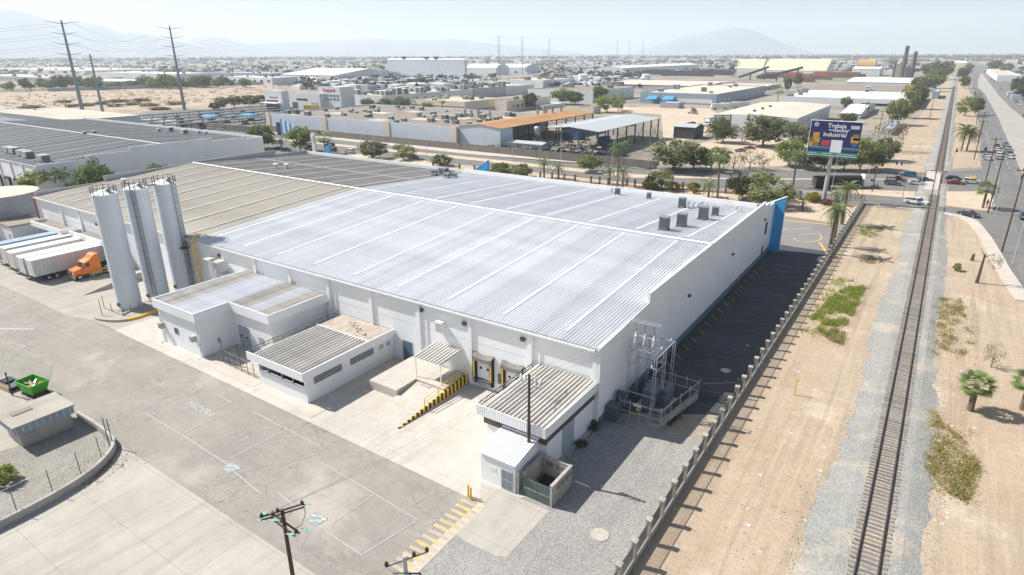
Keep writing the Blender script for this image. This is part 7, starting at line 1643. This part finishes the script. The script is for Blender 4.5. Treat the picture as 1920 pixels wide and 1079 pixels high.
T_ = [
 (105, 372, 56, 98, 'airy', 'leaf_olive', 'wide olive tree behind the warehouse at far left'),
 (491, 279, 43, 50, 'full', 'leaf_olive', 'dark olive tree at the car park edge'), (563, 284, 44, 52, 'full', 'leaf_olive', 'round olive tree left of the pillar sign'), (75, 231, 24, 42, 'bush', 'leaf_olive', 'olive shrub beyond the slate roof'), (110, 233, 16, 28, 'bush', 'leaf_grey', 'grey-green shrub right of the olive shrub'),
 (700, 298, 32, 52, 'full', 'leaf_mid', 'round street tree under the grey sign board'), (756, 300, 28, 46, 'airy', 'leaf_olive', 'street tree right of the grey sign board'), (829, 311, 20, 42, 'bush', 'leaf_mid', 'low street tree left of the blue fin'),
 (1106, 323, 31, 44, 'full', 'leaf_olive', 'small umbrella-shaped tree on the street median'), (938, 331, 25, 44, 'bush', 'leaf_olive', 'olive shrub right of the middle blue fin'), (975, 333, 25, 44, 'bush', 'leaf_olive', 'second olive shrub right of the middle blue fin'),
 (1262, 320, 58, 96, 'full', 'leaf_mid', 'large leaning green tree beside the scrap yard'), (1300, 318, 44, 60, 'full', 'leaf_dark', 'darker green tree right of the large leaning one'), (1333, 320, 48, 60, 'airy', 'leaf_olive', 'wispy forked tree by the dirt lot corner'),
 (1355, 268, 44, 58, 'full', 'leaf_mid', 'green tree at the top of the dirt lot'), (1430, 275, 58, 86, 'full', 'leaf_mid', 'broad dense tree shading the dirt lot'), (1490, 282, 50, 64, 'airy', 'leaf_mid', 'lighter tree just left of the billboard'), (1478, 312, 48, 56, 'full', 'leaf_olive', 'olive tree below the billboard left edge'),
 (1512, 318, 42, 44, 'full', 'leaf_dark', 'dark tree under the billboard panel'), (1545, 319, 44, 48, 'full', 'leaf_dark', 'dark tree directly behind the billboard post'), (1582, 320, 46, 50, 'full', 'leaf_mid', 'tree right of the billboard post'), (1612, 320, 58, 58, 'full', 'leaf_olive', 'tall olive tree right of the billboard'), (1640, 318, 46, 46, 'full', 'leaf_mid', 'tree at the right end of the roadside row'), (1658, 302, 42, 46, 'full', 'leaf_mid', 'tree beside the sandy rail verge'),
 (1662, 285, 56, 60, 'bare', 'leaf_dry', 'bare brown tree right of the billboard'), (1430, 318, 30, 40, 'bare', 'leaf_grey', 'thin grey tree at the dirt lot fence'), (1405, 318, 34, 52, 'bare', 'leaf_grey', 'bare spreading tree at the dirt lot fence'), (1375, 318, 32, 44, 'bare', 'leaf_dry', 'brown bare tree at the dirt lot fence'),
 (1240, 357, 37, 48, 'airy', 'leaf_olive', 'olive garden tree behind the warehouse roof'), (1385, 376, 52, 44, 'airy', 'leaf_dark', 'thin dark garden tree'), (1412, 372, 48, 86, 'airy', 'leaf_olive', 'broad feathery tree before the street'), (1444, 388, 44, 78, 'full', 'leaf_mid', 'big weeping tree behind the corner blue fin'),
 (1055, 196, 28, 42, 'full', 'leaf_bright', 'bright green tree cluster left of the white hall'), (1078, 197, 24, 30, 'full', 'leaf_bright', 'second bright green tree left of the white hall'), (1125, 193, 30, 30, 'full', 'leaf_bright', 'round deep green tree before the white hall'), (1138, 211, 34, 46, 'airy', 'leaf_olive', 'olive tree beside the tiny cream cabin'), (1160, 208, 26, 30, 'airy', 'leaf_olive', 'smaller olive tree right of the tiny cream cabin'),
 (995, 206, 30, 26, 'full', 'leaf_dark', 'dark tree at the right end of the cream building'), (965, 208, 18, 16, 'bush', 'leaf_dark', 'dark shrub before the cream wing'), (808, 210, 20, 34, 'full', 'leaf_mid', 'green tree before the cream red-banded wall'), (690, 203, 18, 28, 'full', 'leaf_mid', 'tree right of the tall office block'), (722, 204, 18, 30, 'full', 'leaf_mid', 'middle tree of three right of the office block'), (752, 207, 24, 32, 'full', 'leaf_mid', 'darker tree of three left of the cream building'),
 (417, 205, 22, 26, 'full', 'leaf_mid', 'first tree of the row behind the parking shelters'), (440, 202, 22, 28, 'full', 'leaf_mid', 'second tree of the row behind the parking shelters'), (468, 200, 20, 30, 'full', 'leaf_mid', 'third tree of the row behind the parking shelters'), (492, 199, 20, 30, 'full', 'leaf_mid', 'fourth tree of the row behind the parking shelters'), (403, 207, 14, 20, 'bush', 'leaf_dark', 'dark shrub left of the tree row'),
 (1680, 235, 46, 40, 'full', 'leaf_olive', 'olive tree left of the railway sand'), (1700, 222, 50, 36, 'full', 'leaf_mid', 'tall dark tree beside the railway'), (1716, 205, 44, 34, 'full', 'leaf_dark', 'dark tree beside the little booth'), (1704, 186, 26, 26, 'full', 'leaf_yellow', 'yellowish tree at the end of the white building'), (1738, 172, 32, 34, 'full', 'leaf_mid', 'green tree above the little booth'), (1752, 166, 32, 34, 'full', 'leaf_bright', 'bright tree left of the railway'), (1722, 168, 22, 28, 'full', 'leaf_dark', 'dark tree behind the booth'), (1760, 150, 34, 34, 'full', 'leaf_mid', 'far tree left of the rail line'), (1742, 146, 26, 30, 'full', 'leaf_dark', 'far dark tree behind the rail trees'), (1772, 142, 26, 26, 'full', 'leaf_mid', 'furthest tree of the rail line row'),
 (1806, 166, 22, 22, 'full', 'leaf_mid', 'small round tree between railway and avenue'), (1804, 150, 24, 20, 'full', 'leaf_mid', 'far tree between railway and avenue'), (1808, 218, 34, 34, 'airy', 'leaf_olive', 'scrubby tree between railway and avenue'), (1828, 216, 32, 22, 'full', 'leaf_bright', 'green tree beside the avenue poles'), (1815, 138, 18, 16, 'full', 'leaf_mid', 'furthest tree between railway and avenue'),
 (1905, 178, 30, 24, 'full', 'leaf_dark', 'dark tree right of the avenue'), (1918, 190, 36, 26, 'full', 'leaf_dark', 'dark tree at the right edge beyond the avenue'), (1885, 140, 20, 22, 'full', 'leaf_mid', 'tree left of the pale commercial hall'), (1862, 136, 22, 26, 'full', 'leaf_bright', 'bright tree at the avenue bend'),
 (1590, 232, 20, 34, 'full', 'leaf_mid', 'green hedge tree behind the billboard top'), (1585, 206, 24, 24, 'full', 'leaf_mid', 'tree before the long white building'), (1480, 192, 12, 14, 'bush', 'leaf_dark', 'round dark shrub before the long white building'), (1500, 193, 12, 14, 'bush', 'leaf_dark', 'second round dark shrub before the long white building'), (1562, 178, 16, 26, 'airy', 'leaf_olive', 'olive tree before the brown pitched roof'),
 (1300, 248, 18, 40, 'bush', 'leaf_pink', 'pinkish flowering shrub at the bare yard edge'), (1495, 163, 24, 16, 'full', 'leaf_dark', 'dark tree behind the peach roof'), (1476, 172, 24, 14, 'full', 'leaf_dark', 'narrow dark tree right of the peach roof'),
 (1793, 508, 15, 15, 'bush', 'weed_green', 'small bright green shrub right of the railway'), (1858, 689, 48, 34, 'bare', 'leaf_grey', 'wispy grey-green bush on the sand track'), (12, 905, 34, 44, 'bush', 'weed_green', 'bright green shrub at the left edge of the island'), (1108, 802, 16, 40, 'bush', 'leaf_dark', 'dark weeds beside the corner building'), (1090, 838, 14, 20, 'bush', 'leaf_dark', 'small dark weeds before the corner building door'),
]
for px, py, hp, wp, kd, lf, lb in T_:
    b = kd == 'bush'; tree(lb, px, py, hp, wp, kd, lf, None, 'shrub' if b else 'tree', 'shrub' if b else 'tree')
for lb, px, pyt, x, wp in (('round light-green tree against the slate warehouse wall', 190, 299, -181, 62), ('top of a green tree showing over the roof parapet', 304, 308, -182, 50)):
    p = Vector((x, solve_y(x, px, 40, 200), 0)); tree(lb, 0, 0, h_at_px(p, px, pyt), wp/pxm(p), 'full', 'leaf_bright', None, loc=p)
for i, (px, py, hp, wp) in enumerate(((1215, 354, 17, 24), (1264, 358, 16, 26), (1300, 358, 16, 22), (1302, 363, 11, 15), (1522, 379, 19, 28), (1228, 357, 12, 16))):
    tree(['yellow-green ball shrub left of the olive garden tree', 'yellow ball shrub right of the olive garden tree', 'upper yellow ball shrub of the right-hand pair', 'lower yellow ball shrub of the right-hand pair', 'lone yellow shrub beside the billboard post', 'small dull yellow shrub between olive trees'][i], px, py, hp, wp, 'bush', 'leaf_yellow', 'yellow garden shrubs', 'shrub', 'shrub')
tree('pink flowering shrub at the foot of the billboard', 1548, 384, 10, 24, 'bush', 'leaf_pink', None, 'shrub', 'shrub')
# dead trunk on the sand
dt = thing('dead_tree', 'leafless dead trunk with a dry branch tuft on the sand', 'tree', at(1831, 531)); obj('trunk', MB().cyl((0, 0, 0), (.1, 0, 5.2), .28, .14, 8).cyl((.1, 0, 4.6), (1.6, .3, 5.6), .08, .03, 6).cyl((.08, 0, 4.9), (-.7, .1, 6.0), .07, .03, 6), 'stem_brown', dt, (0, 0, 0)); c = obj('crown', crown('bare', 'leaf_dry', 0), None, dt, (1.7, .2, 4.0)); c.scale = (1.2, 1.2, 1.9)
stp = thing('tree_stump', 'short dead stump beside the dead trunk', 'stump', at(1822, 489)); obj('trunk', MB().cyl((0, 0, 0), (.05, .05, 1.2), .3, .24, 9), 'stem_brown', stp, (0, 0, 0)); obj('snag', MB().cyl((.05, .05, 1.2), (.2, .1, 1.5), .12, .04, 6), 'stem_brown', stp, (0, 0, 0))

def frond_mesh(l=2.6, droop=1.0, leaflet=.5, n=9, wid=.07):
    m = MB(); pts = []
    for k in range(n+1):
        t = k/n; pts.append(Vector((l*t*(1-.18*t*droop), 0, l*(.42*t-.75*droop*t*t))))
    for a, b in zip(pts[:-1], pts[1:]): m.add([a+Vector((0, -.03, 0)), a+Vector((0, .03, 0)), b+Vector((0, .02, 0)), b+Vector((0, -.02, 0))], [(0, 1, 2, 3)])
    for k in range(1, n+1):
        a = pts[k]; b = pts[min(k+1, n)]; ll = leaflet*math.sin(math.pi*(.18+.75*k/(n+1)))
        for s in (-1, 1):
            for q in (0, .5):
                c = a.lerp(b, q); e = c+Vector((ll*.5, s*ll, -ll*.35)); m.add([c, c+Vector((wid*1.6, 0, 0)), e], [(0, 1, 2)])
    return m.mesh('frond')
def fan_mesh(l=1.7, n=11):
    m = MB(); tip = Vector((l*.55, 0, .12)); m.add([(0, -.02, 0), (0, .02, 0), tip+Vector((0, .02, 0)), tip+Vector((0, -.02, 0))], [(0, 1, 2, 3)])
    for k in range(n):
        a = -1.5+3.0*k/(n-1); r = l*.5*(1-.12*abs(a)); d = Vector((math.cos(a), math.sin(a), -.12-.1*abs(a)))*r; s = Vector((-math.sin(a), math.cos(a), 0))*.07
        m.add([tip, tip+d*.55+s, tip+d, tip+d*.55-s], [(0, 1, 2, 3)])
    return m.mesh('frond')
FR = {'date': frond_mesh(), 'old': frond_mesh(2.4, 1.5, .4), 'fan': fan_mesh()}
FR['date'].materials.append(MAT['palm_leaf']); FR['old'].materials.append(MAT['palm_leaf']); FR['fan'].materials.append(MAT['fan_leaf'])
def palm(label, px, py, hp, kind='date', n=26, size=None, group='palms', lean=0, rt=.26):
    p = at(px, py); h = hp/pxm(p)/.95; size = size or 1.0; _tc[0] += 1; rg = random.Random(_tc[0])
    fl = {'date': 2.6, 'old': 2.4, 'fan': 1.7}[kind]*size; th = max(.5, h-fl*.42)
    t = thing('palm', label, 'palm', p, rg.uniform(0, 6), group); t.rotation_euler = (0, lean, rg.uniform(0, 6))
    m = MB(); nn = max(4, int(th/.35))
    for k in range(nn): z0 = th*k/nn; m.cyl((0, 0, z0), (0, 0, th*(k+1)/nn), rt*(1.1-.25*k/nn), rt*(1.25-.25*k/nn), 9)
    obj('trunk', m, 'palm_trunk', t, (0, 0, 0))
    for k in range(n):
        f = obj('frond', FR[kind], None, t, (0, 0, th+.05)); f.scale = (size,)*3
        tilt = -R(55)+R(95)*(k/n)**.9
        f.rotation_euler = (rg.uniform(-.15, .15), tilt+rg.uniform(-.1, .1), k*2.4+rg.uniform(-.2, .2))
    return t
palm('tall date palm on the street median', 1157, 352, 80, 'date', 30, 1.5); palm('short date palm left of the median palm', 1020, 334, 34, 'date', 26, 1.3); palm('smaller date palm right of the short one', 1047, 336, 28, 'date', 24, 1.2); palm('young date palm at the foot of the median palm', 1167, 354, 34, 'date', 24, 1.2); palm('young palm left of the tall median palm', 1143, 345, 32, 'date', 22, 1.2)
palm('ragged tall palm behind the warehouse with drooping fronds', 1345, 374, 78, 'old', 26, 1.4, lean=R(3)); palm('low palm beside the ragged tall palm', 1328, 370, 30, 'date', 24, 1.3); palm('palm on the street behind the feathery tree', 1486, 352, 64, 'date', 26, 1.4); palm('tall palm beside the fence nearest the lot', 1553, 476, 92, 'old', 28, 1.35, lean=R(4)); palm('second tall palm close behind at the fence', 1562, 462, 80, 'old', 24, 1.2, lean=R(-3)); palm('palm by the fence further back in the lot', 1578, 421, 76, 'date', 28, 1.35)
palm('small palm at the far end of the fence', 1566, 384, 26, 'date', 22, 1.1); palm('low palm by the lone yellow shrub', 1504, 395, 20, 'date', 16, .8); palm('bushy date palm clump left of the avenue', 1802, 284, 46, 'date', 34, 2.1); palm('second stem of the bushy date palm clump', 1812, 284, 40, 'date', 30, 1.9); palm('fan palm on the sandy island at the junction', 1842, 391, 42, 'fan', 30, 1.7)
palm('small fan palm on the sand right of the track', 1818, 770, 64, 'fan', 34, 1.15, rt=.3); palm('fan palm cut by the right edge of the sand', 1917, 768, 66, 'fan', 34, 1.15, rt=.3); palm('slim palm before the cream red-banded wall', 830, 214, 26, 'fan', 18, 2.0); palm('slim palm at the left end of the cream wall', 777, 209, 18, 'fan', 16, 1.8); palm('palm pair beside the white pitched-roof house', 1625, 222, 24, 'fan', 22, 1.9); palm('palm right of the car park pillar sign', 610, 288, 34, 'fan', 24, 2.2); palm('palm before the grey shed', 1167, 200, 22, 'fan', 20, 2.2); palm('tall palm before the left yellow shed', 1379, 142, 22, 'fan', 18, 4.0); palm('palm left of the long white building', 1458, 190, 22, 'fan', 20, 3.0)
palm('small dark palm in the car park', 529, 283, 26, 'date', 18, 1.3)

# weeds and dry grass
def weeds(label, pts_px, n, mat, hmin, hmax, seed):
    rg = random.Random(seed); poly = PX(pts_px); xs = [p[0] for p in poly]; ys2 = [p[1] for p in poly]; m = MB(); k = 0
    def inside(x, y):
        c = False; j = len(poly)-1
        for i in range(len(poly)):
            if (poly[i][1] > y) != (poly[j][1] > y) and x < (poly[j][0]-poly[i][0])*(y-poly[i][1])/(poly[j][1]-poly[i][1])+poly[i][0]: c = not c
            j = i
        return c
    cl = [(rg.uniform(min(xs), max(xs)), rg.uniform(min(ys2), max(ys2))) for _ in range(90)]
    while k < n:
        cx_, cy_ = cl[rg.randrange(90)]; x = cx_+rg.gauss(0, .35); y = cy_+rg.gauss(0, .6)
        k += 1
        if not inside(x, y) and rg.random() > .12: continue
        h = rg.uniform(hmin, hmax); a = rg.uniform(0, 6.28); dx, dy = math.cos(a)*.05, math.sin(a)*.05; lx_, ly_ = rg.uniform(-.25, .25), rg.uniform(-.25, .25)
        m.add([(x-dx, y-dy, 0), (x+dx, y+dy, 0), (x+lx_+dx*.6, y+ly_+dy*.6, h)], [(0, 1, 2)])
    tag(obj('weed_patch', m, mat), label, 'weeds', None, 'stuff')
weeds('bright green weed patch between fence and railway', '1517 602 1545 570 1582 540 1618 528 1620 552 1602 585 1580 620 1550 632 1530 618', 15000, 'weed_green', .2, .65, 1)
weeds('dry fringe of the bright green weed patch', '1530 618 1585 622 1582 650 1556 640', 1800, 'weed_dry', .1, .35, 2)
weeds('large dry yellow weed patch right of the railway', '1722 800 1780 800 1835 850 1838 900 1815 945 1775 925 1725 870', 5200, 'weed_dry', .12, .4, 3)
weeds('green middle of the large dry weed patch', '1750 850 1800 860 1830 905 1812 940 1775 900', 1500, 'weed_green', .12, .35, 4)
weeds('long scattered dry grass strip right of the ballast', '1745 560 1800 560 1830 650 1790 680 1735 660', 5200, 'weed_dry', .1, .4, 5)
weeds('dry weeds on the palm side of the ballast', '1725 770 1755 770 1770 805 1722 800', 1600, 'weed_dry', .1, .3, 6)
weeds('sparse grass by the fence near the palms', '1612 425 1660 428 1640 448 1612 440', 2200, 'weed_green', .1, .35, 7)
weeds('dark weeds along the substation wall', '1245 790 1300 740 1310 742 1255 800', 2500, 'leaf_dark', .1, .4, 8)
weeds('brownish weeds on the lower sand by the fence palms', '1615 478 1645 480 1640 496 1612 492', 900, 'weed_dry', .1, .3, 9)
weeds('thin green weeds along the island kerb', '150 910 200 872 214 838 222 842 205 880 155 922', 1500, 'weed_dry', .05, .25, 10)
lit = MB().box(-.12, .12, -.09, .09, 0, .06).mesh('litter'); rg_ = random.Random(44)
lm_ = MB()
for k in range(160):
    px, py = rg_.choice(((rg_.uniform(1730, 1830), rg_.uniform(480, 1000)), (rg_.uniform(1400, 1560), rg_.uniform(600, 1070)), (rg_.uniform(1640, 1720), rg_.uniform(420, 520)))); p = at(px, py, .02); s = rg_.uniform(.04, .16)
    lm_.box(p.x-s, p.x+s, p.y-s*.7, p.y+s*.7, .0, .05)
tag(obj('litter', lm_, 'litter'), 'pale bits of litter and stones scattered on the sand', 'litter', None, 'stuff')
stn = MB()
for k in range(420):
    px, py = rg_.uniform(1330, 1660), rg_.uniform(420, 1078); p = at(px, py, 0)
    if p.x < -12.9 or p.x > -3: continue
    s = rg_.uniform(.02, .07); stn.lathe([(s, .0), (s*.8, s*.6), (s*.2, s*.8)], 5, (p.x, p.y))
tag(obj('stones', stn, 'rust_pile'), 'small dark stones and clods strewn over the sand', 'stones', None, 'stuff')

bs_ = MB()
for k in range(5200):
    y = 28+rg_.random()**1.6*170; side = rg_.random() < .55
    x = RX-4.3-abs(rg_.gauss(0, .7))+.5*math.sin(y*.11)+.5 if side else RX+3.5+abs(rg_.gauss(0, .8))+.4*math.sin(y*.09+2)-.4; s = rg_.uniform(.03, .1)
    a3 = rg_.uniform(0, 6.28); c_, s_ = math.cos(a3)*s, math.sin(a3)*s
    bs_.add([(x-c_, y-s_, 0), (x+s_, y-c_, 0), (x+c_, y+s_, 0), (x-s_, y+c_, 0), (x, y, s*.9)], [(0, 1, 4), (1, 2, 4), (2, 3, 4), (3, 0, 4)])
tag(obj('loose_ballast', bs_, 'g_ballast'), 'loose grey ballast stones spilling onto the sand beside the track', 'stones', None, 'stuff')
# ================================================================ FAR CITY
rg_ = random.Random(99)
def far_point(pyr, pxr=(-60, 1980)):
    while True:
        px = rg_.uniform(*pxr); py = rg_.uniform(*pyr); p = at(px, py)
        if 1745 < px < 1905 and py > 116: continue
        if any(a < p.x < b and c < p.y < d for a, b, c, d in FOOT): continue
        return p
hm_ = {}
for nm, (w_, d_, h_) in dict(a=(11, 13, 5), b=(15, 10, 6.5), c=(9, 18, 4.5), d=(24, 16, 7)).items():
    hm_[nm] = (MB().box(-w_/2, w_/2, -d_/2, d_/2, 0, h_).mesh('wall'), MB().box(-w_/2-.4, w_/2+.4, -d_/2-.4, d_/2+.4, h_+.01, h_+.5).mesh('roof'), MB().box(-w_*.35, -w_*.1, -d_/2-.1, -d_/2-.01, 1, 2.8).box(w_*.1, w_*.35, -d_/2-.1, -d_/2-.01, 1, 2.8).mesh('window'))
wm_ = ['wall_pale', 'wall_cream', 'trailer_white', 'wall_grey', 'roof_flat_peach']; rm_ = ['roof_flat_white', 'roof_flat_tan', 'roof_flat_white', 'roof_brown', 'roof_red']
cache = {}
for i in range(150):
    p = far_point((118, 134)); k = rg_.choice('abcd'); wl = rg_.choice(wm_); rf = rg_.choice(rm_)
    def mm(me, mt):
        if (me.name, mt) not in cache: q = me.copy(); q.materials.append(MAT[mt]); cache[(me.name, mt)] = q
        return cache[(me.name, mt)]
    t = thing('house', 'small pale low house in the far city sprawl', 'house', p, rg_.choice((0, 0, R(90), R(8))), 'houses of the far city')
    obj('wall', mm(hm_[k][0], wl), None, t, (0, 0, 0)); obj('roof', mm(hm_[k][1], rf), None, t, (0, 0, 0)); obj('window', mm(hm_[k][2], 'glass_dark'), None, t, (0, 0, 0))
for j, (wl, n) in enumerate((('wall_pale', 900), ('wall_cream', 500), ('wall_grey', 500), ('roof_flat_white', 420), ('roof_red', 260))):
    m = MB()
    for i in range(n):
        p = far_point((104.5, 120), (-60, 1980) if wl != 'roof_red' else (1300, 1980)); s = rg_.uniform(.8, 2.4)*(1 if p.length < 3000 else 2.2); m.box(p.x-6*s, p.x+6*s, p.y-5*s, p.y+5*s, 0, 4.2*s**.5*rg_.uniform(.8, 1.5))
    tag(obj('far_city', m, wl), ['pale mass of far-off city blocks on the plain', 'cream mass of far-off city blocks on the plain', 'grey mass of far-off city blocks on the plain', 'white roofs of the far-off city on the plain', 'red roofs of the far-off city at right'][j], 'city', None, 'stuff')
for i in range(190):
    p = far_point((119, 138)); s = rg_.uniform(6, 11)
    tree('small dark tree among the far city houses', 0, 0, s, s*rg_.uniform(.9, 1.5), 'far', 'leaf_far', 'trees among the far city houses', loc=p)
for i in range(26):
    px = 8+i*18+rg_.uniform(-6, 6); p = at(px, 170-px*.012+rg_.uniform(-3, 2)); s = rg_.uniform(7, 17)
    tree(f'field-edge tree at far left, {o1[i]} from the left edge', 0, 0, s, s*rg_.uniform(.9, 1.6), 'full', rg_.choice(('leaf_dark', 'leaf_mid', 'leaf_olive')), 'trees along the far left field', loc=p)
for i, (px, py) in enumerate(sorted(((100, 208), (135, 201), (160, 199), (190, 196), (215, 200), (250, 197), (282, 199), (300, 206), (330, 196), (60, 203), (220, 192), (120, 193), (265, 190)))):
    tree(f'dry scrub mound on the sandy field, {o1[i]} from the left edge', px, py, 5, rg_.uniform(22, 42), 'bush', 'leaf_dry' if i % 2 else 'leaf_olive', 'scrub on the sandy field', 'shrub', 'shrub')
for a_, b_, lb in (((157, 218, 115, 40), (346, 206, 323, 51), 'between tallest left pylon and third pylon'), ((346, 206, 323, 51), (722, 152, 722, 112), 'from third pylon towards distant pylons')):
    A_ = at(a_[0], a_[1]); B_ = at(b_[0], b_[1]); ha = h_at_px(A_, a_[2], a_[3]); hb = h_at_px(B_, b_[2], b_[3])
    for k in range(4):
        for sg in (-1, 1):
            wire((A_.x+sg*3, A_.y+sg*7, ha-2-k*ha*.105), (B_.x+sg*3, B_.y+sg*7, hb-2-k*hb*.105), 9, f'{["near", "far"][sg > 0]} cable {lb}, {o1[k]} down', .05)
A_ = at(157, 218)
for k in range(4):
    for sg in (-1, 1): wire((A_.x+sg*3, A_.y+sg*7, 55-k*6), (A_.x-60+sg*3, A_.y-260+sg*7, 53-k*6), 9, f'{["near", "far"][sg > 0]} side cable running left from the tallest pylon, {o1[k]} down', .05)
sc_ = MB(); poly_ = [(20, 176), (200, 172), (420, 164), (500, 176), (330, 203), (170, 211), (20, 199)]
for i in range(420):
    px = rg_.uniform(5, 500); py = rg_.uniform(172-px*.02, 208-px*.04); p = at(px, py); s = rg_.uniform(.5, 1.8)
    for k in range(7):
        q = Vector((p.x+rg_.uniform(-s, s)*2.2, p.y+rg_.uniform(-s, s), rg_.uniform(0, s*.5))); r = s*rg_.uniform(.3, .6); a3 = rg_.uniform(0, 6.28); u = Vector((math.cos(a3), math.sin(a3), rg_.uniform(-.2, .5)))*r; v = Vector((-math.sin(a3), math.cos(a3), rg_.uniform(.2, 1)))*r*.7
        sc_.add([q-u, q-v, q+u, q+v], [(0, 1, 2, 3)])
tag(obj('field_scrub', sc_, 'leaf_dry'), 'low dry scrub dotted over the sandy field on the left', 'scrub', None, 'stuff')
ft = MB()
for i in range(5200):
    p = far_point((102.9, 119.5)); dd = p.length; s = rg_.uniform(5, 11)*(1 if dd < 3500 else 1.8); 
    for k in range(5):
        q = Vector((p.x+rg_.uniform(-s, s)*.6, p.y+rg_.uniform(-s, s)*.6, s*.35+rg_.uniform(0, s*.6))); r = s*rg_.uniform(.3, .55)
        a_ = rg_.uniform(0, 6.28); u = Vector((math.cos(a_), math.sin(a_), rg_.uniform(-.4, .4)))*r; v = Vector((-math.sin(a_)*.3, math.cos(a_)*.3, 1)).normalized()*r*.8; w_ = u.cross(v).normalized()*r*.7
        ft.add([q-u, q-v, q+u, q+v, q+w_, q-w_], [(0, 1, 4), (1, 2, 4), (2, 3, 4), (3, 0, 4), (1, 0, 5), (2, 1, 5), (3, 2, 5), (0, 3, 5)])
tag(obj('far_trees', ft, 'leaf_far'), 'dark tree cover of the far-off city reaching the horizon', 'trees', None, 'stuff')
# denser middle distance between the halls
mids = [((520, 1380), (117, 140)), ((-60, 520), (117, 141)), ((1380, 1745), (116, 136)), ((1905, 1990), (106, 190)), ((1010, 1200), (140, 168)), ((560, 930), (148, 170))]
for j, (wl, n) in enumerate((('wall_pale', 330), ('wall_grey', 260), ('roof_brown', 160), ('roof_flat_white', 200))):
    m = MB()
    for i in range(n):
        a_, b_ = rg_.choice(mids); p = far_point(b_, a_); s = rg_.uniform(.6, 1.7); m.box(p.x-6*s, p.x+6*s, p.y-5*s, p.y+5*s, 0, 3.6*s**.5*rg_.uniform(.8, 1.6)).box(p.x-2*s, p.x+s, p.y-s, p.y+3*s, 3, 5.5*s**.5)
    tag(obj('town_blocks', m, wl), ['pale low town blocks filling the middle distance', 'grey low town blocks filling the middle distance', 'brown-roofed blocks filling the middle distance', 'white-roofed blocks filling the middle distance'][j], 'town', None, 'stuff')
ft = MB()
for i in range(1500):
    a_, b_ = rg_.choice(mids); p = far_point(b_, a_); s = rg_.uniform(4, 8)
    for k in range(9):
        q = Vector((p.x+rg_.uniform(-s, s)*.6, p.y+rg_.uniform(-s, s)*.6, s*.35+rg_.uniform(0, s*.6))); r = s*rg_.uniform(.2, .42)
        a_ = rg_.uniform(0, 6.28); u = Vector((math.cos(a_), math.sin(a_), rg_.uniform(-.4, .4)))*r; v = Vector((-math.sin(a_)*.3, math.cos(a_)*.3, 1)).normalized()*r*.8; w_ = u.cross(v).normalized()*r*.7
        ft.add([q-u, q-v, q+u, q+v, q+w_, q-w_], [(0, 1, 4), (1, 2, 4), (2, 3, 4), (3, 0, 4), (1, 0, 5), (2, 1, 5), (3, 2, 5), (0, 3, 5)])
tag(obj('town_trees', ft, 'leaf_far'), 'dark tree cover filling the middle distance between halls', 'trees', None, 'stuff')
pl_ = MB()
for i in range(70):
    a_, b_ = rg_.choice(mids[:3]); p = far_point(b_, a_); h = rg_.uniform(9, 17); pl_.cyl((p.x, p.y, 0), (p.x, p.y, h), .25, .18, 5).box(p.x-1.3, p.x+1.3, p.y-.12, p.y+.12, h-.6, h-.35)
tag(obj('far_poles', pl_, 'wood_pole'), 'thin distant utility poles scattered through the town', 'poles', None, 'stuff')
for o in bpy.data.objects:
    for k in ('_w', '_h'):
        if k in o: del o[k]
